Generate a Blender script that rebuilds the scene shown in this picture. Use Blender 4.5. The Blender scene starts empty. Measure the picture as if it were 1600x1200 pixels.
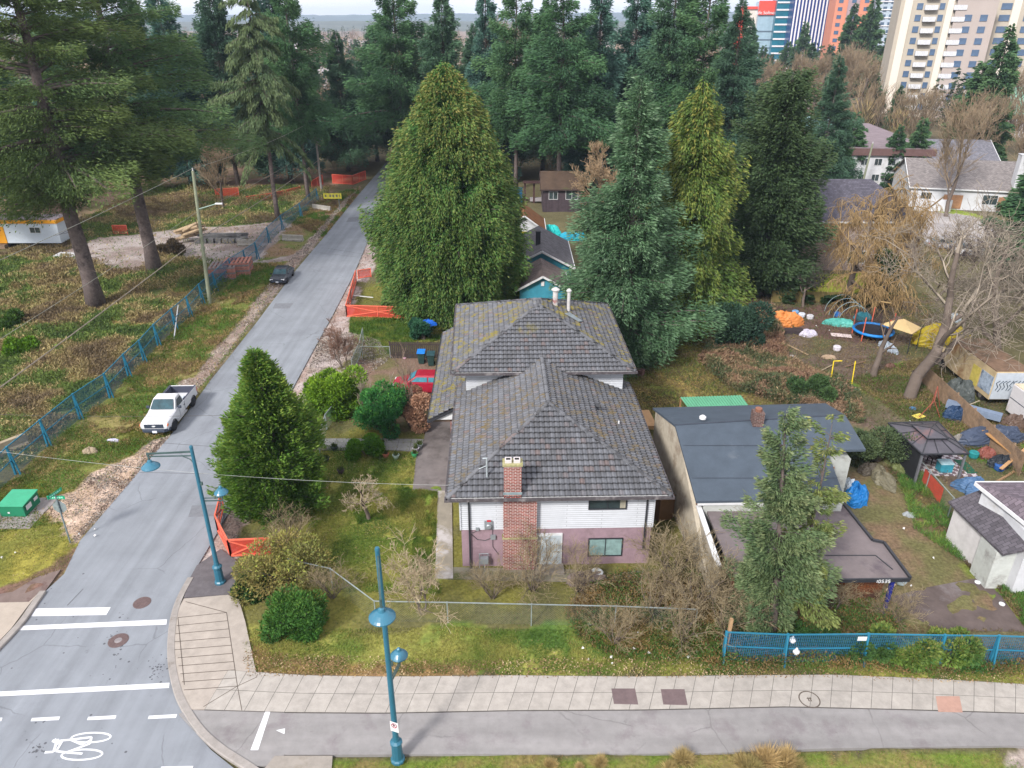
import bpy, math, random
import numpy as np
from mathutils import Vector, Matrix
from mathutils.geometry import tessellate_polygon
S = bpy.context.scene
COL = S.collection
rad = math.radians
HAZE = True
# ---------------------------------------------------------------- camera
H = 26.0; PIT = rad(26.0); F = 1170.0
cam = bpy.data.cameras.new('camera'); co = bpy.data.objects.new('camera', cam); COL.objects.link(co)
co.location = (0, 0, H); co.rotation_euler = (rad(90) - PIT, 0, 0)
cam.sensor_width = 36; cam.lens = 36 * F / 1600; cam.clip_start = .1; cam.clip_end = 20000
S.camera = co
# ---------------------------------------------------------------- world, sun, exposure
SUN_EL, SUN_AZ = rad(38), rad(215)
w = bpy.data.worlds.new('World'); S.world = w; w.use_nodes = True
nt = w.node_tree; nt.nodes.clear()
out = nt.nodes.new('ShaderNodeOutputWorld'); bg = nt.nodes.new('ShaderNodeBackground')
sky = nt.nodes.new('ShaderNodeTexSky'); sky.sky_type = 'NISHITA'; sky.sun_disc = False
sky.sun_elevation = SUN_EL; sky.sun_rotation = SUN_AZ
tc = nt.nodes.new('ShaderNodeTexCoord'); mp = nt.nodes.new('ShaderNodeMapping'); mp.inputs['Scale'].default_value = (1.5, 1.5, 9)
n1 = nt.nodes.new('ShaderNodeTexNoise'); n1.inputs['Scale'].default_value = 3.2; n1.inputs['Detail'].default_value = 8
cr = nt.nodes.new('ShaderNodeValToRGB'); cr.color_ramp.elements[0].position = .36; cr.color_ramp.elements[0].color = (.62, .62, .62, 1)
cr.color_ramp.elements[1].position = .62; cr.color_ramp.elements[1].color = (1, 1, 1, 1)
cc = nt.nodes.new('ShaderNodeValToRGB'); cc.color_ramp.elements[0].color = (6.2, 6.4, 7.2, 1); cc.color_ramp.elements[1].color = (10.2, 9.6, 9.2, 1)
cc.color_ramp.elements[0].position = .3; cc.color_ramp.elements[1].position = .7
n2 = nt.nodes.new('ShaderNodeTexNoise'); n2.inputs['Scale'].default_value = 2.0; n2.inputs['Detail'].default_value = 6
mx = nt.nodes.new('ShaderNodeMix'); mx.data_type = 'RGBA'
L = nt.links.new
L(tc.outputs['Generated'], mp.inputs[0]); L(mp.outputs[0], n1.inputs['Vector']); L(mp.outputs[0], n2.inputs['Vector'])
L(n1.outputs['Fac'], cr.inputs[0]); L(n2.outputs['Fac'], cc.inputs[0])
L(cr.outputs[0], mx.inputs['Factor']); L(sky.outputs[0], mx.inputs['A']); L(cc.outputs[0], mx.inputs['B'])
L(mx.outputs['Result'], bg.inputs[0]); bg.inputs[1].default_value = .092; L(bg.outputs[0], out.inputs[0])
sl = bpy.data.lights.new('sun', 'SUN'); sl.energy = 2.8; sl.angle = rad(10); sl.color = (1, .95, .88)
so = bpy.data.objects.new('sun', sl); COL.objects.link(so)
so.rotation_euler = (rad(90) - SUN_EL, 0, math.pi - SUN_AZ)
S.view_settings.view_transform = 'Standard'; S.view_settings.look = 'None'
S.view_settings.exposure = 1.0; S.view_settings.gamma = 1
S.cycles.max_bounces = 5; S.cycles.transparent_max_bounces = 10; S.cycles.diffuse_bounces = 2
S.cycles.caustics_reflective = False; S.cycles.caustics_refractive = False
# ---------------------------------------------------------------- helpers
def ray(px, py):
    a = (px - 800) / F; b = -(py - 600) / F
    return a, b * math.sin(PIT) + math.cos(PIT), b * math.cos(PIT) - math.sin(PIT)
def P(px, py, z=0.0):                 # photo pixel -> point of the place at height z
    x, y, d = ray(px, py); t = (z - H) / d
    return Vector((x * t, y * t, z))
def ZT(Y, py):                        # height of something at distance Y that reaches row py
    _, y, d = ray(800, py); return H + Y * d / y
def XW(px, Y, z=0):                   # x of a column px at distance Y and height z
    D = Y * math.cos(PIT) + (H - z) * math.sin(PIT); return (px - 800) / F * D
def lin(c):
    return tuple((v / 255 / 12.92) if v <= 10 else ((v / 255 + .055) / 1.055) ** 2.4 for v in c[:3])
MATS = {}
def mat(name, col, rough=.8, noise=.25, scale=3., bump=0., metal=0., spec=.3, kind=None, col2=None, attr=False, trans=0., bscale=None, coord='Object', amt=.5):
    """procedural material: base colour varied by two octaves of noise (col2 patches), optional bump"""
    if name in MATS: return MATS[name]
    m = bpy.data.materials.new(name); m.use_nodes = True; MATS[name] = m
    t = m.node_tree; N = t.nodes; b = N['Principled BSDF']
    b.inputs['Roughness'].default_value = rough; b.inputs['Metallic'].default_value = metal
    b.inputs['Specular IOR Level'].default_value = spec
    tc = N.new('ShaderNodeTexCoord'); no = N.new('ShaderNodeTexNoise'); no.inputs['Scale'].default_value = scale; no.inputs['Detail'].default_value = 6
    no.inputs['Roughness'].default_value = .65
    t.links.new(tc.outputs[coord], no.inputs['Vector'])
    if attr:
        base = N.new('ShaderNodeAttribute'); base.attribute_name = 'Col'; bo = base.outputs['Color']
    else:
        base = N.new('ShaderNodeRGB'); base.outputs[0].default_value = (*col, 1); bo = base.outputs[0]
    if kind == 'brick':
        br = N.new('ShaderNodeTexBrick'); br.inputs['Color1'].default_value = (*col, 1); br.inputs['Color2'].default_value = (*[v * .55 for v in col], 1)
        br.inputs['Mortar'].default_value = (*(col2 or (.42, .38, .36)), 1); br.inputs['Scale'].default_value = 1; br.inputs['Mortar Size'].default_value = .012
        br.inputs['Brick Width'].default_value = .24; br.inputs['Row Height'].default_value = .09
        t.links.new(tc.outputs['UV'], br.inputs['Vector']); bo = br.outputs['Color']
    if kind == 'panels':   # concrete panels with joints, UV in metres
        br = N.new('ShaderNodeTexBrick'); br.inputs['Color1'].default_value = (*col, 1); br.inputs['Color2'].default_value = (*[v * .9 for v in col], 1)
        br.inputs['Mortar'].default_value = (*[v * .3 for v in col], 1); br.inputs['Scale'].default_value = 1; br.inputs['Mortar Size'].default_value = .012
        br.inputs['Brick Width'].default_value = .86; br.inputs['Row Height'].default_value = .98; br.offset = 0
        t.links.new(tc.outputs['UV'], br.inputs['Vector']); bo = br.outputs['Color']
    if kind == 'boards':
        br = N.new('ShaderNodeTexBrick'); br.inputs['Color1'].default_value = (*col, 1); br.inputs['Color2'].default_value = (*[v * .7 for v in col], 1)
        br.inputs['Mortar'].default_value = (*[v * .2 for v in col], 1); br.inputs['Scale'].default_value = 1; br.inputs['Mortar Size'].default_value = .008
        br.inputs['Brick Width'].default_value = .15; br.inputs['Row Height'].default_value = 30; br.offset = 0
        t.links.new(tc.outputs['UV'], br.inputs['Vector']); bo = br.outputs['Color']
    if kind == 'lap':
        br = N.new('ShaderNodeTexBrick'); br.inputs['Color1'].default_value = (*col, 1); br.inputs['Color2'].default_value = (*[v * .95 for v in col], 1)
        br.inputs['Mortar'].default_value = (*[v * .5 for v in col], 1); br.inputs['Scale'].default_value = 1; br.inputs['Mortar Size'].default_value = .011  # dark line per board: shadow of the lap painted into the siding colour
        br.inputs['Brick Width'].default_value = 3.6; br.inputs['Row Height'].default_value = .125
        t.links.new(tc.outputs['UV'], br.inputs['Vector']); bo = br.outputs['Color']
    if kind == 'shingle':
        br = N.new('ShaderNodeTexBrick'); br.inputs['Color1'].default_value = (*col, 1); br.inputs['Color2'].default_value = (*[v * .6 for v in col], 1)
        br.inputs['Mortar'].default_value = (*[v * .35 for v in col], 1); br.inputs['Scale'].default_value = 1; br.inputs['Mortar Size'].default_value = .012
        br.inputs['Brick Width'].default_value = .33; br.inputs['Row Height'].default_value = .2
        t.links.new(tc.outputs['UV'], br.inputs['Vector']); bo = br.outputs['Color']
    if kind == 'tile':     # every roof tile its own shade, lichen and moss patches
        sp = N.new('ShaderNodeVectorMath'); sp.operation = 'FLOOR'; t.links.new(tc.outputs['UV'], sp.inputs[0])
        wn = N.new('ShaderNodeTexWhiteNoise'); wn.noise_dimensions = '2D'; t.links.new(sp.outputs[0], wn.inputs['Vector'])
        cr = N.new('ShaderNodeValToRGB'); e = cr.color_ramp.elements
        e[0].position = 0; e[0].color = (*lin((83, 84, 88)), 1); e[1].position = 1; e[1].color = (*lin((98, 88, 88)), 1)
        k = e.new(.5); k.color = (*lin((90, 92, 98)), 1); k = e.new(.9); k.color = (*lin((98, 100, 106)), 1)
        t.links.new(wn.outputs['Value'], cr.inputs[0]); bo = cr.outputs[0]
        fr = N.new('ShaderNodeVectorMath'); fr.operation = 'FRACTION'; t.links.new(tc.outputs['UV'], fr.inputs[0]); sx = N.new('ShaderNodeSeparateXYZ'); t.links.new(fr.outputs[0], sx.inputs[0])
        l1 = N.new('ShaderNodeMath'); l1.operation = 'LESS_THAN'; l1.inputs[1].default_value = .3; t.links.new(sx.outputs[0], l1.inputs[0])  # shade of channels and course steps painted into the colour, with joint grime
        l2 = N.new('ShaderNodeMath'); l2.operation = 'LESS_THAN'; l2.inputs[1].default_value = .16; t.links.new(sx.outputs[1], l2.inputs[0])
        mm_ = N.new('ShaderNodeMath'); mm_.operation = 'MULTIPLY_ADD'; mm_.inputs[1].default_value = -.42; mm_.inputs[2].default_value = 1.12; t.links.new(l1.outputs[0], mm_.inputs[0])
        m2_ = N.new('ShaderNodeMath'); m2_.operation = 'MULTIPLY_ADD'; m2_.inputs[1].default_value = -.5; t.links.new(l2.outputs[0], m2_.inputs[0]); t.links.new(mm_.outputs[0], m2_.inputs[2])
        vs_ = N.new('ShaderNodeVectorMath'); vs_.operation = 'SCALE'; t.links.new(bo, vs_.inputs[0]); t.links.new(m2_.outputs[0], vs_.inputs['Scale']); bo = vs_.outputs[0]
    def mixc(fac, a, bb):
        q = N.new('ShaderNodeMix'); q.data_type = 'RGBA'
        if isinstance(fac, float): q.inputs['Factor'].default_value = fac
        else: t.links.new(fac, q.inputs['Factor'])
        for s, v in (('A', a), ('B', bb)):
            if isinstance(v, tuple): q.inputs[s].default_value = (*v, 1)
            else: t.links.new(v, q.inputs[s])
        return q.outputs['Result']
    def ramp(src, lo, hi):
        q = N.new('ShaderNodeMapRange'); q.inputs['From Min'].default_value = lo; q.inputs['From Max'].default_value = hi; t.links.new(src, q.inputs['Value']); return q.outputs[0]
    if noise:
        q = N.new('ShaderNodeMapRange'); q.inputs['From Min'].default_value = .3; q.inputs['From Max'].default_value = .7
        q.inputs['To Min'].default_value = 1 - noise; q.inputs['To Max'].default_value = 1 + noise; t.links.new(no.outputs['Fac'], q.inputs['Value'])
        mm = N.new('ShaderNodeVectorMath'); mm.operation = 'SCALE'; t.links.new(bo, mm.inputs[0]); t.links.new(q.outputs[0], mm.inputs['Scale']); bo = mm.outputs[0]
    if col2 and kind not in ('brick',):
        n3 = N.new('ShaderNodeTexNoise'); n3.inputs['Scale'].default_value = scale * .27; n3.inputs['Detail'].default_value = 9; n3.inputs['Roughness'].default_value = .7
        t.links.new(tc.outputs[coord], n3.inputs['Vector'])
        bo = mixc(ramp(n3.outputs['Fac'], amt + .02, amt + .14), bo, col2)
    t.links.new(bo, b.inputs['Base Color'])
    if bump:
        bp = N.new('ShaderNodeBump'); bp.inputs['Strength'].default_value = bump; bp.inputs['Distance'].default_value = .05
        n4 = N.new('ShaderNodeTexNoise'); n4.inputs['Scale'].default_value = bscale or scale * 6; n4.inputs['Detail'].default_value = 5
        t.links.new(tc.outputs[coord], n4.inputs['Vector']); t.links.new(n4.outputs['Fac'], bp.inputs['Height']); t.links.new(bp.outputs[0], b.inputs['Normal'])
    return m
def netmat(name, col, u=.1, cover=.3, rough=.6, diamond=False):
    """a wire or plastic net: procedural holes"""
    if name in MATS: return MATS[name]
    m = bpy.data.materials.new(name); m.use_nodes = True; MATS[name] = m; t = m.node_tree; N = t.nodes; b = N['Principled BSDF']
    b.inputs['Base Color'].default_value = (*col, 1); b.inputs['Roughness'].default_value = rough
    tc = N.new('ShaderNodeTexCoord'); mp = N.new('ShaderNodeMapping'); mp.inputs['Scale'].default_value = (1 / u, 1 / u, 1)
    if diamond: mp.inputs['Rotation'].default_value = (0, 0, rad(45))
    t.links.new(tc.outputs['UV'], mp.inputs[0]); sx = N.new('ShaderNodeSeparateXYZ'); t.links.new(mp.outputs[0], sx.inputs[0])
    outs = []
    wdt = 1 - math.sqrt(1 - cover)
    for k in (0, 1):
        f = N.new('ShaderNodeMath'); f.operation = 'FRACT'; t.links.new(sx.outputs[k], f.inputs[0])
        l = N.new('ShaderNodeMath'); l.operation = 'LESS_THAN'; l.inputs[1].default_value = wdt; t.links.new(f.outputs[0], l.inputs[0]); outs.append(l.outputs[0])
    mxm = N.new('ShaderNodeMath'); mxm.operation = 'MAXIMUM'; t.links.new(outs[0], mxm.inputs[0]); t.links.new(outs[1], mxm.inputs[1])
    t.links.new(mxm.outputs[0], b.inputs['Alpha'])
    return m
def glass(name='window_glass', col=(.03, .045, .05), rough=.08):
    if name in MATS: return MATS[name]
    return mat(name, col, rough=rough, noise=.5, scale=.8, spec=.9)

def tag(o, label=None, cat=None, group=None, kind=None):
    if label: o['label'] = label
    if cat: o['category'] = cat
    if group: o['group'] = group
    if kind: o['kind'] = kind
    return o
def thing(name, label, cat, loc=(0, 0, 0), rz=0., group=None):
    o = bpy.data.objects.new(name, None); COL.objects.link(o); o.location = loc; o.rotation_euler = (0, 0, rz); o.empty_display_size = .3
    return tag(o, label, cat, group)
def inv(o):
    m = Matrix.Identity(4); q = o
    while q is not None:
        m = (Matrix.Translation(q.location) @ q.rotation_euler.to_matrix().to_4x4() @ Matrix.Diagonal((*q.scale, 1))) @ m; q = q.parent
    return m.inverted()
class MB:
    """collects shapes, links them as one mesh object"""
    def __init__(s): s.v = []; s.f = []; s.uv = {}
    def add(s, vs, fs, uvs=None):
        n = len(s.v); s.v += [tuple(p) for p in vs]
        for i, f in enumerate(fs):
            if uvs: s.uv[len(s.f)] = uvs[i]
            s.f.append(tuple(n + k for k in f))
        return s
    def box(s, c, d, rz=0., rx=0., ry=0.):
        R = Matrix.Rotation(rz, 3, 'Z') @ Matrix.Rotation(ry, 3, 'Y') @ Matrix.Rotation(rx, 3, 'X')
        vs = [Vector(c) + R @ Vector((x * d[0] / 2, y * d[1] / 2, z * d[2] / 2)) for x in (-1, 1) for y in (-1, 1) for z in (-1, 1)]
        return s.add(vs, [(0, 1, 3, 2), (4, 6, 7, 5), (0, 4, 5, 1), (2, 3, 7, 6), (0, 2, 6, 4), (1, 5, 7, 3)])
    def bar(s, a, b, wd, hd=None, up=(0, 0, 1)):     # rectangular bar from a to b
        a = Vector(a); b = Vector(b); d = (b - a); l = d.length
        if l < 1e-6: return s
        d /= l; u = Vector(up)
        if abs(d.dot(u)) > .98: u = Vector((0, 1, 0))
        x = d.cross(u).normalized(); y = x.cross(d); hd = hd or wd
        vs = [q + x * i * wd / 2 + y * j * hd / 2 for q in (a, b) for i, j in ((-1, -1), (1, -1), (1, 1), (-1, 1))]
        return s.add(vs, [(3, 2, 1, 0), (4, 5, 6, 7), (0, 1, 5, 4), (1, 2, 6, 5), (2, 3, 7, 6), (3, 0, 4, 7)])
    def tube(s, pts, r, n=8, caps=True):
        pts = [Vector(p) for p in pts]; rs = r if isinstance(r, (list, tuple)) else [r] * len(pts)
        rings = []; prev = None
        for i, p in enumerate(pts):
            d = (pts[min(i + 1, len(pts) - 1)] - pts[max(i - 1, 0)])
            d = d.normalized() if d.length > 1e-9 else Vector((0, 0, 1))
            if prev is None:
                u = Vector((0, 0, 1)) if abs(d.z) < .9 else Vector((1, 0, 0)); x = d.cross(u).normalized()
            else: x = (prev - d * prev.dot(d)).normalized()
            prev = x; y = d.cross(x)
            rings.append([p + (x * math.cos(2 * math.pi * k / n) + y * math.sin(2 * math.pi * k / n)) * rs[i] for k in range(n)])
        vs = [q for g in rings for q in g]; fs = []
        for i in range(len(pts) - 1):
            for k in range(n): fs.append((i * n + k, i * n + (k + 1) % n, (i + 1) * n + (k + 1) % n, (i + 1) * n + k))
        if caps: fs.append(tuple(range(n))[::-1]); fs.append(tuple((len(pts) - 1) * n + k for k in range(n)))
        return s.add(vs, fs)
    def lathe(s, prof, c=(0, 0, 0), n=20, ax=None):     # prof: (r, z)
        vs = []; c = Vector(c)
        M3 = Vector((0, 0, 1)).rotation_difference(Vector(ax)).to_matrix() if ax else Matrix.Identity(3)
        for r, z in prof:
            for k in range(n): vs.append(c + M3 @ Vector((r * math.cos(2 * math.pi * k / n), r * math.sin(2 * math.pi * k / n), z)))
        fs = [(i * n + k, i * n + (k + 1) % n, (i + 1) * n + (k + 1) % n, (i + 1) * n + k) for i in range(len(prof) - 1) for k in range(n)]
        fs.append(tuple(range(n))[::-1]); fs.append(tuple((len(prof) - 1) * n + k for k in range(n)))
        return s.add(vs, fs)
    def prism(s, poly, z0, z1):      # ccw xy polygon
        n = len(poly); A = sum(poly[i][0] * poly[(i + 1) % n][1] - poly[(i + 1) % n][0] * poly[i][1] for i in range(n))
        if A < 0: poly = poly[::-1]
        vs = [(p[0], p[1], z0) for p in poly] + [(p[0], p[1], z1) for p in poly]
        tris = tessellate_polygon([[Vector((p[0], p[1], 0)) for p in poly]])
        fs = []
        for tt in tris:
            a, b, c = [Vector(poly[k][:2]) for k in tt]
            if (b - a).cross(c - a) < 0: tt = tt[::-1]
            fs.append(tuple(n + k for k in tt)); fs.append(tuple(tt[::-1]))
        fs += [(i, (i + 1) % n, n + (i + 1) % n, n + i) for i in range(n)]
        return s.add(vs, fs)
    def slab(s, q, th):          # polygon in space given thickness downwards
        n = len(q); q = [Vector(p) for p in q]; nn = (q[1] - q[0]).cross(q[2] - q[0]).normalized()
        if nn.z < 0: q = q[::-1]
        vs = q + [p - Vector((0, 0, th)) for p in q]
        return s.add(vs, [tuple(range(n)), tuple(range(2 * n - 1, n - 1, -1))] + [(i, n + i, n + (i + 1) % n, (i + 1) % n) for i in range(n)])
    def loft(s, secs, cap=True):
        n = len(secs[0]); vs = [p for q in secs for p in q]
        fs = [(i * n + k, i * n + (k + 1) % n, (i + 1) * n + (k + 1) % n, (i + 1) * n + k) for i in range(len(secs) - 1) for k in range(n)]
        if cap: fs += [tuple(range(n))[::-1], tuple((len(secs) - 1) * n + k for k in range(n))]
        return s.add(vs, fs)
    def build(s, name, m, parent=None, world=False, smooth=False, bevel=0., sub=0, recalc=False):
        me = bpy.data.meshes.new(name); vs = s.v
        if world and parent is not None:
            I = inv(parent); vs = [tuple(I @ Vector(p)) for p in vs]
        me.from_pydata(vs, [], s.f); me.validate() if False else None
        if recalc:
            import bmesh
            b = bmesh.new(); b.from_mesh(me); bmesh.ops.recalc_face_normals(b, faces=b.faces); b.to_mesh(me); b.free()
        uvl = me.uv_layers.new(name='UV'); me.update()
        for p in me.polygons:
            cu = s.uv.get(p.index) if not recalc else None
            nx, ny, nz = abs(p.normal.x), abs(p.normal.y), abs(p.normal.z)
            for j, li in enumerate(p.loop_indices):
                if cu: uvl.data[li].uv = cu[j]; continue
                q = me.vertices[me.loops[li].vertex_index].co
                if nz >= nx and nz >= ny: uvl.data[li].uv = (q.x, q.y)
                elif ny >= nx: uvl.data[li].uv = (q.x, q.z)
                else: uvl.data[li].uv = (q.y, q.z)
        me.materials.append(m)
        if smooth: me.shade_smooth()
        o = bpy.data.objects.new(name, me); COL.objects.link(o)
        if parent is not None: o.parent = parent
        if bevel:
            md = o.modifiers.new('bevel', 'BEVEL'); md.width = bevel; md.segments = 2; md.limit_method = 'ANGLE'; md.angle_limit = rad(35)
        if sub:
            md = o.modifiers.new('sub', 'SUBSURF'); md.levels = sub; md.render_levels = sub
        return o
def npmesh(name, V, Fc, m, C=None, parent=None, smooth=False, k=None):
    """fast mesh from numpy: V (n,3); Fc (m,k) faces; C (n,3) point colours"""
    me = bpy.data.meshes.new(name); n = len(V); k = Fc.shape[1]
    me.vertices.add(n); me.vertices.foreach_set('co', V.astype(np.float32).ravel())
    me.loops.add(Fc.size); me.loops.foreach_set('vertex_index', Fc.astype(np.int32).ravel())
    me.polygons.add(len(Fc)); me.polygons.foreach_set('loop_start', np.arange(0, Fc.size, k, dtype=np.int32))
    me.update(calc_edges=True)
    if C is not None:
        a = me.color_attributes.new('Col', 'FLOAT_COLOR', 'POINT'); c4 = np.ones((n, 4), np.float32); c4[:, :3] = np.clip(C, 0, 1); a.data.foreach_set('color', c4.ravel())
    me.materials.append(m)
    if smooth: me.shade_smooth()
    o = bpy.data.objects.new(name, me); COL.objects.link(o)
    if parent is not None: o.parent = parent
    return o
def copy_tree(o, parent=None, label=None, loc=None, rz=None, sc=None, skip=()):
    c = o.copy(); COL.objects.link(c); c.parent = parent
    for ch in o.children:
        if ch.name.split('.')[0] not in skip: copy_tree(ch, c)
    if label: c['label'] = label
    if loc is not None: c.location = loc
    if rz is not None: c.rotation_euler = (0, 0, rz)
    if sc is not None: c.scale = sc if isinstance(sc, (tuple, list)) else (sc, sc, sc)
    return c
# ---------------------------------------------------------------- ground sheet
rng = np.random.default_rng(7)
def vnoise(x, y, s, seed=0):
    """value noise on numpy arrays"""
    x = x / s + 1000; y = y / s + 1000; xi = np.floor(x).astype(np.int64); yi = np.floor(y).astype(np.int64); fx = x - xi; fy = y - yi
    fx = fx * fx * (3 - 2 * fx); fy = fy * fy * (3 - 2 * fy)
    def h(a, b):
        q = (a * 374761393 + b * 668265263 + seed * 1442695041) & 0x7fffffff
        q = ((q ^ (q >> 13)) * 1274126177) & 0x7fffffff
        return ((q ^ (q >> 16)) & 0xffff) / 65535.
    return (h(xi, yi) * (1 - fx) + h(xi + 1, yi) * fx) * (1 - fy) + (h(xi, yi + 1) * (1 - fx) + h(xi + 1, yi + 1) * fx) * fy
def fnoise(x, y, s, seed=0, o=4):
    t = 0; a = 1; n = 0
    for i in range(o): t = t + a * vnoise(x, y, s / 2 ** i, seed + i); n += a; a *= .6
    return t / n
def inpoly(x, y, poly):
    r = np.zeros(x.shape, bool); n = len(poly)
    for i in range(n):
        x0, y0 = poly[i][0], poly[i][1]; x1, y1 = poly[(i + 1) % n][0], poly[(i + 1) % n][1]
        if y0 == y1: continue
        c = ((y0 > y) != (y1 > y)) & (x < (x1 - x0) * (y - y0) / (y1 - y0) + x0); r ^= c
    return r
def PP(pts, z=0): return [P(a, b, z) for a, b in pts]
# street outline (photo pixels -> ground)
ST_L = [(70, 925), (100, 897), (125, 845), (155, 810), (217, 737), (265, 682), (327, 597), (400, 505), (460, 425), (505, 372), (562, 302), (590, 270), (606, 250)]
ST_R = [(640, 250), (624, 270), (605, 305), (581, 362), (562, 407), (547, 440), (520, 492), (487, 552), (462, 598), (420, 680), (380, 760), (335, 840), (308, 885)]
KERB = [(308, 885), (297, 905), (282, 930), (272, 952), (264, 985), (262, 1020), (268, 1060), (280, 1100), (300, 1138), (330, 1172), (365, 1200), (420, 1240)]
KERB_L = [(0, 1012), (25, 985), (48, 955), (62, 935), (70, 925)]
road_poly = PP(KERB_L + ST_L + ST_R + KERB[1:]) + PP([(420, 1500), (-700, 1500), (-700, 1180), (-200, 1085)])
SW_TOP = [(357, 1050), (480, 1058), (600, 1060), (800, 1058), (1000, 1060), (1150, 1058), (1300, 1057), (1450, 1063), (1600, 1072), (1800, 1085)]
SW_BOT = [(320, 1112), (450, 1116), (600, 1117), (800, 1113), (1000, 1112), (1230, 1107), (1400, 1111), (1600, 1117), (1800, 1126)]
BP_BOT = [(430, 1182), (520, 1182), (800, 1181), (1100, 1180), (1300, 1172), (1570, 1168), (1800, 1172)]
def zpoly(pts): return PP(pts)
G = {}
def poly_of(name): return ZONES[name][0]
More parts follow.
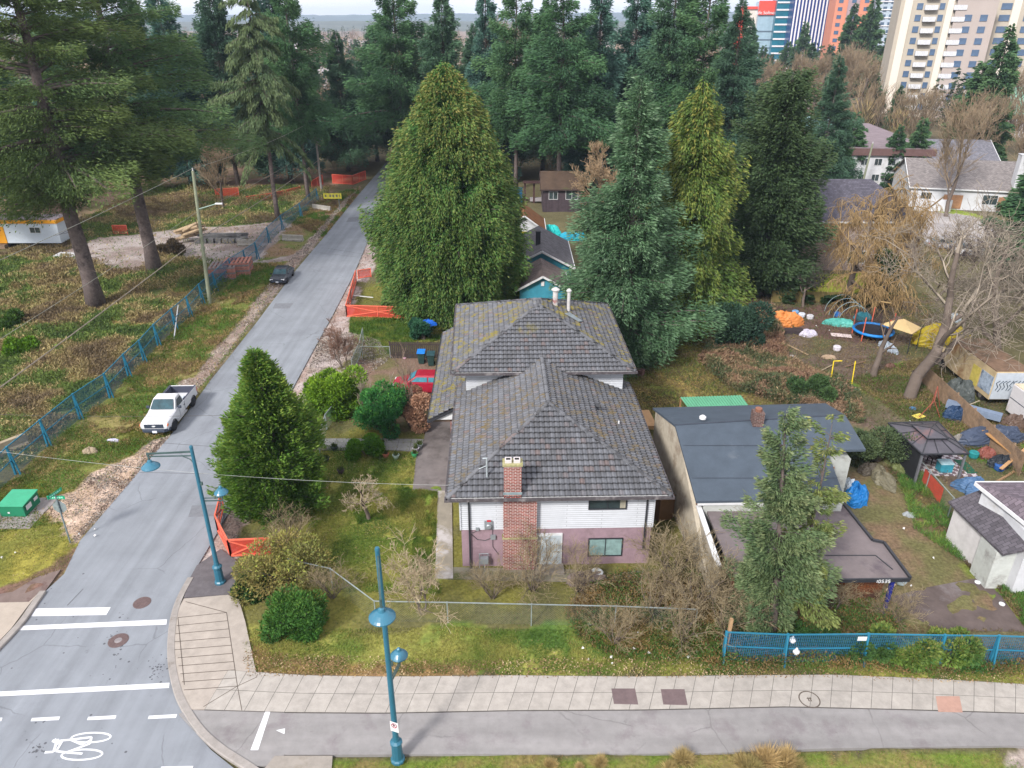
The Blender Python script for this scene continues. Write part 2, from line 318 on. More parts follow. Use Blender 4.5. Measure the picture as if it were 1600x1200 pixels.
# zones: polygon in photo pixels (lying on the ground), colour A, colour B, noise scale, edge wobble
ZN = [
 ('brush_left', [(-900, 760), (-200, 760), (28, 735), (125, 655), (274, 515), (384, 425), (440, 362), (497, 317), (560, 262), (-900, 262)], (92, 88, 60), (68, 82, 42), 4),
 ('brush_left2', [(-300, 650), (60, 690), (170, 610), (270, 500), (200, 430), (60, 400), (-300, 400)], (98, 90, 66), (70, 84, 46), 3),
 ('dry_grass', [(90, 560), (150, 500), (300, 440), (330, 450), (280, 490), (200, 560), (120, 600)], (150, 128, 84), (112, 104, 60), 2.5),
 ('gravel', [(95, 395), (150, 372), (300, 356), (392, 352), (446, 344), (505, 372), (455, 412), (402, 415), (330, 412), (260, 395), (210, 425), (120, 410)], (140, 132, 130), (120, 108, 104), 2),
 ('yard_dirt', [(-300, 345), (60, 355), (150, 340), (300, 330), (420, 322), (498, 318), (560, 262), (-300, 262)], (120, 98, 84), (92, 86, 60), 4),
 ('verge_left', [(-60, 800), (28, 745), (125, 658), (274, 517), (384, 427), (402, 412), (455, 410), (445, 430), (400, 500), (327, 597), (265, 682), (217, 737), (150, 815), (-60, 840)], (90, 98, 48), (112, 104, 66), 2.5),
 ('verge_green', [(-60, 780), (28, 748), (150, 700), (215, 660), (232, 690), (200, 715), (130, 700), (60, 740), (-60, 800)], (88, 94, 46), (114, 110, 60), 2),
 ('verge_far', [(402, 412), (441, 362), (497, 317), (560, 290), (562, 302), (505, 372), (470, 395)], (90, 98, 52), (120, 100, 80), 3),
 ('shoulder_left', [(560, 297), (500, 372), (455, 425), (395, 505), (322, 597), (290, 632), (272, 600), (302, 590), (385, 490), (430, 430), (490, 368), (540, 310)], (124, 108, 100), (140, 128, 120), 1.2),
 ('lawn_left', [(-200, 770), (60, 750), (140, 790), (150, 850), (100, 890), (40, 910), (-200, 960)], (124, 118, 56), (98, 100, 48), 1.4),
 ('gravel_left', [(140, 742), (205, 715), (235, 690), (268, 680), (217, 740), (150, 815), (118, 850), (95, 815), (58, 800), (60, 780), (118, 770)], (170, 150, 136), (148, 128, 112), .8),
 ('dirt_left', [(60, 930), (-20, 940), (-20, 925), (60, 895), (128, 845), (120, 870)], (104, 80, 74), (92, 76, 62), .6),
 ('shoulder_right', [(618, 255), (645, 262), (612, 330), (590, 380), (580, 430), (560, 470), (545, 500), (548, 555), (520, 620), (440, 700), (385, 800), (370, 880), (330, 890), (300, 900), (335, 830), (420, 680), (462, 598), (547, 440)], (128, 112, 106), (146, 136, 134), 1.2),
 ('gravel_drive', [(505, 520), (545, 520), (590, 530), (610, 560), (560, 600), (500, 620), (470, 610), (490, 555)], (148, 138, 136), (128, 116, 108), 1),
 ('lot', [(560, 440), (650, 440), (1140, 440), (1180, 1040), (385, 1050), (370, 940), (380, 800), (470, 650), (545, 560)], (98, 96, 48), (84, 82, 54), 3),
 ('grass_back', [(548, 497), (690, 495), (690, 530), (612, 560), (566, 535), (545, 520)], (74, 94, 42), (98, 106, 54), 1.5),
 ('car_dirt', [(560, 560), (700, 558), (700, 680), (600, 670), (560, 600)], (102, 84, 74), (86, 82, 56), 1.5),
 ('lawn', [(478, 690), (520, 700), (688, 712), (690, 930), (520, 925), (420, 900), (480, 830), (500, 760)], (118, 116, 60), (90, 104, 46), 2.2),
 ('lawn_green', [(540, 770), (688, 760), (685, 900), (640, 900), (650, 800), (560, 820)], (100, 110, 44), (84, 102, 42), 1.5),
 ('verge_front', [(378, 985), (560, 985), (700, 980), (800, 985), (950, 985), (1130, 1000), (1340, 1030), (1620, 1030), (1620, 1068), (1150, 1056), (385, 1054)], (116, 116, 60), (84, 102, 46), 1.8),
 ('verge_grass', [(790, 985), (940, 975), (960, 1010), (940, 1035), (800, 1010)], (70, 94, 44), (88, 104, 50), 1.5),
 ('verge_dirt', [(380, 1000), (430, 1025), (600, 1042), (700, 1035), (760, 1050), (700, 1062), (385, 1058)], (112, 92, 60), (128, 104, 76), .8),
 ('behind_house', [(930, 560), (1180, 540), (1260, 600), (1240, 640), (1150, 640), (1000, 650), (980, 600)], (126, 110, 66), (92, 98, 48), 2),
 ('bramble_right', [(1120, 470), (1200, 480), (1230, 560), (1330, 610), (1350, 680), (1240, 650), (1160, 600), (1100, 560)], (106, 88, 76), (78, 76, 56), 2),
 ('yard_right', [(1190, 465), (1450, 460), (1500, 540), (1600, 620), (1600, 760), (1480, 765), (1400, 690), (1340, 660), (1240, 580)], (86, 74, 66), (76, 76, 52), 2.5),
 ('yard_soil', [(1210, 480), (1380, 478), (1380, 540), (1230, 520)], (78, 62, 58), (88, 70, 64), 2),
 ('yard_green', [(1340, 590), (1440, 560), (1530, 630), (1600, 690), (1600, 745), (1480, 700), (1420, 660), (1330, 600)], (66, 96, 30), (82, 84, 46), 1.8),
 ('brown_lot', [(1320, 740), (1400, 720), (1480, 800), (1540, 900), (1600, 990), (1420, 990), (1340, 820)], (98, 82, 66), (86, 84, 56), 1.5),
 ('right_edge', [(1500, 880), (1600, 860), (1700, 960), (1640, 990), (1580, 960)], (84, 100, 44), (104, 104, 56), 1),
 ('strip_bottom', [(510, 1187), (1300, 1177), (1560, 1172), (1700, 1260), (1560, 1400), (440, 1400)], (82, 96, 40), (104, 94, 58), .8),
 ('lot_bottom', [(1690, 1176), (1720, 1400), (1640, 1400), (1590, 1200), (1570, 1170)], (128, 118, 112), (140, 130, 124), .8),
 ('lawn_far', [(1215, 428), (1370, 428), (1372, 460), (1210, 456)], (118, 128, 40), (100, 114, 38), 2),
 ('grass_far2', [(1470, 322), (1540, 340), (1530, 352), (1460, 335)], (118, 132, 48), (100, 116, 50), 2),
 ('shed_lawn', [(862, 286), (910, 288), (912, 306), (868, 304)], (92, 118, 16), (80, 104, 22), 2),
 ('lane_right', [(1430, 330), (1500, 335), (1580, 352), (1660, 380), (1640, 420), (1500, 395), (1440, 370)], (142, 138, 138), (128, 124, 124), 2),
]
def axis(a, b, st, far):
    c = list(np.arange(a, b + 1e-6, st)); d = st * 2; x = b
    hi = []
    while x < far: x += d; hi.append(x); d *= 1.35
    x = a; d = st * 2; lo = []
    while x > -far: x -= d; lo.append(x); d *= 1.35
    return np.array(lo[::-1] + c + hi)
gx = axis(-62, 78, .3, 7000); gy = axis(14, 150, .3, 7000)
XX, YY = np.meshgrid(gx, gy); X = XX.ravel(); Y = YY.ravel()
wob = (fnoise(X, Y, 2.2, 3) - .5) * 2.6; wob2 = (fnoise(X, Y, 2.2, 9) - .5) * 2.6
far = np.sqrt(X * X + Y * Y)
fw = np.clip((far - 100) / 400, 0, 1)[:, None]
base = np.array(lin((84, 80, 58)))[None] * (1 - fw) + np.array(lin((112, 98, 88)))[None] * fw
nn0 = fnoise(X, Y, 6, 5)[:, None]
Cg = base * (.75 + .5 * nn0)
hid = np.zeros(len(X), int)
for i, (nm, px, ca, cb, sc) in enumerate(ZN):
    poly = PP(px); k = .35 if sc < 1.3 else .8
    msk = inpoly(X + wob * k, Y + wob2 * k, poly)
    t = np.clip((fnoise(X, Y, sc, 20 + i) - .38) / .24, 0, 1)[:, None]
    c = np.array(lin(ca))[None] * (1 - t) + np.array(lin(cb))[None] * t
    Cg[msk] = c[msk]; hid[msk] = i + 1; G[nm] = poly
Cg *= (1.02 + .5 * fnoise(X, Y, .7, 77))[:, None]
Zg = (fnoise(X, Y, 1.1, 50) - .5) * .12 + (fnoise(X, Y, 5, 51) - .5) * .14
Zg = Zg * np.clip(1.3 - far / 400, 0, 1) + .02
# the lot, verges and yards sit level with the pavement, the carriageway lies below
road_mask = np.zeros(len(X), bool)
def grow(poly, d):
    c = sum((Vector(p[:2]) for p in poly), Vector((0, 0))) / len(poly)
    return [Vector(p[:2]) + (Vector(p[:2]) - c).normalized() * d for p in poly]
for dx in (-.35, 0, .35):
    for dy in (-.35, 0, .35): road_mask |= inpoly(X + dx, Y + dy, road_poly)
Zg[road_mask] = -.08
pave_poly = PP([(290, 937), (357, 932), (385, 1050)] + SW_TOP[1:] + [(1800, 1180), (1800, 1200)] + BP_BOT[::-1][1:] + [(420, 1240), (365, 1200), (330, 1172), (300, 1138), (280, 1100), (268, 1060), (262, 1020), (264, 985), (272, 952)])
pm = inpoly(X, Y, pave_poly)
Zg[pm] = -.05
flat_polys = []
ny, nx = XX.shape
idx = np.arange(nx * ny).reshape(ny, nx)
Fg = np.stack([idx[:-1, :-1].ravel(), idx[:-1, 1:].ravel(), idx[1:, 1:].ravel(), idx[1:, :-1].ravel()], 1)
gm = mat('ground_soil_grass', (.1, .1, .1), rough=.95, noise=.38, scale=5.5, bump=.7, attr=True, bscale=9, spec=.1)
def finish_ground():
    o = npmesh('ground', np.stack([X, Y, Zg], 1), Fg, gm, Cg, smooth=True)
    return tag(o, kind='structure')
# ---------------------------------------------------------------- street, paths
asph = mat('asphalt', lin((127, 132, 140)), rough=.9, noise=.1, scale=.5, col2=lin((118, 122, 130)), bump=.25, bscale=60, spec=.25)
asph2 = mat('path_asphalt', lin((132, 130, 131)), rough=.9, noise=.1, scale=2.2, col2=lin((120, 115, 118)), bump=.25, bscale=60, spec=.25, amt=.52)
conc = mat('concrete_pavement', lin((158, 153, 148)), rough=.9, noise=.16, scale=2.5, kind='panels', bump=.2, bscale=50)
conc2 = mat('concrete', lin((140, 134, 128)), rough=.9, noise=.15, scale=2.5, bump=.2, bscale=40, col2=lin((120, 112, 100)))
kerbm = mat('kerb_concrete', lin((142, 137, 134)), rough=.9, noise=.16, scale=3, col2=lin((112, 104, 98)), bump=.2, bscale=30, amt=.56)
def road_wear(m, sx=1.6, sy=.06):
    t = m.node_tree; N = t.nodes; b = N['Principled BSDF']; src = b.inputs['Base Color'].links[0].from_socket
    tc = N.new('ShaderNodeTexCoord'); mp = N.new('ShaderNodeMapping'); mp.inputs['Scale'].default_value = (sx, sy, 1); n1 = N.new('ShaderNodeTexNoise'); n1.inputs['Scale'].default_value = 1; n1.inputs['Detail'].default_value = 5
    t.links.new(tc.outputs['Object'], mp.inputs[0]); t.links.new(mp.outputs[0], n1.inputs['Vector'])
    r1 = N.new('ShaderNodeMapRange'); r1.inputs['From Min'].default_value = .3; r1.inputs['From Max'].default_value = .7; r1.inputs['To Min'].default_value = .86; r1.inputs['To Max'].default_value = 1.12; t.links.new(n1.outputs['Fac'], r1.inputs['Value'])
    nz = N.new('ShaderNodeTexNoise'); nz.inputs['Scale'].default_value = .9; nz.inputs['Detail'].default_value = 6; t.links.new(tc.outputs['Object'], nz.inputs['Vector'])
    mv = N.new('ShaderNodeMix'); mv.data_type = 'RGBA'; mv.inputs['Factor'].default_value = .35; t.links.new(tc.outputs['Object'], mv.inputs['A']); t.links.new(nz.outputs['Color'], mv.inputs['B'])
    vo = N.new('ShaderNodeTexVoronoi'); vo.feature = 'DISTANCE_TO_EDGE'; vo.inputs['Scale'].default_value = .34; t.links.new(mv.outputs['Result'], vo.inputs['Vector'])
    cr = N.new('ShaderNodeMapRange'); cr.inputs['From Min'].default_value = .0; cr.inputs['From Max'].default_value = .008; cr.inputs['To Min'].default_value = .72; cr.inputs['To Max'].default_value = 1; t.links.new(vo.outputs['Distance'], cr.inputs['Value'])
    n2 = N.new('ShaderNodeTexNoise'); n2.inputs['Scale'].default_value = .25; n2.inputs['Detail'].default_value = 3; t.links.new(tc.outputs['Object'], n2.inputs['Vector'])
    g = N.new('ShaderNodeMapRange'); g.inputs['From Min'].default_value = .5; g.inputs['From Max'].default_value = .56; t.links.new(n2.outputs['Fac'], g.inputs['Value'])
    mx_ = N.new('ShaderNodeMix'); mx_.inputs['A'].default_value = 1; t.links.new(g.outputs[0], mx_.inputs['Factor']); t.links.new(cr.outputs[0], mx_.inputs['B'])
    n5 = N.new('ShaderNodeTexNoise'); n5.inputs['Scale'].default_value = 2.3; n5.inputs['Detail'].default_value = 7; n5.inputs['Roughness'].default_value = .75; t.links.new(tc.outputs['Object'], n5.inputs['Vector'])
    st = N.new('ShaderNodeMapRange'); st.inputs['From Min'].default_value = .62; st.inputs['From Max'].default_value = .72; st.inputs['To Min'].default_value = 1; st.inputs['To Max'].default_value = .72; t.links.new(n5.outputs['Fac'], st.inputs['Value'])
    m1 = N.new('ShaderNodeMath'); m1.operation = 'MULTIPLY'; t.links.new(r1.outputs[0], m1.inputs[0]); t.links.new(mx_.outputs[0], m1.inputs[1]); m2 = N.new('ShaderNodeMath'); m2.operation = 'MULTIPLY'; t.links.new(m1.outputs[0], m2.inputs[0]); t.links.new(st.outputs[0], m2.inputs[1])
    vs = N.new('ShaderNodeVectorMath'); vs.operation = 'SCALE'; t.links.new(src, vs.inputs[0]); t.links.new(m2.outputs[0], vs.inputs['Scale']); t.links.new(vs.outputs[0], b.inputs['Base Color'])
road_wear(asph); road_wear(asph2, .12, 1.2)
white = mat('road_paint', lin((206, 208, 214)), rough=.6, noise=.05, scale=6, col2=lin((180, 184, 192)), amt=.63)
dark = mat('dark_tar', lin((92, 88, 92)), rough=.9, noise=.2, scale=3)
def sheet(name, poly, z, m, parent=None, kind='structure', th=.1):
    b = MB(); b.prism([(p[0], p[1]) for p in poly], z - th, z); o = b.build(name, m, parent)
    if kind: tag(o, kind=kind)
    return o
sheet('road', road_poly, .006, asph, th=.1)
def strip(name, top, bot, m, z, step=1.0):
    """a band between two pixel polylines, with UVs running along it"""
    a = PP(top, 0); b = PP(bot, 0)
    def res(p, n):
        L_ = [0]
        for i in range(1, len(p)): L_.append(L_[-1] + (p[i] - p[i - 1]).length)
        o = []
        for k in range(n + 1):
            t = L_[-1] * k / n; i = max(j for j in range(len(p)) if L_[j] <= t + 1e-6); i = min(i, len(p) - 2)
            o.append(p[i].lerp(p[i + 1], (t - L_[i]) / (L_[i + 1] - L_[i])))
        return o, L_[-1]
    n = 60; A, l = res(a, n); B, _ = res(b, n); mb = MB()
    for i in range(n):
        u0, u1 = l * i / n, l * (i + 1) / n
        q = [B[i], B[i + 1], A[i + 1], A[i]]
        mb.add([(p[0], p[1], z) for p in q], [(0, 1, 2, 3)], [[(u0, 0), (u1, 0), (u1, 1.96), (u0, 1.96)]])
        mb.add([(p[0], p[1], z) for p in (B[i], B[i + 1])] + [(p[0], p[1], z - .15) for p in (B[i + 1], B[i])], [(3, 2, 1, 0)], [[(0, .5)] * 4])
        mb.add([(p[0], p[1], z) for p in (A[i], A[i + 1])] + [(p[0], p[1], z - .15) for p in (A[i + 1], A[i])], [(0, 1, 2, 3)], [[(0, .5)] * 4])
    return tag(mb.build(name, m), kind='structure')
strip('pavement', SW_TOP, SW_BOT, conc, .12)
strip('cycle_path', [(a, b + 1) for a, b in SW_BOT], BP_BOT, asph2, .105)
# corner apron and ramp
sheet('pavement_corner', PP([(288, 938), (357, 932), (374, 940), (384, 975), (401, 1055), (392, 1112), (318, 1111), (284, 1112), (270, 1065), (267, 1020), (272, 968)]), .116, mat('corner_concrete', lin((156, 148, 141)), noise=.15, scale=2, rough=.9, bump=.2, bscale=40), th=.12)
sheet('pavement_corner_dark', PP([(308, 886), (345, 860), (372, 880), (374, 930), (288, 936), (296, 908)]), .108, dark, th=.12)
sheet('cycle_path_corner', PP([(296, 1112), (445, 1116), (445, 1182), (425, 1199), (385, 1200), (322, 1162), (280, 1118)]), .101, asph2, th=.12)
sheet('pavement_bottom', PP([(430, 1184), (520, 1184), (512, 1300), (420, 1300), (405, 1215)]), .118, conc2, th=.12)
sheet('pavement_left', PP([(-80, 946), (46, 943), (60, 930), (40, 955), (18, 985), (-6, 1010), (-80, 1065)]), .11, mat('left_concrete', lin((160, 150, 140)), noise=.1, scale=2, rough=.9), th=.12)
sheet('driveway_left', PP([(46, 942), (-60, 945), (-60, 938), (20, 925), (58, 902), (95, 890), (72, 922)]), .02, mat('driveway_dark', lin((112, 98, 94)), noise=.2, scale=1.5, rough=.95, col2=lin((78, 52, 52)), amt=.5), th=.05)
jm = mat('joint_grime', lin((88, 80, 74)), noise=.2, rough=1)
jb = MB()
for i in range(10):
    t = i / 9; a = P(278 - 2 * math.sin(t * 3) * 3 + t * 10 * (t > .5), 965 + t * 113, .12); b = P(354 + 17 * t, 957 + 115 * t, .12)
    jb.bar(a, b, .03, .006)
for a, b in (((354, 957), (371, 1072)), ((290, 940), (354, 957)), ((318, 1104), (371, 1072)), ((278, 965), (288, 1070)), ((371, 1072), (401, 1058)), ((371, 1072), (378, 1110))): jb.bar(P(*a, .12), P(*b, .12), .03, .006)
tag(jb.build('pavement_joints', jm), kind='structure')
def kerb(name, pts, wd=.32, z=.13):
    p = PP(pts); mb = MB()
    # smooth
    q = []
    for i in range(len(p) - 1):
        p0 = p[max(i - 1, 0)]; p1 = p[i]; p2 = p[i + 1]; p3 = p[min(i + 2, len(p) - 1)]
        for k in range(5):
            t = k / 5; q.append(.5 * ((2 * p1) + (p2 - p0) * t + (2 * p0 - 5 * p1 + 4 * p2 - p3) * t * t + (3 * p1 - p0 - 3 * p2 + p3) * t ** 3))
    q.append(p[-1]); secs = []
    for i in range(len(q)):
        d = (q[min(i + 1, len(q) - 1)] - q[max(i - 1, 0)]).normalized(); s_ = Vector((-d.y, d.x, 0)) * wd / 2
        secs.append([q[i] - s_ + Vector((0, 0, -.05)), q[i] + s_ + Vector((0, 0, -.05)), q[i] + s_ + Vector((0, 0, z)), q[i] - s_ * .8 + Vector((0, 0, z)), q[i] - s_ + Vector((0, 0, z - .04))])
    mb.loft(secs); return tag(mb.build(name, kerbm, recalc=True), kind='structure')
kerb('kerb_corner', [(298, 905), (283, 933), (273, 962), (268, 1000), (269, 1040), (278, 1082), (292, 1112), (315, 1145), (345, 1172), (385, 1198), (440, 1235)])
kerb('kerb_left', [(-10, 1022), (14, 997), (36, 972), (54, 946), (68, 926)])
def mark(name, pts, z=.0102, m=white, par=None):
    b = MB(); b.prism([tuple(P(x, y)[:2]) for x, y in pts], z - .002, z); return b.build(name, m, par)
def marking(name, pts, label, cat='road marking', group=None, z=.0102, m=white):
    return tag(mark(name, pts, z, m), label, cat, group)
marking('stop_line', [(56, 951), (173, 949), (166, 961), (49, 963)], 'short thick white stop line across the left half of the side street')
marking('crosswalk_line', [(36, 978), (261, 968), (260, 976), (29, 985)], 'long white crosswalk line between the two round manhole covers', group='crosswalk lines')
marking('crosswalk_line', [(-60, 1084), (265, 1067), (264, 1075), (-60, 1091)], 'long white crosswalk line nearest the dashed line and cycle symbol', group='crosswalk lines')
for i, x in enumerate((-42, 48, 136, 231)):
    o_ = x / 231. * 2
    marking('lane_dash', [(x + 2, 1124 - i * 1.8), (x + 46, 1121.5 - i * 1.8), (x + 44, 1127 - i * 1.8), (x, 1129 - i * 1.8)], ('broken white lane dash cut by the left picture edge', 'white lane dash above the left end of the cycle symbol', 'white lane dash directly above the cycle symbol wheels', 'white lane dash nearest the curved kerb corner')[i], group='broken lane dashes')
marking('lane_dash', [(252, 1198), (302, 1197), (300, 1204), (250, 1205)], 'white lane dash at the bottom edge right of the cycle symbol', group='broken lane dashes')
marking('give_way_line', [(415, 1115), (423, 1115), (404, 1175), (392, 1175)], 'white bar painted across the narrow grey cycle path', z=.111)
marking('path_arrowhead', [(432, 1144), (446, 1141), (445, 1150)], 'small white triangle painted on the cycle path beside the white bar', z=.111)
# bicycle symbol
bs = MB(); ZK = [0]
def pl(pts, wd): 
    pp = [Vector((*P(x, y)[:2], .0085)) for x, y in pts]
    for i in range(len(pp) - 1): ZK[0] += .0006; bs.bar(pp[i] + Vector((0, 0, ZK[0])), pp[i + 1] + Vector((0, 0, ZK[0])), wd, .004)
for cx, cy, rx, ry in ((142, 1153, 31, 7.5), (128, 1179, 32, 8)):
    a = [Vector((*P(cx + (rx - 0) * math.cos(t * math.pi / 14), cy + ry * math.sin(t * math.pi / 14) - (cx - 135 + rx * math.cos(t * math.pi / 14)) * .05)[:2], .0085)) for t in range(29)]
    for i in range(28): bs.bar(a[i] + Vector((0, 0, .0008 * (i % 2))), a[i + 1] + Vector((0, 0, .0008 * (i % 2))), .075, .004)
pl([(103, 1176), (141, 1162), (143, 1152), (110, 1156), (90, 1158)], .09); pl([(110, 1156), (128, 1164), (144, 1155)], .07)
pl([(90, 1155), (84, 1175), (70, 1176)], .1); pl([(97, 1159), (88, 1174), (104, 1176), (129, 1178)], .09); pl([(97, 1156), (92, 1163), (82, 1158), (88, 1155)], .08)
tag(bs.build('cycle_symbol', white), 'white bicycle symbol painted on the road by the corner', 'road marking')
mh = mat('rusty_iron', lin((104, 88, 88)), rough=.7, noise=.2, scale=8, bump=.5, bscale=30, metal=.3)
mh2 = mat('iron_grate', lin((146, 140, 142)), rough=.5, noise=.2, metal=.5)
def manhole(px, py, r, label, light):
    p = P(px, py); t = thing('manhole_cover', label, 'manhole cover', (p.x, p.y, 0), 0, 'manhole covers')
    b = MB(); b.lathe([(r, .004), (r, .02), (r - .06, .024)], n=28); b.build('cover', mh, t)
    b = MB()
    for k in range(-3, 4):
        l = math.sqrt(max(.01, (r * .8) ** 2 - (k * r * .22) ** 2)); b.box((0, k * r * .22, .026), (2 * l, .03, .006))
    b.build('ribs', mh, t)
    if light: b = MB(); b.lathe([(r * .38, .026), (r * .35, .034)], n=16); b.build('centre_plate', mh2, t)
manhole(222, 942, .42, 'rusty round manhole cover beside the upper crosswalk line', False)
manhole(185, 1001, .45, 'round manhole cover with a pale worn centre below the upper crosswalk line', True)
plm = mat('rusty_plate', lin((100, 86, 88)), rough=.8, noise=.15, scale=4)
for px, py, lb, mm in (((958, 1078), (1, 1), 'left rusty purple utility lid set in the pavement', plm), ((1035, 1079), (1, 1), 'right rusty purple utility lid set in the pavement', plm), ((1464, 1090), (1, 1), 'pinkish square utility lid in the pavement near the right edge', mat('pink_plate', lin((160, 128, 116)), noise=.12))):
    x, y = px; b = MB(); b.prism([tuple(P(*q)[:2]) for q in ((x - 3, y + 1), (x + 34, y + 1), (x + 39, y + 26), (x + 1, y + 25))], .1, .124)
    tag(b.build('access_cover', mm), lb, 'utility lid', 'utility lids in the pavement')
p = P(1264, 1096); t = thing('inspection_cover', 'round concrete inspection cover ringed in black on the pavement', 'manhole cover', (p.x, p.y, .12))
b = MB(); 
for k in range(28):
    a0, a1 = k * math.pi / 14, (k + 1) * math.pi / 14; b.bar((.42 * math.cos(a0), .42 * math.sin(a0), .003), (.42 * math.cos(a1), .42 * math.sin(a1), .003), .05, .006)
b.build('ring', jm, t); b = MB(); b.box((-.04, 0, .003), (.05, .2, .005)); b.box((.05, 0, .003), (.05, .2, .005)); b.box((0, .05, .003), (.2, .04, .004)); b.build('lifting_mark', jm, t)
# seams, tyre marks and patches in the asphalt
sm = MB()
for q in (((217, 738), (355, 741)), ((225, 690), (365, 700)), ((105, 946), (130, 920)), ((512, 388), (575, 398)),((500,395),(560,402))): sm.bar(P(*q[0], .008), P(*q[1], .008), .05, .004)
tag(sm.build('road_seams', mat('seam_tar', lin((92, 94, 100)), noise=.2)), kind='structure')
# drive and paths by the house
sheet('driveway', PP([(1385, 935), (1450, 918), (1520, 905), (1545, 905), (1605, 988), (1460, 985)]), .03, mat('old_asphalt', lin((88, 78, 76)), noise=.25, scale=1.2, rough=.95, col2=lin((112, 106, 108)), amt=.55), th=.1)
patm = mat('wet_concrete', lin((112, 106, 106)), noise=.2, scale=1.0, rough=.7, col2=lin((86, 80, 80)), amt=.5)
sheet('patio', PP([(668, 660), (712, 660), (716, 775), (645, 765), (650, 715), (662, 690)]), .06, patm, th=.1)
sheet('garden_path', PP([(490, 686), (600, 686), (662, 687), (655, 706), (600, 704), (490, 704)]), .05, mat('path_slabs', lin((132, 132, 132)), noise=.12, scale=2, kind='panels', rough=.9), th=.1)
sheet('house_path', PP([(684, 768), (706, 768), (708, 905), (680, 905)]), .07, mat('stained_concrete', lin((136, 130, 118)), noise=.15, scale=1.5, rough=.9, col2=lin((176, 172, 172)), amt=.5), th=.1)
sheet('front_path', PP([(700, 887), (1010, 893), (1010, 912), (700, 906)]), .045, mat('mossy_concrete', lin((122, 118, 104)), noise=.2, scale=1.5, rough=.95, col2=lin((88, 92, 56)), amt=.5), th=.1)
# ---------------------------------------------------------------- main house
stucco = mat('mauve_stucco', lin((144, 122, 132)), rough=.95, noise=.14, scale=2, bump=.5, bscale=60, col2=lin((124, 106, 112)), amt=.5)
siding = mat('white_siding', lin((186, 190, 198)), rough=.6, noise=.07, scale=1.5, kind='lap', col2=lin((164, 168, 172)), amt=.55)
brick = mat('red_brick', lin((136, 68, 62)), rough=.9, kind='brick', noise=.2, scale=1.5, bump=.3)
whitep = mat('white_trim', lin((200, 202, 206)), rough=.5, noise=.05)
darkm = mat('dark_metal', lin((44, 46, 52)), rough=.5, noise=.15, spec=.4)
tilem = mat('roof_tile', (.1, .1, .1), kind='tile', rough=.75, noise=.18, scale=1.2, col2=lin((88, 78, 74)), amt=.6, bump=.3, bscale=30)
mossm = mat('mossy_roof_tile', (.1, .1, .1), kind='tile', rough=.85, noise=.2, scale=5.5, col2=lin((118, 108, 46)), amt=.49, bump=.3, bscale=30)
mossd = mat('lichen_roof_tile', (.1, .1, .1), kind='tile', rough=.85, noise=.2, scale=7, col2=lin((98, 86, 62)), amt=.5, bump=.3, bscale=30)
gls = glass()
def tiled(mb, p0, p1, p2, p3, tw=.27, ch=.36, wave=.05, step=.07, ns=6):
    p0, p1, p2, p3 = map(Vector, (p0, p1, p2, p3)); u = (p1 - p0).normalized()
    m3 = p3 - p0; v = (m3 - u * m3.dot(u)); lv = v.length; v.normalize(); n = u.cross(v)
    lu = (p1 - p0).length; a3 = m3.dot(u); a2 = (p2 - p0).dot(u)
    nu = max(2, int(lu / tw * ns)); nc = int(math.ceil(lv / ch)); vs = []; fs = []; uvs = []
    for j in range(nc):
        for h, vv in ((step, j * ch), (0., min((j + 1) * ch, lv))):
            f = vv / lv; xl = a3 * f; xr = lu + (a2 - lu) * f
            for i in range(nu + 1):
                x = min(max(lu * i / nu, xl), xr); wv = wave * (.5 + .5 * math.cos(2 * math.pi * x / tw)) ** .7
                vs.append(p0 + u * x + v * vv + n * (h + wv))
    W_ = nu + 1
    for j in range(nc):
        for i in range(nu):
            a = (2 * j) * W_ + i; uc = lu * (i + .5) / nu / tw + .5; f = (j + .5) / nc
            xm = lu * (i + .5) / nu; ua, ub = lu * i / nu / tw + .5, lu * (i + 1) / nu / tw + .5
            f0 = j * ch / lv
            if xm < a3 * f0 - .1 or xm > lu + (a2 - lu) * f0 + .1: continue
            fs.append((a, a + 1, a + W_ + 1, a + W_)); uvs.append([(ua + .001, j + .001), (ub - .001, j + .001), (ub - .001, j + .999), (ua + .001, j + .999)])
            if j < nc - 1:
                b = a + W_; fs.append((b, b + 1, b + W_ + 1, b + W_)); uvs.append([(uc, j + 1.05)] * 4)
    mb.add(vs, fs, uvs)
def cap(mb, a, b, r=.13):
    a, b = Vector(a), Vector(b); l = (b - a).length; k = int(l / .4) + 1; pts = []; rs = []
    for i in range(k):
        pts += [a.lerp(b, i / k), a.lerp(b, (i + .97) / k)]; rs += [r * 1.12, r * .88]
    mb.tube(pts, rs, 10)
HX, HY = -2.6, 31.3
house = thing('house', 'two storey hip roofed house with grey tiles, white siding and mauve lower walls', 'house', (HX, HY, 0), .025)
Wd = 9.8
b = MB(); b.box((Wd / 2, 5.7, 1.17), (Wd, 11.4, 2.46)); b.build('lower_wall', stucco, house)
b = MB()                                                    # lapped boards
def lap(b, x0, x1, y, z0, z1, st=.125, dy=-1, holes=()):
    z = z0
    while z < z1 - .01:
        zt = min(z + st, z1); segs = [(x0, x1)]
        for (hx0, hx1, hz0, hz1) in holes:
            if zt > hz0 and z < hz1:
                segs = [s for q in segs for s in (((q[0], min(hx0, q[1])), (max(hx1, q[0]), q[1])) if q[0] < hx1 and q[1] > hx0 else (q,)) if s[1] - s[0] > .01]
        for s in segs:
            b.add([(s[0], y + .034 * dy, z), (s[1], y + .034 * dy, z), (s[1], y, zt), (s[0], y, zt), (s[0], y, z), (s[1], y, z)], [(0, 1, 2, 3), (0, 4, 5, 1)] if dy < 0 else [(3, 2, 1, 0), (1, 5, 4, 0)])
        z = zt
b.box((Wd / 2, 5.7, 3.6), (Wd, 11.4, 2.38)); lap(b, -.02, Wd + .02, -.01, 2.42, 4.72)
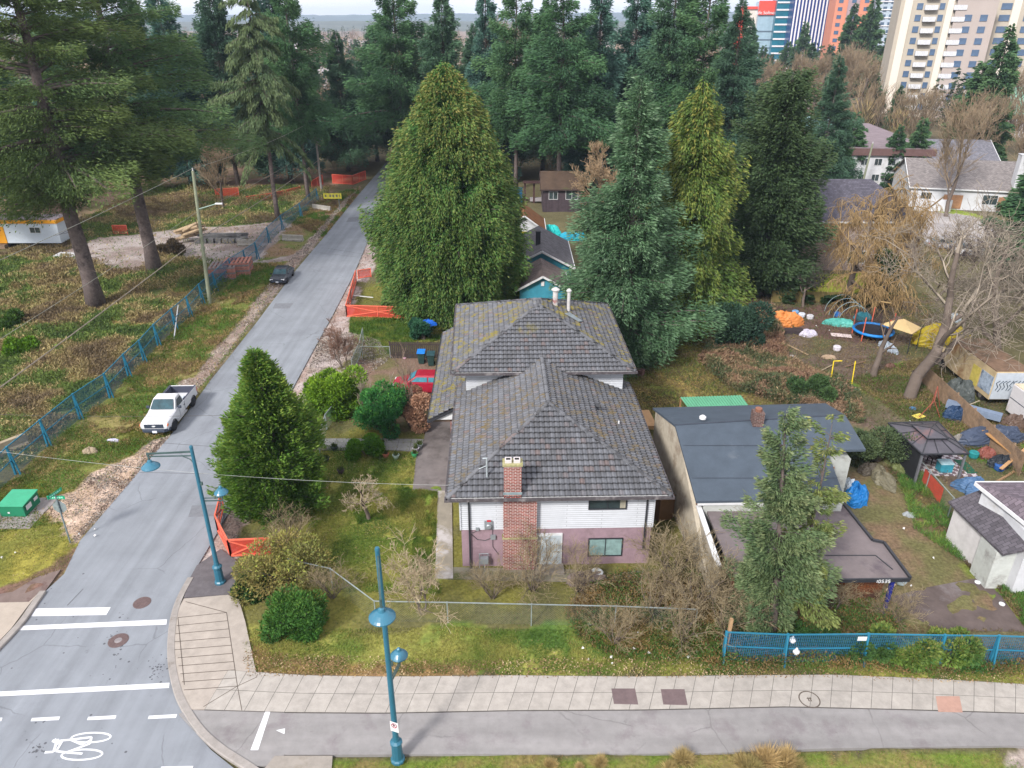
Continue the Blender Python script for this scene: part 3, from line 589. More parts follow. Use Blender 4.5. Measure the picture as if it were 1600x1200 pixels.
b.box((-.03, -.03, 3.58), (.09, .09, 2.3)); b.box((Wd + .03, -.03, 3.58), (.09, .09, 2.3)); b.build('upper_wall', siding, house)
b = MB(); b.box((Wd / 2, 16, 3.27), (Wd - .1, 10.6, 6.54)); lap(b, 0, Wd, 10.66, 4.6, 6.56); b.build('rear_wall', siding, house)
# roofs
E1, E2 = 4.7, 6.6
A = [(-.62, -.55, E1), (Wd + .72, -.55, E1)]; ap = (4.72, 5.0, 7.08)
bk = 12.2
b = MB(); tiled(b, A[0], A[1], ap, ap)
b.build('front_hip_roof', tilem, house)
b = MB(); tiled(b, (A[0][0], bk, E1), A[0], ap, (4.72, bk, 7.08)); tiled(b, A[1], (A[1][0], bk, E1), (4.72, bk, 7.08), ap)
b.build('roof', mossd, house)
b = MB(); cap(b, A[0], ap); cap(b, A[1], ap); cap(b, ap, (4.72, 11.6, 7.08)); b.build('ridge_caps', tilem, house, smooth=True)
R0 = [(-.8, 10.0, E2), (10.4, 10.0, E2), (10.35, 22.0, E2), (-1.0, 22.0, E2)]; a1 = (4.75, 15.5, 8.98); a2 = (4.75, 16.5, 8.98)
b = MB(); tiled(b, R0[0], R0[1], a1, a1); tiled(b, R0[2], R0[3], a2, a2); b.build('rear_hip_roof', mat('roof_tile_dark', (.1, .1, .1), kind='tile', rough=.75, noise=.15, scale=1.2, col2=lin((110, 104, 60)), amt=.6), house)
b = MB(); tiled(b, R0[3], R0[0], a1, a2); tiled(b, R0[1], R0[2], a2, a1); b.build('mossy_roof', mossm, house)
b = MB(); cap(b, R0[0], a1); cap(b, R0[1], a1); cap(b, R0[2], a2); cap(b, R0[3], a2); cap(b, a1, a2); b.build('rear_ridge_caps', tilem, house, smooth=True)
# soffits, fascia, gutters
b = MB()
b.slab([(A[0][0], -.55, E1), (A[1][0], -.55, E1), (A[1][0], 11.4, E1), (A[0][0], 11.4, E1)], .06)
b.slab([(R0[0][0], 10.0, E2), (R0[1][0], 10.0, E2), (R0[2][0], 22, E2), (R0[3][0], 22, E2)], .06); b.build('soffit', whitep, house)
b = MB()
def gutter(p, q):
    b.bar(Vector(p) + Vector((0, 0, -.06)), Vector(q) + Vector((0, 0, -.06)), .13, .13)
gutter((A[0][0] - .06, -.63, E1), (A[1][0] + .06, -.63, E1)); gutter((A[0][0] - .07, -.7, E1), (A[0][0] - .07, 10, E1)); gutter((A[1][0] + .07, -.7, E1), (A[1][0] + .07, 11.4, E1))
gutter((R0[0][0], 9.92, E2), (R0[1][0], 9.92, E2)); gutter((R0[0][0] - .07, 9.9, E2), (R0[3][0] - .07, 22.1, E2)); gutter((R0[1][0] + .07, 9.9, E2), (R0[2][0] + .07, 22.1, E2))
b.build('gutter', mat('gutter_metal', lin((74, 70, 74)), rough=.6, noise=.25, scale=6, col2=lin((120, 116, 118)), amt=.5), house)
for x, z1, z0 in ((.42, 4.6, .1), (9.45, 4.6, 1.2)):
    b = MB(); b.tube([(x, -.6, z1), (x, -.12, z1 - .18), (x, -.1, z0), (x, -.22, z0 - .1)], .05, 8); b.build('downpipe', darkm, house)
# chimney on the front wall
b = MB(); b.box((3.0, -.19, 1.02), (1.76, .38, 2.04)); b.box((3.0, -.165, 3.34), (1.7, .33, 2.6)); b.box((2.62, -.3, 5.5), (.86, .5, 2.1)); ch = b.build('chimney', brick, house)
b = MB(); b.box((3.0, -.2, 2.07), (1.8, .42, .06)); b.box((2.62, -.3, 6.6), (.98, .62, .1)); b.build('chimney_cap', mat('mossy_cap', lin((150, 146, 110)), noise=.3, scale=5, col2=lin((112, 116, 30)), amt=.5, rough=.9), ch)
fl = mat('flue_clay', lin((190, 184, 186)), noise=.1)
for dx in (-.21, .21):
    b = MB()
    for sx, sy, wx, wy in ((0, -.13, .32, .05), (0, .13, .32, .05), (-.135, 0, .05, .21), (.135, 0, .05, .21)): b.box((2.62 + dx + sx, -.3 + sy, 6.73), (wx, wy, .18))
    b.build('flue', fl, ch); 
b = MB(); b.box((2.41, -.3, 6.79), (.21, .2, .02)); b.box((2.83, -.3, 6.79), (.21, .2, .02)); b.build('flue_opening', mat('soot', (.01, .01, .01), rough=1), ch)
b = MB(); b.bar((2.15, -.58, 4.98), (3.09, -.58, 4.98), .03, .12); b.build('flashing', mat('flashing', lin((150, 170, 180)), rough=.4, metal=.5), ch)
# windows and door
def window(par, x0, x1, z0, z1, y, fm, panes=2, gm=gls, fw=.05, dep=.05, blind=None, name='window'):
    b = MB(); m_ = fw
    for (cx, cz, sx, sz) in (((x0 + x1) / 2, z0, x1 - x0, m_), ((x0 + x1) / 2, z1, x1 - x0, m_), (x0, (z0 + z1) / 2, m_, z1 - z0 + m_), (x1, (z0 + z1) / 2, m_, z1 - z0 + m_)): b.box((cx, y - dep / 2 - .005, cz), (sx - (0 if sx > m_ else 0) + (.0), dep + .02 + (.004 if sx == m_ else 0), sz))
    for k in range(1, panes): xx = x0 + (x1 - x0) * k / panes; b.box((xx, y - dep / 2, (z0 + z1) / 2), (m_ * .8, dep, z1 - z0 - m_))
    o = b.build(name, fm, par)
    b = MB(); b.box(((x0 + x1) / 2, y - .012, (z0 + z1) / 2), (x1 - x0 - .02, .024, z1 - z0 - .02)); b.build('pane', gm, o)
    return o
whf = mat('aluminium', lin((150, 156, 162)), rough=.4, metal=.3); 
window(house, 6.5, 8.4, 3.62, 4.5, -.04, darkm)
b = MB(); b.box((8.22, -.075, 4.06), (.28, .01, .8)); b.build('curtain', mat('curtain_cloth', lin((150, 146, 132))), house)
window(house, 6.6, 8.35, .62, 1.72, -.0, darkm, gm=mat('curtained_glass', lin((122, 148, 148)), rough=.25, noise=.25, scale=2.5, spec=.7))
b = MB(); b.box((4.55, -.04, 1.05), (1.32, .08, 2.12)); dr = b.build('door_frame', whitep, house)
b = MB(); b.box((4.55, -.06, 1.0), (1.18, .08, 2.0)); b.box((4.55, -.11, 1.45), (.9, .03, .8)); b.box((4.55, -.11, .5), (.9, .03, .7)); d2 = b.build('door', mat('door_paint', lin((178, 188, 196)), rough=.5, noise=.08, scale=2), house)
b = MB(); b.tube([(5.03, -.1, 1.0), (5.03, -.17, 1.0), (4.93, -.17, 1.0)], .02, 6); b.build('handle', darkm, d2)
b = MB(); b.box((4.55, -.45, .09), (1.5, .8, .18)); b.build('doorstep', conc2, house)
grm = mat('meter_grey', lin((140, 146, 152)), rough=.4, noise=.1, metal=.3)
b = MB(); b.box((1.4, -.06, 2.72), (.42, .1, .5)); b.lathe([(.15, 0), (.15, .1), (.11, .14)], (1.42, -.11, 2.7), 14, (0, -1, 0)); b.build('electric_meter', grm, house)
b = MB(); b.box((1.42, -.13, 3.02), (.2, .05, .07)); b.build('red_meter_tag', mat('red_tag', lin((180, 40, 50))), house)
b = MB(); b.box((1.62, -.06, 1.95), (.26, .1, .26)); b.box((.82, -.06, 2.48), (.16, .1, .18)); b.build('junction_box', grm, house)
b = MB(); b.tube([(.5, -.03, 2.15), (.8, -.04, 1.8), (1.2, -.04, 1.72), (1.5, -.04, 1.86)], .018, 5); b.tube([(1.6, -.03, 2.5), (1.6, -.03, 1.3), (1.9, -.03, .8)], .012, 5); b.tube([(.55, -.03, 2.2), (.95, -.04, 2.44)], .015, 5); b.build('wall_cable', darkm, house)
b = MB(); b.box((1.15, -.25, .62), (.42, .26, .34)); b.tube([(.9, -.2, .1), (.9, -.2, 1.0), (1.35, -.2, 1.0), (1.35, -.2, .6)], .03, 6); b.tube([(1.15, -.3, .5), (1.15, -.3, .05)], .03, 6); b.build('gas_meter', grm, house)
# roof fittings
b = MB(); b.tube([(1.35, .55, 5.2), (1.35, .55, 6.35), (1.15, .5, 6.35)], .045, 8); b.tube([(1.35, .55, 5.9), (.95, .5, 5.75)], .02, 6); b.build('service_mast', mat('galvanised', lin((176, 186, 192)), rough=.4, metal=.4), house)
b = MB(); b.tube([(7.6, 6.3, 5.7), (7.6, 6.3, 6.25)], .11, 10); b.tube([(7.6, 6.3, 6.2), (7.6, 6.0, 6.4)], .13, 10); b.build('roof_vent', darkm, house)
b = MB(); b.tube([(8.75, 5.4, 5.2), (8.75, 5.4, 5.68)], .045, 8); b.build('vent_pipe', whitep, house)
for x, y, h_, wdt in ((5.95, 16.6, 1.15, .22), (6.85, 16.5, 1.1, .14)):
    b = MB(); b.tube([(x, y, 7.9), (x, y, 8.4 + h_)], wdt * .8, 12); b.lathe([(wdt * 1.2, 0), (wdt * 1.3, .08), (wdt * .5, .2)], (x, y, 8.42 + h_), 14); b.build('flue_stack', mat('stack_paint', lin((178, 176, 176)), noise=.2, scale=3, col2=lin((130, 62, 56)), amt=.56), house)
b = MB(); b.slab([(6.5, 15.4, 8.38), (7.4, 14.8, 8.02), (7.7, 15.2, 7.9), (6.9, 16.0, 8.22)], .02); b.build('lead_flashing', mat('lead', lin((150, 160, 168)), rough=.4, metal=.4), house)
# lean-to
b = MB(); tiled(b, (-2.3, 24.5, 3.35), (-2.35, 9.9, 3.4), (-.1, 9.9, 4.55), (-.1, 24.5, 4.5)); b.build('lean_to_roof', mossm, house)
b = MB(); b.add([(-2.3, 10, 3.38), (-.1, 10, 3.4), (-.1, 10, 4.5)], [(0, 1, 2)]); b.box((-1.1, 17.5, 3.2), (2.1, 14, .06)); b.box((-.32, 10.45, 1.5), (.18, .2, 3)); b.build('lean_to_gable', whitep, house)
b = MB(); b.bar((-2.4, 9.9, 3.3), (-.1, 9.9, 4.45), .1, .16); b.bar((-2.42, 9.9, 3.32), (-2.38, 24.5, 3.28), .12, .12); b.build('lean_to_fascia', darkm, house)
b = MB(); b.box((-.75, 10.6, 1.55), (.62, .5, 3.1)); b.box((-2.0, 23, 1.5), (.3, .3, 3)); b.box((-2.0, 17, 1.5), (.3, .3, 3)); b.build('brick_pillar', brick, house)
# ---------------------------------------------------------------- neighbour with dark membrane roof
memb = mat('dark_membrane', lin((66, 76, 88)), rough=.8, noise=.14, scale=1.2, col2=lin((92, 98, 106)), amt=.6)
beige = mat('beige_siding', lin((168, 160, 146)), rough=.9, noise=.15, scale=2.5, col2=lin((136, 124, 110)), amt=.5, bump=.3)
purp = mat('tar_roof', lin((106, 98, 100)), rough=.85, noise=.14, scale=1.3, col2=lin((84, 76, 82)), amt=.5)
q = P(1110, 850); nb = thing('house', 'low house with dark membrane roof and streaky beige side wall, behind the spruce', 'house', (10, 32, 0))
def W3(px, py, z): return tuple(P(px, py, z))
FL, FR, BL, BR = W3(1088, 783, 3.3), W3(1320, 779, 3.3), W3(1055, 664, 5.2), W3(1322, 648, 5.2)
KL, KR = W3(1020, 637, 4.0), W3(1290, 630, 4.0); MR = Vector(W3(1353, 702, 4.5))
b = MB(); b.slab([FL, FR, (FR[0], MR.y, 4.45), tuple(MR), (MR.x - .2, BR[1], BR[2]), BL], .14); b.slab([BL, (MR.x - .2, BR[1], BR[2]), KR, KL], .14)
b.build('roof', memb, nb, world=True)
b = MB()
for i in (2, 5):
    y = FL[1] + (BL[1] - FL[1]) * i / 7; z = FL[2] + (BL[2] - FL[2]) * i / 7 + .008; b.bar((FL[0] - .3 * i / 7 + .1, y, z), (FR[0], y, z), .03, .01)
b.bar(Vector(BL) + Vector((0, 0, .01)), Vector((MR.x - .2, BR[1], BR[2] + .01)), .1, .02); b.build('membrane_seams', mat('seam', lin((56, 62, 74)), noise=.2), nb, world=True)
b = MB(); xs = .18
prof = [(FL[0] + xs, 28.4, 0), (FL[0] + xs, 28.4, 2.45), (FL[0] + xs, FL[1] + .3, 2.75), (FL[0] + xs, FL[1] + .1, 3.2), (BL[0] + .15, BL[1], 5.05), (KL[0] + .15, KL[1] - .2, 3.85), (KL[0] + .15, KL[1] - .2, 0)]
n = len(prof); vs = prof + [(p[0] + .2, p[1], p[2]) for p in prof]
b.add(vs, [tuple(range(n))[::-1], tuple(range(n, 2 * n))] + [(i, (i + 1) % n, n + (i + 1) % n, n + i) for i in range(n)]); b.build('side_wall', beige, nb, world=True, recalc=True)
b = MB(); b.bar((FL[0] + xs + .05, 28.35, 2.5), (FL[0] + xs + .05, FL[1] + .3, 2.8), .26, .08); b.bar((FL[0] + .1, FL[1] + .05, 3.1), (FR[0], FR[1] + .05, 3.1), .06, .2); b.build('white_coping', whitep, nb, world=True)
b = MB(); X0 = FL[0] + .35; b.add([], []); b.box(((X0 + FR[0]) / 2, 36, 1.55), (FR[0] - X0 - .2, 6.6, 3.1)); b.box(((X0 + MR.x - .6) / 2, 37.6, 1.9), (MR.x - .6 - X0, 3.2, 3.7)); b.build('wall', mat('grey_siding', lin((170, 174, 172)), rough=.7, noise=.1, scale=3, col2=lin((140, 140, 138))), nb, world=True)
b = MB(); b.box((FL[0] + .16, 33.6, 2.35), (.06, 1.5, 1.15), rx=.1); b.build('boarded_window', mat('brown_board', lin((104, 76, 66)), noise=.2, scale=6), nb, world=True)
b = MB(); b.box((BL[0] + .16, 38.4, 3.1), (.06, .7, .6)); b.build('boarded_window', MATS['brown_board'], nb, world=True)
b = MB(); b.box((MR.x - 1.9, 35.95, 2.6), (.9, .06, 1.3)); b.build('door', mat('orange_door', lin((150, 104, 74)), noise=.2), nb, world=True)
q = P(1184, 662, 5.2); b = MB(); b.box((q.x, q.y + .2, 5.4), (.6, .6, 1.0)); c_ = b.build('chimney', mat('old_brick', lin((96, 66, 60)), kind='brick', col2=(.2, .17, .16)), nb, world=True); b = MB(); b.lathe([(.18, 0), (.2, .2), (.14, .22)], (q.x, q.y + .2, 5.9), 12); b.build('flue', mat('clay', lin((130, 90, 74))), c_, world=True)
for px, py in ((1063, 638), (1097, 661), (1171, 637)):
    q = P(px, py, 4.9); b = MB(); b.lathe([(.2, 0), (.2, .12), (.1, .2)], (q.x, q.y, 4.2 if py < 650 else 5.2), 10); b.build('roof_vent', whitep, nb, world=True)
# carport with flat roof
cp = thing('carport', 'flat purple-grey carport roof with dark parapet before the low house', 'carport', (15, 29, 0))
zc = 2.55
poly = [W3(*p, zc) for p in ((1104, 797), (1316, 786), (1363, 845), (1381, 849), (1422, 904), (1256, 906), (1150, 900), (1140, 885))]
b = MB(); b.prism(poly, zc - .14, zc); b.build('roof', purp, cp, world=True)
b = MB()
for i in (1, 2, 3): b.bar(Vector(poly[i]) + Vector((0, 0, .02)), Vector(poly[i + 1]) + Vector((0, 0, .02)), .12, .2)
b.bar(Vector(poly[4]) + Vector((0, 0, -.07)), Vector(poly[5]) + Vector((0, 0, -.07)), .08, .2); b.bar(Vector(poly[5]) + Vector((0, 0, -.07)), Vector(poly[6]) + Vector((0, 0, -.07)), .08, .2)
a_ = Vector(W3(1262, 868, zc)); c_ = Vector(W3(1368, 868, zc)); d_ = Vector(W3(1395, 890, zc)); b.bar(a_, c_, .05, .05); b.bar(c_, d_, .05, .05)
b.build('parapet', darkm, cp, world=True)
x0, y0 = poly[5][0] + .3, poly[5][1] + 1.2; x1 = poly[4][0] - .5
b = MB(); b.box(((x0 + x1) / 2, y0, 1.2), (x1 - x0, .12, 2.35)); b.build('back_wall', mat('orange_brown_boards', lin((112, 66, 40)), noise=.3, scale=2, kind='boards', col2=lin((66, 46, 38))), cp, world=True)
b = MB(); b.box((x0 - 1.2, y0 + .4, 1.2), (1.9, .1, 2.3)); b.build('graffiti_panel', mat('pale_panel', lin((120, 130, 140)), noise=.25, scale=3, col2=lin((60, 72, 80)), amt=.5), cp, world=True)
b = MB(); b.box((poly[4][0] - .62, poly[4][1] + .25, 1.2), (.16, .16, 2.36)); b.build('blue_post', mat('navy', lin((22, 32, 110)), noise=.15), cp, world=True)
for dx_ in (.2, -3.2): b = MB(); b.box((poly[5][0] + dx_, poly[5][1] + .3, 1.2), (.14, .14, 2.36)); b.build('post', mat('brown_post', lin((84, 58, 44))), cp, world=True)
b = MB(); q = W3(1378, 911, 2.3)
def seg7(b, x, y, z, s, ch_):
    on = {'0': 'abcdef', '1': 'bc', '2': 'abged', '4': 'fgbc', '5': 'afgcd', '6': 'afgedc', '8': 'abcdefg', '3': 'abgcd', '9': 'abfgcd', '7': 'abc'}[ch_]
    L_ = {'a': (0, 2, 1, 2), 'b': (1, 1, 1, 2), 'c': (1, 0, 1, 1), 'd': (0, 0, 1, 0), 'e': (0, 0, 0, 1), 'f': (0, 1, 0, 2), 'g': (0, 1, 1, 1)}
    for k in on: a, c, d, e = L_[k]; b.bar((x + a * s, y, z + c * s), (x + d * s, y, z + e * s), s * .4, .02, up=(0, 1, 0))
for i, c_ in enumerate('10535'): seg7(b, q[0] - .35 + i * .15, poly[4][1] - .06, 2.36, .08, c_)
b.build('house_number', whitep, cp, world=True)
# green corrugated shed roof behind
gs = thing('lean_to_shed', 'small shed with green corrugated roof behind the dark-roofed house', 'shed', (P(1115, 650).x, 42, 0))
c4 = [W3(1063, 621, 2.6), W3(1158, 618, 2.6), W3(1170, 634, 2.2), W3(1075, 637, 2.2)]
b = MB(); A_, B_, C_, D_ = map(Vector, c4); n = 44
for i in range(n):
    t0, t1 = i / n, (i + 1) / n; h0, h1 = (.05 if i % 2 else 0), (0 if i % 2 else .05); u = Vector((0, 0, 1))
    b.add([D_.lerp(C_, t0) + u * h0, D_.lerp(C_, t1) + u * h1, A_.lerp(B_, t1) + u * h1, A_.lerp(B_, t0) + u * h0], [(0, 1, 2, 3)])
b.build('corrugated_roof', mat('green_sheet', lin((72, 132, 104)), rough=.5, noise=.12, scale=2), gs, world=True)
b = MB()
for p in c4: b.box((p[0] * .98 + gs.location.x * .02, p[1] + .1, p[2] / 2 - .05), (.1, .1, p[2] - .1))
b.bar(Vector(c4[3]) - Vector((0, 0, .1)), Vector(c4[2]) - Vector((0, 0, .1)), .06, .15); b.build('post', mat('raw_timber', lin((140, 106, 76)), noise=.2, scale=5), gs, world=True)
# ---------------------------------------------------------------- generic gabled building
def gable(name, label, cat, x0, x1, y0, y1, ze, zr, axis, wm, rm, ov=.4, hip=0, wins=(), chimneys=(), fascia=whitep, rz=0.):
    t = thing(name, label, cat, ((x0 + x1) / 2, (y0 + y1) / 2, 0), rz); hx, hy = (x1 - x0) / 2, (y1 - y0) / 2
    b = MB()
    if axis == 'x':
        yc = 0; pr = [(-hx, -hy), (-hx, hy)]
        vs = [(x, y, z) for x in (-hx, hx) for (y, z) in ((-hy, 0), (-hy, ze), (0, zr - .1 if not hip else ze), (hy, ze), (hy, 0))]
    else:
        vs = [(x, y, z) for y in (hy, -hy) for (x, z) in ((-hx, 0), (-hx, ze), (0, zr - .1 if not hip else ze), (hx, ze), (hx, 0))]
    b.add(vs, [(0, 1, 2, 3, 4), (9, 8, 7, 6, 5), (0, 5, 6, 1), (4, 3, 8, 9), (1, 6, 7, 2), (2, 7, 8, 3)]); b.build('wall', wm, t, recalc=True)
    k = (zr - ze) / (hy if axis == 'x' else hx); zo = ze - k * ov; b = MB(); th = .12
    if axis == 'x':
        e = hx + ov; f = hy + ov; r = e - hip
        b.slab([(-e, -f, zo), (e, -f, zo), (r, 0, zr), (-r, 0, zr)], th); b.slab([(e, f, zo), (-e, f, zo), (-r, 0, zr), (r, 0, zr)], th)
        if hip: b.slab([(-e, f, zo), (-e, -f, zo), (-r, 0, zr)], th); b.slab([(e, -f, zo), (e, f, zo), (r, 0, zr)], th)
        fa = [((-e, -f, zo), (e, -f, zo))] + ([((-e, -f, zo), (-e, 0, zr)), ((e, -f, zo), (e, 0, zr))] if not hip else [])
    else:
        e = hx + ov; f = hy + ov; r = f - hip
        b.slab([(-e, -f, zo), (0, -r, zr), (0, r, zr), (-e, f, zo)], th); b.slab([(e, -f, zo), (e, f, zo), (0, r, zr), (0, -r, zr)], th)
        if hip: b.slab([(-e, -f, zo), (e, -f, zo), (0, -r, zr)], th); b.slab([(-e, f, zo), (0, r, zr), (e, f, zo)], th)
        fa = [((-e, -f, zo), (-e, f, zo)), ((e, -f, zo), (e, f, zo))] + ([((-e, -f, zo), (0, -f, zr)), ((e, -f, zo), (0, -f, zr))] if not hip else [])
    b.build('roof', rm, t)
    b = MB()
    for p, q in fa: b.bar(Vector(p) + Vector((0, -.02, -.06)), Vector(q) + Vector((0, -.02, -.06)), .08, .18)
    b.build('fascia', fascia, t)
    for (a, c, z0, z1, side) in wins:
        if side == 'f': window(t, a, c, z0, z1, -hy, whitep)
        else:
            b = MB(); b.box((-hx - .02 if side == 'l' else hx + .02, (a + c) / 2, (z0 + z1) / 2), (.06, c - a, z1 - z0)); o = b.build('window', whitep, t)
            b = MB(); b.box((-hx - .05 if side == 'l' else hx + .05, (a + c) / 2, (z0 + z1) / 2), (.02, c - a - .12, z1 - z0 - .12)); b.build('pane', gls, o)
    for (cx, cy, s, z0, z1, m_) in chimneys: b = MB(); b.box((cx, cy, (z0 + z1) / 2), (s, s, z1 - z0)); b.box((cx, cy, z1 + .04), (s + .12, s + .12, .08)); b.build('chimney', m_, t)
    return t
turq = mat('turquoise_paint', lin((56, 132, 156)), rough=.7, noise=.12, scale=2)
asr = mat('grey_shingle', lin((100, 98, 104)), kind='shingle', rough=.9, noise=.16, scale=1.5)
asr2 = mat('brown_shingle', lin((110, 98, 96)), kind='shingle', rough=.9, noise=.16, scale=1.5)
wht = mat('white_render', lin((188, 190, 196)), rough=.8, noise=.08, scale=1.5, col2=lin((160, 158, 156)), amt=.56)
creamw = mat('cream_render', lin((182, 170, 152)), rough=.8, noise=.1, scale=1.5)
t = gable('garage', 'small turquoise gabled garage with white verge boards behind the house chimneys', 'garage', XW(812, 69), XW(882, 69), 69, 74.4, 2.75, 3.95, 'y', turq, asr2)
b = MB(); b.box((0, -2.75, 3.1), (.3, .06, .45)); b.build('gable_vent', whitep, t)
t = gable('cottage', 'turquoise cottage with long grey roof beyond the turquoise garage', 'house', XW(800, 76, 3), XW(868, 76, 3) + 1.6, 75.6, 85.5, 2.9, 4.5, 'y', turq, asr, chimneys=[(-.3, -2.0, .5, 4, 5.7, darkm)])
t = gable('shed', 'white shed with yellow door panel and rusty moss roof beside the big cedar', 'shed', XW(790, 93, 2), XW(848, 93, 2), 92, 98, 2.6, 4.3, 'y', wht, mat('mossy_brown_roof', lin((104, 70, 44)), noise=.3, scale=1.2, rough=.95, col2=lin((126, 74, 40)), amt=.5))
b = MB(); b.box((.35, -3.06, 1.3), (2.7, .08, 1.9)); b.build('yellow_door', mat('yellow_door', lin((150, 142, 30)), noise=.25, scale=2), t)
t = gable('cabin', 'dark weathered cabin with mossy brown roof among the fir trunks', 'cabin', XW(846, 118, 2), XW(902, 118, 2), 112, 119, 3.6, 5.4, 'x', mat('dark_cabin_wall', lin((70, 60, 66)), kind='boards', noise=.25), mat('cabin_roof', lin((74, 60, 50)), noise=.3, scale=.8, rough=.95, col2=lin((66, 70, 42)), amt=.5), fascia=mat('dark_fascia', lin((60, 48, 46))), wins=[(-1.9, -.6, 1.9, 3.0, 'f'), (.6, 2.4, 1.9, 3.2, 'f')])
# garden clutter frame near cabin
t = thing('junk_shelter', 'dark open timber frame stacked with junk beside the fir trunk', 'frame', (P(840, 318).x, P(840, 318).y, 0)); b = MB()
for x in (-2, -.6, .9, 2): b.box((x, 0, 1.6), (.28, .28, 3.2))
b.box((0, 0, 3.3), (4.6, 1.6, .12)); b.build('posts', mat('dark_brown', lin((66, 46, 46)), noise=.3, scale=3), t)
b = MB(); b.box((-3.6, .4, 1.2), (2.4, .1, 2.4)); b.build('blue_panel', mat('blue_panel', lin((20, 80, 116)), noise=.2), t)
b = MB(); b.box((0, .3, .6), (2.4, .8, .5)); b.box((.8, -.2, 1.1), (.5, .4, .5)); b.build('shelf_boards', mat('pale_junk', lin((140, 136, 140)), noise=.3, scale=4), t)
# right hand houses
t = gable('house', 'brick house with grey tiled hip roof half hidden by the golden weeping tree', 'house', 28.5, 46, 83, 93, 6, 9.4, 'x', mat('pink_brick', lin((128, 104, 98)), kind='brick', noise=.15), mat('grey_tile', lin((88, 86, 98)), kind='shingle', noise=.15, rough=.9), hip=5, wins=[(-7, -5.4, 3.6, 5, 'f'), (-3.5, -1.5, 3.6, 5, 'f'), (-6.5, -4.6, .9, 2.3, 'f'), (1, 3, .9, 2.3, 'f')])
b = MB(); b.box((-8.2, -5.4, 1.2), (1, .5, 2.4)); b.box((-7.9, -6, .35), (2.4, .6, .7)); b.build('white_porch', whitep, t)
b = MB(); b.slab([(-4.3, -2.2, 7.9), (-3.2, -2.2, 7.9), (-3.2, -1.2, 8.7), (-4.3, -1.2, 8.7)], .1); b.build('skylight', mat('skylight', lin((190, 200, 210)), rough=.2), t)
t = gable('house', 'wide low house with pale grey roof, boarded orange windows and a tall white chimney', 'house', 62, 78, 113, 126, 3.3, 6.4, 'x', wht, mat('pale_grey_roof', lin((132, 126, 126)), kind='shingle', noise=.1), hip=0, rz=-.25, wins=[(-6.5, -5, .5, 2.4, 'f'), (2, 4, 1, 2.4, 'f')], chimneys=[(6.5, -5.5, 1.6, 0, 8.2, wht)])
for bx_, bw_ in ((-2, 2.6), (5.0, 1.8)): b = MB(); b.box((bx_, -6.56, 1.2), (bw_, .1, 2)); b.build('boarded_window', mat('orange_ply', lin((150, 112, 84)), noise=.2), t)
b = MB(); b.box((-5, -8.5, .9), (5, .12, 1.8)); b.build('garden_wall', wht, t)
t = gable('house', 'white house with plain slate-grey roof between two bushy conifers', 'house', 70, 85, 134, 146, 3.6, 6.6, 'x', wht, mat('slate_grey', lin((118, 118, 128)), kind='shingle', noise=.1), rz=-.12, wins=[(-6, -4, 2.4, 3.8, 'f'), (-2, 0, 2.4, 3.8, 'f'), (2.5, 4, .9, 2.4, 'f')])
t = thing('house', 'white flat roofed block with brown roof edge behind the hedge', 'house', (65, 147, 0), -.1)
b = MB(); b.box((0, 0, 2.7), (14, 34, 5.4)); b.build('wall', wht, t)
b = MB(); b.box((0, 0, 5.9), (15, 35, 1.1)); b.build('roof_edge', mat('brown_edge', lin((96, 74, 72)), noise=.15), t); b = MB(); b.box((0, 0, 6.5), (14.4, 34.4, .1)); b.build('roof', mat('gravel_roof', lin((118, 106, 112)), noise=.25, scale=.8), t)
b = MB(); b.box((-5, 12, 7.2), (5, 7, 1.4)); b.build('glass_canopy', mat('green_glass', lin((120, 160, 160)), rough=.3), t)
for i in range(6):
    for z in (1.4, 4.0): window(t, -6.4 + i * 2.2, -5.2 + i * 2.2, z - .3, z + .8, -17, whitep)
t = gable('house', 'small white house far behind the dark conifers with four bright windows', 'house', 58, 74, 196, 206, 5, 8, 'x', wht, mat('mid_grey_roof', lin((128, 120, 124)), noise=.1), wins=[(-6 + k * 1.8, -5 + k * 1.8, 1.5, 4, 'f') for k in range(4)])
# garage and house at right edge
gg = thing('garage', 'white garage with grey shingled lean roof at the right picture edge', 'garage', (27.5, 33, 0))
e0, e1 = Vector(W3(1482, 783, 2.5)), Vector(W3(1568, 866, 2.5)); r0, r1 = Vector(W3(1536, 764, 3.5)), Vector(W3(1640, 850, 3.5))
b = MB(); b.slab([e0, e1, r1, r0], .12); b.slab([r0, r1, r1 + Vector((2.6, 0, -1)), r0 + Vector((2.6, 0, -1))], .12); b.build('roof', mat('charcoal_shingle', lin((92, 88, 96)), kind='shingle', noise=.14), gg, world=True)
b = MB(); u = Vector((.3, 0, 0)); a_, c_ = e0 + u + Vector((0, -.2, 0)), e1 + u + Vector((0, .4, 0))
b.add([(a_.x, a_.y, 0), (c_.x, c_.y, 0), (c_.x, c_.y, 2.4), (a_.x, a_.y, 2.4), (a_.x + 4, a_.y, 0), (c_.x + 4, c_.y, 0), (c_.x + 4, c_.y, 2.4), (a_.x + 4, a_.y, 2.4)], [(0, 1, 2, 3), (1, 5, 6, 2), (4, 0, 3, 7)])
b.build('wall', mat('dirty_white_wall', lin((186, 184, 186)), rough=.9, noise=.15, scale=1.5, col2=lin((140, 130, 124)), amt=.54), gg, world=True, recalc=True)
xw_ = XW(1557, 29.6, 2.2); b = MB(); b.box((xw_ + 2.6, 30.3, 1.15), (5.2, 1.3, 2.3)); lap(b, xw_, xw_ + 5.2, 29.62, 0, 2.3, .16); b.build('front_wall', mat('grey_siding', lin((170, 174, 172))), gg, world=True)
bg_ = thing('gate', 'black sheeted gate leaning between the white garage and the brown lot', 'gate', tuple(P(1525, 902))); b = MB()
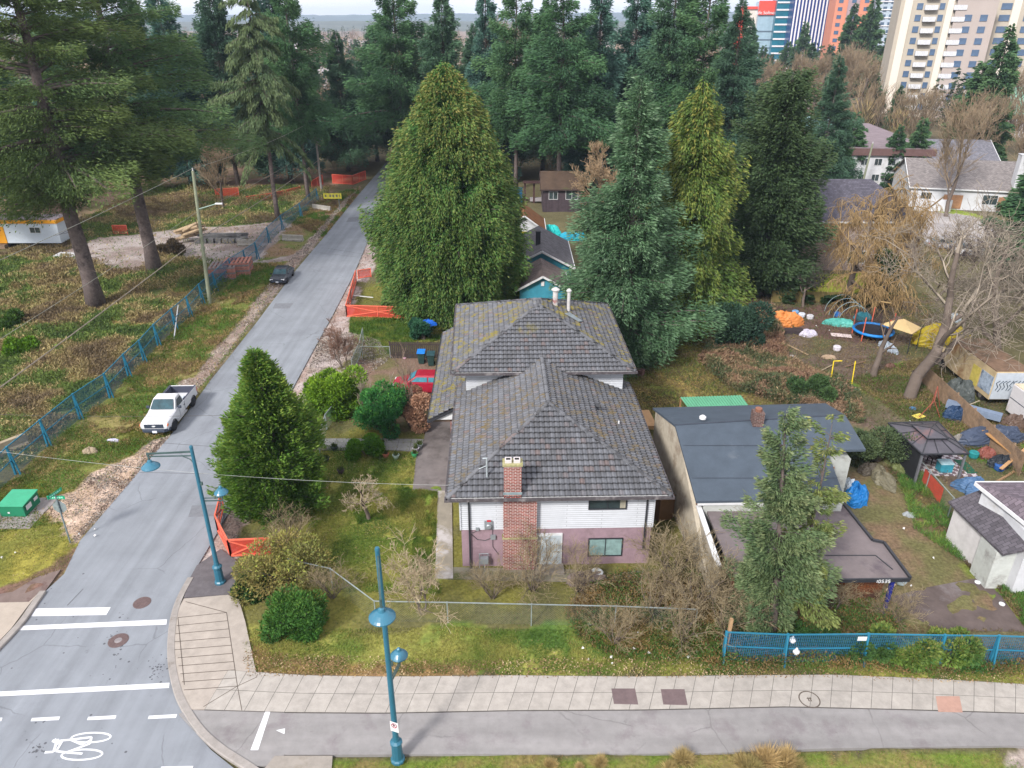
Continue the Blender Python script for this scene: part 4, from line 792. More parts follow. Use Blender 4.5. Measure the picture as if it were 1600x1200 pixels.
g0, g1 = P(1506, 872), P(1547, 910); b.add([tuple(g0), tuple(g1), (g1.x, g1.y, 1.3), (g0.x, g0.y, 1.3), (g0.x + .06, g0.y, 0), (g1.x + .06, g1.y, 0), (g1.x + .06, g1.y, 1.3), (g0.x + .06, g0.y, 1.3)], [(0, 1, 2, 3), (7, 6, 5, 4), (3, 2, 6, 7)]); b.build('panel', mat('black_sheet', lin((34, 36, 42)), rough=.7, noise=.2), bg_, world=True)
rh = thing('house', 'house corner with grey-mauve roof and white gable behind the shingled garage', 'house', (30, 37, 0))
b = MB(); s0, s1, s2, s3 = Vector(W3(1524, 753, 4.2)), Vector(W3(1720, 753, 4.2)), Vector(W3(1760, 850, 5.0)), Vector(W3(1610, 822, 3.9)); b.slab([s0, s3, s2, s1], .12); b.build('roof', mat('mauve_shingle', lin((110, 100, 110)), kind='shingle', noise=.12), rh, world=True)
b = MB(); b.bar(s0 + Vector((0, 0, -.1)), s3 + Vector((0, 0, -.1)), .08, .2); b.bar(s0 + Vector((0, 0, -.05)), s1 + Vector((0, 0, -.05)), .08, .15); b.build('fascia', whitep, rh, world=True)
b = MB(); b.add([(s0.x + .3, s0.y - .3, 0), (s3.x + .3, s3.y, 0), (s3.x + .3, s3.y, 3.7), (s0.x + .3, s0.y - .3, 4.0)], [(0, 1, 2, 3)]); b.box((s0.x + 4.2, s0.y - 2.2, 1.8), (7, 3.4, 3.6)); b.build('wall', wht, rh, world=True)
# gazebo
gz = thing('gazebo', 'dark metal gazebo with two tier patched roof and tiled floor', 'gazebo', (27, 41, 0)); z = 2.35
c = [Vector(W3(1441, 710, z)), Vector(W3(1514, 709, z)), Vector(W3(1465, 659, z)), Vector(W3(1388, 661, z))]
m_ = sum(c, Vector()) / 4; zi = 2.72; inn = [m_.lerp(p, .38) for p in c]; inn = [Vector((p.x, p.y, zi)) for p in inn]
b = MB()
for i in range(4):
    j = (i + 1) % 4; b.slab([c[i], c[j], inn[j], inn[i]], .05)
    for k in (.33, .66): pass
top = Vector((m_.x, m_.y, 3.05)); i2 = [m_.lerp(p, .46) for p in c]; i2 = [Vector((p.x, p.y, 2.8)) for p in i2]
for i in range(4): b.slab([i2[i], i2[(i + 1) % 4], top], .04)
b.build('roof', mat('gazebo_roof', lin((72, 70, 78)), rough=.35, noise=.25, scale=.9, col2=lin((118, 84, 82)), amt=.47, spec=.5), gz, world=True)
b = MB()
for i in range(4):
    j = (i + 1) % 4; b.bar(c[i], inn[i], .07); b.bar(c[i], c[j], .09); b.bar(i2[i], top, .05); b.bar(i2[i], i2[j], .05)
    for k in (.35, .7): b.bar(c[i].lerp(c[j], k) + Vector((0, 0, .02)), inn[i].lerp(inn[j], k) + Vector((0, 0, .02)), .04)
b.build('frame', darkm, gz, world=True)
for p in c: b = MB(); q = m_.lerp(p, .93); b.box((q.x, q.y, z / 2), (.12, .12, z)); b.build('post', mat('gazebo_post', lin((96, 98, 104))), gz, world=True)
b = MB(); p0, p1 = m_.lerp(c[0], .95), m_.lerp(c[3], .95); b.add([(p0.x, p0.y, .05), (p1.x, p1.y, .05), (p1.x, p1.y, z), (p0.x, p0.y, z)], [(0, 1, 2, 3)])
p2 = m_.lerp(c[2], .95); b.add([(p1.x, p1.y, .05), (p2.x, p2.y, .05), (p2.x, p2.y, z), (p1.x, p1.y, z)], [(0, 1, 2, 3)]); b.build('curtain', mat('black_curtain', lin((30, 32, 36)), rough=.9), gz, world=True)
fm = mat('check_tiles', lin((150, 140, 146)), rough=.6); t_ = fm.node_tree; ck = t_.nodes.new('ShaderNodeTexChecker'); ck.inputs['Scale'].default_value = 3.4; ck.inputs['Color1'].default_value = (*lin((176, 170, 176)), 1); ck.inputs['Color2'].default_value = (*lin((100, 84, 92)), 1)
tcc = t_.nodes.new('ShaderNodeTexCoord'); t_.links.new(tcc.outputs['Object'], ck.inputs['Vector']); t_.links.new(ck.outputs['Color'], t_.nodes['Principled BSDF'].inputs['Base Color'])
b = MB(); b.prism([P(1436, 744), P(1528, 746), P(1482, 694), P(1400, 694)], .0, .1); b.build('floor', fm, gz, world=True)
for nm, px, py, cl, lb in (('garden_chair', 1458, 722, (50, 44, 46), 'dark garden chair inside the gazebo'), ('storage_box', 1474, 735, (50, 130, 150), 'teal box with pale lid inside the gazebo')):
    q = P(px, py, .1); t = thing(nm, lb, 'chair' if 'chair' in nm else 'box', (q.x, q.y, .1))
    m1 = mat(nm + '_paint', lin(cl), rough=.6)
    if 'chair' in nm:
        b = MB(); b.box((0, 0, .42), (.6, .6, .08)); b.build('seat', m1, t); b = MB(); b.box((.28, 0, .75), (.08, .6, .7), ry=.2); b.build('backrest', m1, t)
        for sx in (-1, 1):
            for sy in (-1, 1): b = MB(); b.box((sx * .26, sy * .26, .2), (.05, .05, .4)); b.build('leg', m1, t)
    else:
        b = MB(); b.box((0, 0, .3), (.8, .6, .6)); b.build('body', m1, t, bevel=.03); b = MB(); b.box((0, 0, .63), (.86, .66, .06)); b.build('lid', mat('lid_grey', lin((150, 180, 190))), t, bevel=.01)
b = MB(); b.prism([P(1490, 718, .1), P(1506, 719, .1), P(1528, 739, .1), P(1512, 740, .1)], .1, .115); tag(b.build('green_mat', mat('green_mat', lin((26, 82, 62)))), 'dark green mat on the checked floor beside the gazebo', 'mat')
# ---------------------------------------------------------------- towers
def tower(name, label, x0, x1, y, dep, z1, wm, rz=0.):
    t = thing(name, label, 'tower', ((x0 + x1) / 2, y, 0), rz); b = MB(); b.box((0, dep / 2, z1 / 2), (x1 - x0, dep, z1)); b.build('wall', wm, t); return t
win_mesh = {}
def winpart(t, x, z, w_, h_, y=0, m_=None, name='window', face='f', hx=0):
    key = (name, w_, h_, m_.name if m_ else '', face)
    if key not in win_mesh:
        b = MB(); b.box((0, 0, 0), (w_, .3, h_) if face == 'f' else (.3, w_, h_)); o = b.build(name, m_ or gls, t); win_mesh[key] = o.data
    else: o = bpy.data.objects.new(name, win_mesh[key]); COL.objects.link(o); o.parent = t
    o.location = (x, y, z) if face == 'f' else (hx, x, z); return o
random.seed(4)
crm = mat('cream_concrete', lin((168, 160, 148)), rough=.9, noise=.08, scale=.2); pkm = mat('pinkish_concrete', lin((162, 152, 148)), rough=.9, noise=.05, scale=.2); ltm = mat('pale_concrete', lin((204, 196, 186)), rough=.9, noise=.05)
blg = mat('tower_glass', lin((70, 92, 120)), rough=.2, noise=.3, scale=.3, spec=.8); wfr = mat('window_white', lin((206, 206, 210)), rough=.6)
cx0 = XW(1372, 235, 0); ct = thing('apartment_tower', 'large cream apartment tower with stacked balconies behind the bare trees', 'tower', (cx0, 235, 0), -.33)
b = MB(); b.box((7, 10, 21), (14, 20, 42)); b.box((38, 16, 24), (48, 20, 48)); b.build('wall', crm, ct)
b = MB(); b.box((19, 3, 15.5), (10, 8, 31)); b.box((50, 4, 22), (8, 6, 44)); b.build('bay', pkm, ct)
b = MB(); b.box((2, -.15, 21), (2, .3, 41)); b.box((12.6, -.15, 21), (1.6, .3, 41)); b.box((30, 5.9, 24), (2, .3, 47)); b.box((19, -1.2, 31.4), (11, .5, .8)); b.build('pale_pilaster', ltm, ct)
cnt = 0
for fl_ in range(14):
    z = 3 + fl_ * 2.9
    for x, y, w_ in ((5, -.02, 1.5), (10.6, -.02, 1.3), (17.4, -1.02, 1.8), (21.2, -1.02, 1.8), (27.5, 5.98, 2.6), (33.5, 5.98, 2.6), (42, 5.98, 2.8)):
        if cnt >= 96 or (y == -1.02 and z > 29): continue
        cnt += 1; winpart(ct, x, z, w_, 1.6, y, blg)
balc = MB(); balc.box((0, -.7, 0), (3.2, 1.5, .25)); balc.box((0, -1.42, .6), (3.2, .06, 1.0)); balc.box((-1.57, -.7, .6), (.06, 1.4, 1.0)); balc.box((1.57, -.7, .6), (.06, 1.4, 1.0)); bo_ = None
for fl_ in range(14):
    for x, y in ((7.8, 0), (15, .2), (38, 6)):
        z = 2.2 + fl_ * 2.9
        if bo_ is None: bo_ = balc.build('balcony', mat('balcony_grey', lin((186, 188, 194)), rough=.6), ct); o = bo_
        else: o = bpy.data.objects.new('balcony', bo_.data); COL.objects.link(o); o.parent = ct
        o.location = (x, y, z)
def stripes(t, w_, z1, n, y, m_, vert=True, name='stripe', fr=.5):
    b = MB()
    for i in range(n):
        if vert: b.box((-w_ / 2 + w_ * (i + .5) / n, y, z1 / 2), (w_ / n * fr, .4, z1))
        else: b.box((0, y, z1 * (i + .5) / n), (w_, .4, z1 / n * fr))
    return b.build(name, m_, t)
def tw(px0, px1, Y, ztop, dep, name, label, wm, rz=-.2): return tower(name, label, XW(px0, Y, 20), XW(px1, Y, 20), Y, dep, ztop, wm, rz)
Yt = 430
t = tw(1236, 1302, Yt, 60, 25, 'office_tower', 'office tower striped with white fins over dark blue glass', mat('navy_glass', lin((26, 50, 112)), rough=.3, noise=.2, scale=.1)); w_ = XW(1302, Yt, 20) - XW(1236, Yt, 20); stripes(t, w_, 60, 13, -.1, wfr, True, 'fins', .42)
b = MB(); b.box((0, -.5, 2.5), (w_ + 4, 3, 5)); b.build('podium', wfr, t)
t = tw(1209, 1242, Yt + 20, 50, 25, 'office_tower', 'teal glass office tower with white floor bands, left of the striped tower', mat('teal_glass', lin((20, 96, 116)), rough=.25, noise=.25, scale=.15)); w_ = XW(1242, Yt, 20) - XW(1209, Yt, 20); stripes(t, w_, 50, 14, -.2, wfr, False, 'floor_bands', .22)
redm = mat('red_cladding', lin((206, 70, 56)), rough=.6, noise=.06); pgl = mat('pale_glass', lin((140, 164, 180)), rough=.3, noise=.15, scale=.3)
Yr = 460; zt = ZT(Yr, 2); t = tw(1182, 1214, Yr, zt, 22, 'office_block', 'pale glass office block with red top and small white lettering', pgl); w_ = XW(1214, Yr, 20) - XW(1182, Yr, 20)
b = MB(); b.box((0, -.3, zt - 3.2), (w_ + .4, 1.2, 7)); b.build('red_top', redm, t)
b = MB()
for k in range(5): b.box((0, -.2, 3 + k * 4.2), (w_ * .9, .3, .5))
b.build('floor_bands', mat('grey_band', lin((90, 106, 122))), t)
cu = bpy.data.curves.new('lettering', 'FONT'); cu.body = 'Safe Software'; cu.size = 2.3; cu.extrude = .05; cu.align_x = 'CENTER'; cu.materials.append(wfr); o = bpy.data.objects.new('lettering', cu); COL.objects.link(o); o.parent = t; o.location = (-1.2, -1.0, zt - 6.3); o.rotation_euler = (rad(90), 0, 0); me_ = bpy.data.meshes.new_from_object(o); o2 = bpy.data.objects.new('lettering', me_); COL.objects.link(o2); o2.parent = t; o2.location = o.location; o2.rotation_euler = o.rotation_euler; bpy.data.objects.remove(o)
zt = ZT(Yr + 10, 11); t = tw(1150, 1184, Yr + 10, zt, 22, 'office_block', 'low office block with red left corner and pale upper floors', mat('pale_cream', lin((196, 188, 180)), rough=.8)); w_ = XW(1184, Yr, 20) - XW(1150, Yr, 20)
b = MB(); b.box((-w_ / 2 + 2, -.3, zt / 2), (4.6, 1, zt + .4)); b.box((0, -.3, zt - .4), (w_, 1, 1.4)); b.build('red_corner', redm, t)
b = MB()
for k in range(4): b.box((2.2, -.2, 2 + k * 3.4), (w_ * .6, .3, 1.4))
b.build('window_bands', pgl, t)
orm = mat('orange_panel', lin((190, 124, 100)), rough=.7, noise=.05); Yo = 400
t = tw(1300, 1352, Yo, 58, 20, 'apartment_tower', 'orange clad apartment tower right of the striped tower', orm)
w_ = XW(1352, Yo, 20) - XW(1300, Yo, 20); b = MB(); b.box((0, -.2, 29), (w_ * .32, .6, 58)); b.build('glazed_strip', mat('greyed_glass', lin((150, 130, 136)), rough=.4), t)
for k in range(12):
    for x in (-.36, .0, .36): winpart(t, x * w_, 3 + k * 3.4, 2.0, 1.6, -.5 if x == 0 else -.02, blg)
t = tw(1350, 1412, Yo + 5, 60, 20, 'apartment_tower', 'pale blue-grey apartment tower between the orange and cream towers', mat('blue_grey_wall', lin((158, 172, 186)), rough=.7)); w_ = XW(1412, Yo, 20) - XW(1350, Yo, 20)
for k in range(14):
    for i in range(6): winpart(t, -w_ * .42 + i * w_ * .168, 3 + k * 3.4, 1.7, 2.2, -.02, mat('dark_blue_pane', lin((74, 92, 112)), rough=.3))
stripes(t, w_, 60, 17, -.2, wfr, False, 'floor_bands', .12)
t = thing('pavilion', 'green roofed hall right of the cream apartment tower', 'building', (XW(1600, 190, 4), 190, 0)); b = MB(); b.box((8, 8, 3), (30, 16, 6)); b.build('wall', wht, t); b = MB(); b.slab([(-8, -1, 5.6), (24, -1, 5.6), (24, 8, 11), (-8, 8, 11)], .3); b.build('roof', mat('verdigris', lin((116, 160, 142)), rough=.6, noise=.06, scale=.4), t)
# ---------------------------------------------------------------- foliage
leafm = mat('foliage', (.05, .08, .04), rough=.65, noise=.18, scale=1.3, attr=True, spec=.2)
def leafy(m, tr=.22):
    t = m.node_tree; N = t.nodes; b = N['Principled BSDF']; src = b.inputs['Base Color'].links[0].from_socket; oi = N.new('ShaderNodeObjectInfo')
    hs = N.new('ShaderNodeHueSaturation'); q = N.new('ShaderNodeMapRange'); q.inputs['To Min'].default_value = .495; q.inputs['To Max'].default_value = .525; t.links.new(oi.outputs['Random'], q.inputs['Value'])
    q2 = N.new('ShaderNodeMapRange'); q2.inputs['To Min'].default_value = 1.2; q2.inputs['To Max'].default_value = .85; t.links.new(oi.outputs['Random'], q2.inputs['Value'])
    t.links.new(q.outputs[0], hs.inputs['Hue']); t.links.new(q2.outputs[0], hs.inputs['Value']); hs.inputs['Saturation'].default_value = 1.05; t.links.new(src, hs.inputs['Color']); t.links.new(hs.outputs[0], b.inputs['Base Color'])
    tl = N.new('ShaderNodeBsdfTranslucent'); t.links.new(hs.outputs[0], tl.inputs['Color']); ms = N.new('ShaderNodeMixShader'); ms.inputs[0].default_value = tr; t.links.new(b.outputs[0], ms.inputs[1]); t.links.new(tl.outputs[0], ms.inputs[2]); t.links.new(ms.outputs[0], N['Material Output'].inputs['Surface'])
leafy(leafm)
barkm = mat('bark', lin((96, 86, 84)), rough=.95, noise=.3, scale=4, bump=.8, bscale=12, col2=lin((62, 54, 54)), amt=.5)
barkp = mat('pale_bark', lin((132, 124, 118)), rough=.95, noise=.3, scale=3, bump=.5, col2=lin((100, 92, 84)), amt=.5)
twigm = mat('twigs', (.2, .2, .2), rough=.95, noise=.15, scale=2, attr=True, spec=.1)
def unit(a): return a / np.maximum(np.linalg.norm(a, axis=1, keepdims=True), 1e-9)
def spray_mesh(p, d, ln, wd, C, R):
    """rhomb leaves / needle sprays: p base, d direction"""
    n = len(p); d = unit(d); r = R.normal(size=(n, 3)); side = unit(np.cross(d, r)); nrm = np.cross(side, d)
    m = p + d * (ln * .5)[:, None]
    V = np.empty((n, 4, 3)); V[:, 0] = p; V[:, 1] = m + side * (wd * .5)[:, None]; V[:, 2] = p + d * ln[:, None] - nrm * (ln * .12)[:, None]; V[:, 3] = m - side * (wd * .5)[:, None]
    F_ = np.arange(n * 4).reshape(n, 4); return V.reshape(-1, 3), F_, np.repeat(C, 4, axis=0)
def seg_mesh(segs, k=3):
    """segs (n,8): p0 p1 r0 r1 -> prisms"""
    a = np.array(segs, float); p0, p1, r0, r1 = a[:, :3], a[:, 3:6], a[:, 6], a[:, 7]; d = unit(p1 - p0)
    ref = np.where(np.abs(d[:, 2:3]) > .9, np.array([[1., 0, 0]]), np.array([[0, 0, 1.]])); x = unit(np.cross(d, ref)); y = np.cross(d, x); n = len(a); p1 = p1 + d * (np.minimum(r0 * .7, .25 * np.linalg.norm(p1 - p0, axis=1)))[:, None]
    V = np.empty((n, 2 * k, 3))
    for i in range(k):
        c, s = math.cos(2 * math.pi * i / k), math.sin(2 * math.pi * i / k); o = x * c + y * s
        V[:, i] = p0 + o * r0[:, None]; V[:, k + i] = p1 + o * r1[:, None]
    base = (np.arange(n) * 2 * k)[:, None]; F_ = []
    for i in range(k): j = (i + 1) % k; F_.append(np.concatenate([base + i, base + j, base + k + j, base + k + i], 1))
    return V.reshape(-1, 3), np.concatenate(F_)
def trunkmesh(name, h, r, parent, R, lean=(0, 0), m=None, flare=1.35, top=.08, n=10):
    b = MB(); k = 12; pts = []; rs = []
    for i in range(k + 1):
        t = i / k; pts.append((lean[0] * t * h + R.normal() * .02 * h * .1, lean[1] * t * h + R.normal() * .02 * h * .1, t * h - (.3 if i == 0 else 0)))
        rs.append(r * (flare if i == 0 else 1) * (1 - t) ** .8 + r * top)
    b.tube(pts, rs, n); return b.build(name, m or barkm, parent, smooth=True)
def conifer(name, label, h, r, z0, seed, cols, tip, nb=260, dens=26, sl=.45, sw=.13, droop=.25, rise=.15, prof=None, dirv=(1., .75, -.15), group=None, tr=None, bare=.0, irregular=.25, limbs=True, lean=(0, 0), fill=0, tipamt=.5, cat='tree', m=None, fan=.42, thk=.12, glow=1, gap=.2):
    R = np.random.default_rng(seed); t = thing(name, label, cat, (0, 0, 0), 0, group)
    prof = prof or (lambda u: (1 - u) ** .85)
    # branches in loose whorls
    u = np.sort(R.random(nb) ** 1.15); zb = z0 + (h - z0) * u * .985; az = R.random(nb) * 2 * math.pi
    lobe = 1 + irregular * (np.sin(az * 2 + seed) * .4 + np.sin(az * 3 + zb * .8 + seed * 2) * .5)
    Lb = np.maximum(r * np.array([prof(q) for q in u]) * (1 + irregular * R.normal(size=nb) * .8) * lobe, .25)
    gv = np.sin(az * 1.7 + seed) + np.sin(zb * 1.1 + az * 2 + seed * 3) + np.sin(zb * .53 - az + seed); Lb = np.where(gv < np.quantile(gv, gap), Lb * (.45 + .2 * R.random(nb)), Lb)
    drop = droop * (1 + .3 * R.normal(size=nb)); ris = rise + (u * .5 if rise > 0 else u * .3)
    cnt = np.maximum((dens * Lb ** 1.35 + 6).astype(int), 5); bi = np.repeat(np.arange(nb), cnt); n = len(bi)
    s = .12 + .88 * R.random(n) ** .62; L_ = Lb[bi]; a = az[bi]
    wmx = fan * L_ * np.sqrt(np.maximum(1.05 - s, .02)) * (s ** .5) + .05; lat = (R.random(n) * 2 - 1) * wmx
    out = np.stack([np.cos(a), np.sin(a), np.zeros(n)], 1); tan = np.stack([-np.sin(a), np.cos(a), np.zeros(n)], 1)
    z = zb[bi] + L_ * (ris[bi] * s - drop[bi] * s ** 2) - np.abs(lat) * .22 + R.normal(size=n) * thk * (.6 + L_ * .15)
    p = out * (L_ * s)[:, None] + tan * lat[:, None]; p[:, 2] = z; p[:, 0] += lean[0] * z; p[:, 1] += lean[1] * z
    d = out * dirv[0] + tan * (np.sign(lat) * dirv[1] * R.random(n))[:, None]; d[:, 2] += dirv[2] + R.normal(size=n) * .22
    ln = sl * (.6 + .8 * R.random(n)); wd = sw * (.6 + .8 * R.random(n))
    c0, c1 = np.array(lin(cols[0])), np.array(lin(cols[1])); tb = R.random(nb)[bi] * .6 + R.random(n) * .4
    C = (c0 + (c1 - c0) * tb[:, None]) * 1.38; tf = np.clip((s - .78) / .22, 0, 1) * tipamt * R.random(n) * (.35 + .9 * u[bi] ** glow); C = C + (np.array(lin(tip)) - C) * tf[:, None]
    if fill:            # brown inner twigs
        pass
    V, F_, CC = spray_mesh(p, d, ln, wd, C, R); npmesh('crown', V, F_, m or leafm, CC, t)
    tr = tr or h * .014; tk = trunkmesh('trunk', h * .97, tr, t, R, lean)
    if limbs:
        sg = []
        for i in range(nb):
            o = np.array([math.cos(az[i]), math.sin(az[i]), 0]); b0 = np.array([lean[0] * zb[i], lean[1] * zb[i], zb[i]]); pr = b0; rr = max(.012, .016 * Lb[i] * (tr / .3) ** .3)
            for q in (.33, .66, .95):
                pt = b0 + o * Lb[i] * q; pt[2] = zb[i] + Lb[i] * (ris[i] * q - drop[i] * q * q); sg.append([*pr, *pt, rr * (1.2 - q * .8), rr * (1.0 - q * .9) + .004]); pr = pt
        if bare:
            for i in range(int(bare)):
                zz = z0 * (.35 + .65 * R.random()); aa = R.random() * 6.28; l = r * .25 * R.random() + .4; sg.append([0, 0, zz, math.cos(aa) * l, math.sin(aa) * l, zz - .1 * l, .03, .008])
        V, F_ = seg_mesh(sg, 4); npmesh('limbs', V, F_, barkm, None, t)
    return t
def put(t, px, py, label=None, sc=1., rz=0., first=False, z=0, group=None):
    q = P(px, py); c = t if first else copy_tree(t); c.location = (q.x, q.y, z); c.scale = sc if isinstance(sc, tuple) else (sc, sc, sc); c.rotation_euler = (0, 0, rz)
    if label: c['label'] = label
    if group: c['group'] = group
    return c
def grow_bare(R, h, spread, r0, depth, nsub, up=.35, start=.25, jit=.35, droop=0., lmin=.12, trunk_lean=(0, 0), ratio=.62, p0=(0, 0, -.2)):
    sg = []; tips = []
    def br(p, d, l, r, k):
        n = 4 if k > 1 else 3; seg = l / n; pts = [p]
        for i in range(n):
            d = d + R.normal(size=3) * jit * .35; d[2] += (up * .12 if k < depth else 0) - droop * (depth - k) * .09; d = d / np.linalg.norm(d)
            q = p + d * seg; ra = r * (1 - .5 * i / n); rb = r * (1 - .5 * (i + 1) / n); sg.append((*p, *q, ra, rb)); p = q; pts.append(p)
        if k <= 0: tips.append(p); return
        for j in range(nsub if k > 1 else nsub + 1):
            t = start + (1 - start) * (j + R.random()) / nsub if k == depth else .2 + .8 * R.random()
            t = min(t, .999); i = int(t * n); q = pts[i] + (pts[i + 1] - pts[i]) * (t * n - i)
            a = R.normal(size=3); a -= d * a.dot(d); a /= np.linalg.norm(a) + 1e-9; nd = d * (1 - spread) + a * spread; nd[2] += up * .35; nd /= np.linalg.norm(nd)
            br(q, nd, l * ratio * (.7 + .5 * R.random()) * (1.15 - .35 * t if k == depth else 1), r * (1 - .5 * t) * .58, k - 1)
        if k == depth: br(p, d, l * .5, r * .5, k - 1)
    br(np.array(p0, float), np.array([trunk_lean[0], trunk_lean[1], 1.]), h * .55, r0, depth); return sg
def bare_tree(name, label, seed, h, spread, r0, depth, nsub, col, col2=None, group=None, cat='tree', thin=.0, stems=1, fo=None, **kw):
    R = np.random.default_rng(seed); t = thing(name, label, cat, (0, 0, 0), 0, group); S_ = []
    for k in range(stems):
        k2 = dict(kw)
        if stems > 1:
            a = 2 * math.pi * k / stems + R.random(); k2['trunk_lean'] = (math.cos(a) * .35 * R.random() * 1.6, math.sin(a) * .35 * R.random() * 1.6); k2['p0'] = (math.cos(a) * .1 * h * .2, math.sin(a) * .1 * h * .2, -.1)
        S_ += grow_bare(R, h * (1 if stems == 1 else .7 + .4 * R.random()), spread, r0, depth, nsub, **k2)
    a = np.array(S_); a[:, 6:8] = np.maximum(a[:, 6:8], thin); big = a[:, 6] > r0 * .33
    c0 = np.array(lin(col)); c1 = np.array(lin(col2 or col))
    for nm, mk, kk in (('trunk', big, 8), ('branches', ~big, 3)):
        if not mk.any(): continue
        V, F_ = seg_mesh(a[mk], kk); tcol = np.repeat(R.random(mk.sum()), 2 * kk)[:, None]
        if nm == 'trunk': npmesh(nm, V, F_, twigm, np.array(lin((104, 94, 88)))[None] * (.8 + .3 * tcol), t)
        else: npmesh(nm, V, F_, twigm, c0 + (c1 - c0) * tcol, t)
    return t
def bush(name, label, seed, rx, ry, h, n, sl, sw, c0, c1, tip=None, lobes=7, up=.3, group=None, cat='shrub', stem=True, z0=.1):
    R = np.random.default_rng(seed); t = thing(name, label, cat, (0, 0, 0), 0, group)
    ce = R.random((lobes, 3)) * 2 - 1; ce[:, 0] *= rx * .72; ce[:, 1] *= ry * .72; ce[:, 2] = z0 * h + (R.random(lobes) ** .8) * h * .6; rr = (.24 + .26 * R.random(lobes)) * min(rx, h * .8)
    k = R.integers(0, lobes, n); v = unit(R.normal(size=(n, 3))); q = R.random(n) ** .33; q = .45 + .6 * q * R.random(n) ** .15
    p = ce[k] + v * (rr[k] * q)[:, None]; p[:, 2] = np.maximum(p[:, 2], .03)
    d = v + R.normal(size=(n, 3)) * .5; d[:, 2] += up
    tb = (R.random(lobes)[k] * .5 + R.random(n) * .5)[:, None]; a, b_ = np.array(lin(c0)), np.array(lin(c1)); C = (a + (b_ - a) * tb) * 1.15
    if tip is not None: f = (R.random(n) * np.clip((q - .8) / .25, 0, 1) * np.clip(v[:, 2] + .3, 0, 1))[:, None]; C = C + (np.array(lin(tip)) - C) * f
    V, F_, CC = spray_mesh(p, d, sl * (.5 + R.random(n)), sw * (.5 + R.random(n)), C, R); npmesh('leaves', V, F_, leafm, CC, t)
    if stem:
        sg = []
        for i in range(lobes): sg.append([0, 0, -.1, ce[i, 0] * .5, ce[i, 1] * .5, ce[i, 2] * .6, .04, .03]); sg.append([ce[i, 0] * .5, ce[i, 1] * .5, ce[i, 2] * .6, *ce[i], .03, .012])
        V, F_ = seg_mesh(sg, 5); npmesh('stems', V, F_, barkm, None, t)
    return t
EXC = [PP([(1385, 935), (1450, 918), (1520, 905), (1545, 905), (1605, 988), (1460, 985)]), PP([(668, 660), (712, 660), (716, 775), (645, 765), (650, 715), (662, 690)]), PP([(684, 768), (706, 768), (708, 905), (680, 905)])]
def scatter(name, poly_names, n, hmin, hmax, sl, sw, cols, seed, up=.6, clump=1.2, thr=.35, label=None, poly=None, avoid=(), hs=2.):
    """ground cover nobody could count"""
    R = np.random.default_rng(seed); polys = poly or [G[k] for k in poly_names]; pts = []
    for pg in polys:
        xs = [p[0] for p in pg]; ys = [p[1] for p in pg]; x0, x1, y0, y1 = max(min(xs), -62), min(max(xs), 60), max(min(ys), 15), min(max(ys), 130)
        m_ = n * 3; x = R.random(m_) * (x1 - x0) + x0; y = R.random(m_) * (y1 - y0) + y0; k = inpoly(x, y, pg)
        # keep inside the view
        D = y * math.cos(PIT) + H * math.sin(PIT); k &= np.abs(x / D) < .74
        k &= fnoise(x, y, clump, seed) > thr
        k &= R.random(m_) < np.clip(45 / y, .12, 1) ** .7
        k &= ~inpoly(x, y, road_poly)
        if name != 'fallen_leaves': k &= ~inpoly(x, y, pave_poly)
        for nz in () if name == 'roadside_gravel' else ('gravel', 'gravel_left', 'shoulder_left', 'shoulder_right', 'gravel_drive', 'car_dirt', 'lane_right'): k &= ~inpoly(x, y, G[nz]) | (R.random(m_) < .06)
        for pz in EXC: k &= ~inpoly(x, y, pz)
        for ax0, ax1, ay0, ay1 in avoid: k &= ~((x > ax0) & (x < ax1) & (y > ay0) & (y < ay1))
        pts.append(np.stack([x[k], y[k]], 1))
    q = np.concatenate(pts); R.shuffle(q); q = q[:n]; m_ = len(q); x, y = q[:, 0], q[:, 1]
    hh = hmin + (hmax - hmin) * np.clip((fnoise(x, y, clump * hs, seed + 5) - .3) * 2.2, 0, 1)
    z = R.random(m_) ** .7 * hh + (.11 if name == 'fallen_leaves' else 0); d = R.normal(size=(m_, 3)); d[:, 2] = np.abs(d[:, 2]) * .5 + up
    cc = np.array([lin(c) for c in cols]); sel = np.clip((fnoise(x, y, clump * 1.6, seed + 9) - .28) / .44 * len(cols) + R.normal(size=m_) * .45, 0, len(cols) - 1).astype(int); C = cc[sel] * (.95 + .42 * R.random(m_))[:, None]
    sc = (y / 40).clip(.7, 2.2) ** .6
    V, F_, CC = spray_mesh(np.stack([x, y, z], 1), d, sl * (.5 + R.random(m_)) * sc, sw * (.5 + R.random(m_)) * sc, C, R)
    return tag(npmesh(name, V, F_, leafm, CC), label, name.replace('_', ' '), kind='stuff')
DG, MG = (40, 58, 40), (62, 82, 52)
# --- near trees, one generator call each
cone = lambda u: max((1 - u), 0) ** .8
def P0(t, px, py, **k): return put(t, px, py, first=True, **k)
Yb = lambda py: P(800, py).y
# small cedar in the foreground
P0(conifer('cedar', 'small bushy green cedar wrapped in orange barrier net beside the street', 10.1, 2.95, .2, 11, ((62, 92, 42), (96, 120, 50)), (156, 158, 80), nb=1300, dens=34, sl=.24, sw=.075, thk=.16, gap=.08, droop=.06, rise=.22, prof=lambda u: (1 - u) ** .72 * (.76 + .5 * min(u * 4, 1) * (1 - u * .3)), dirv=(.75, .5, .45), irregular=.14, tipamt=.7, tr=.2, fan=.24), 438, 793)
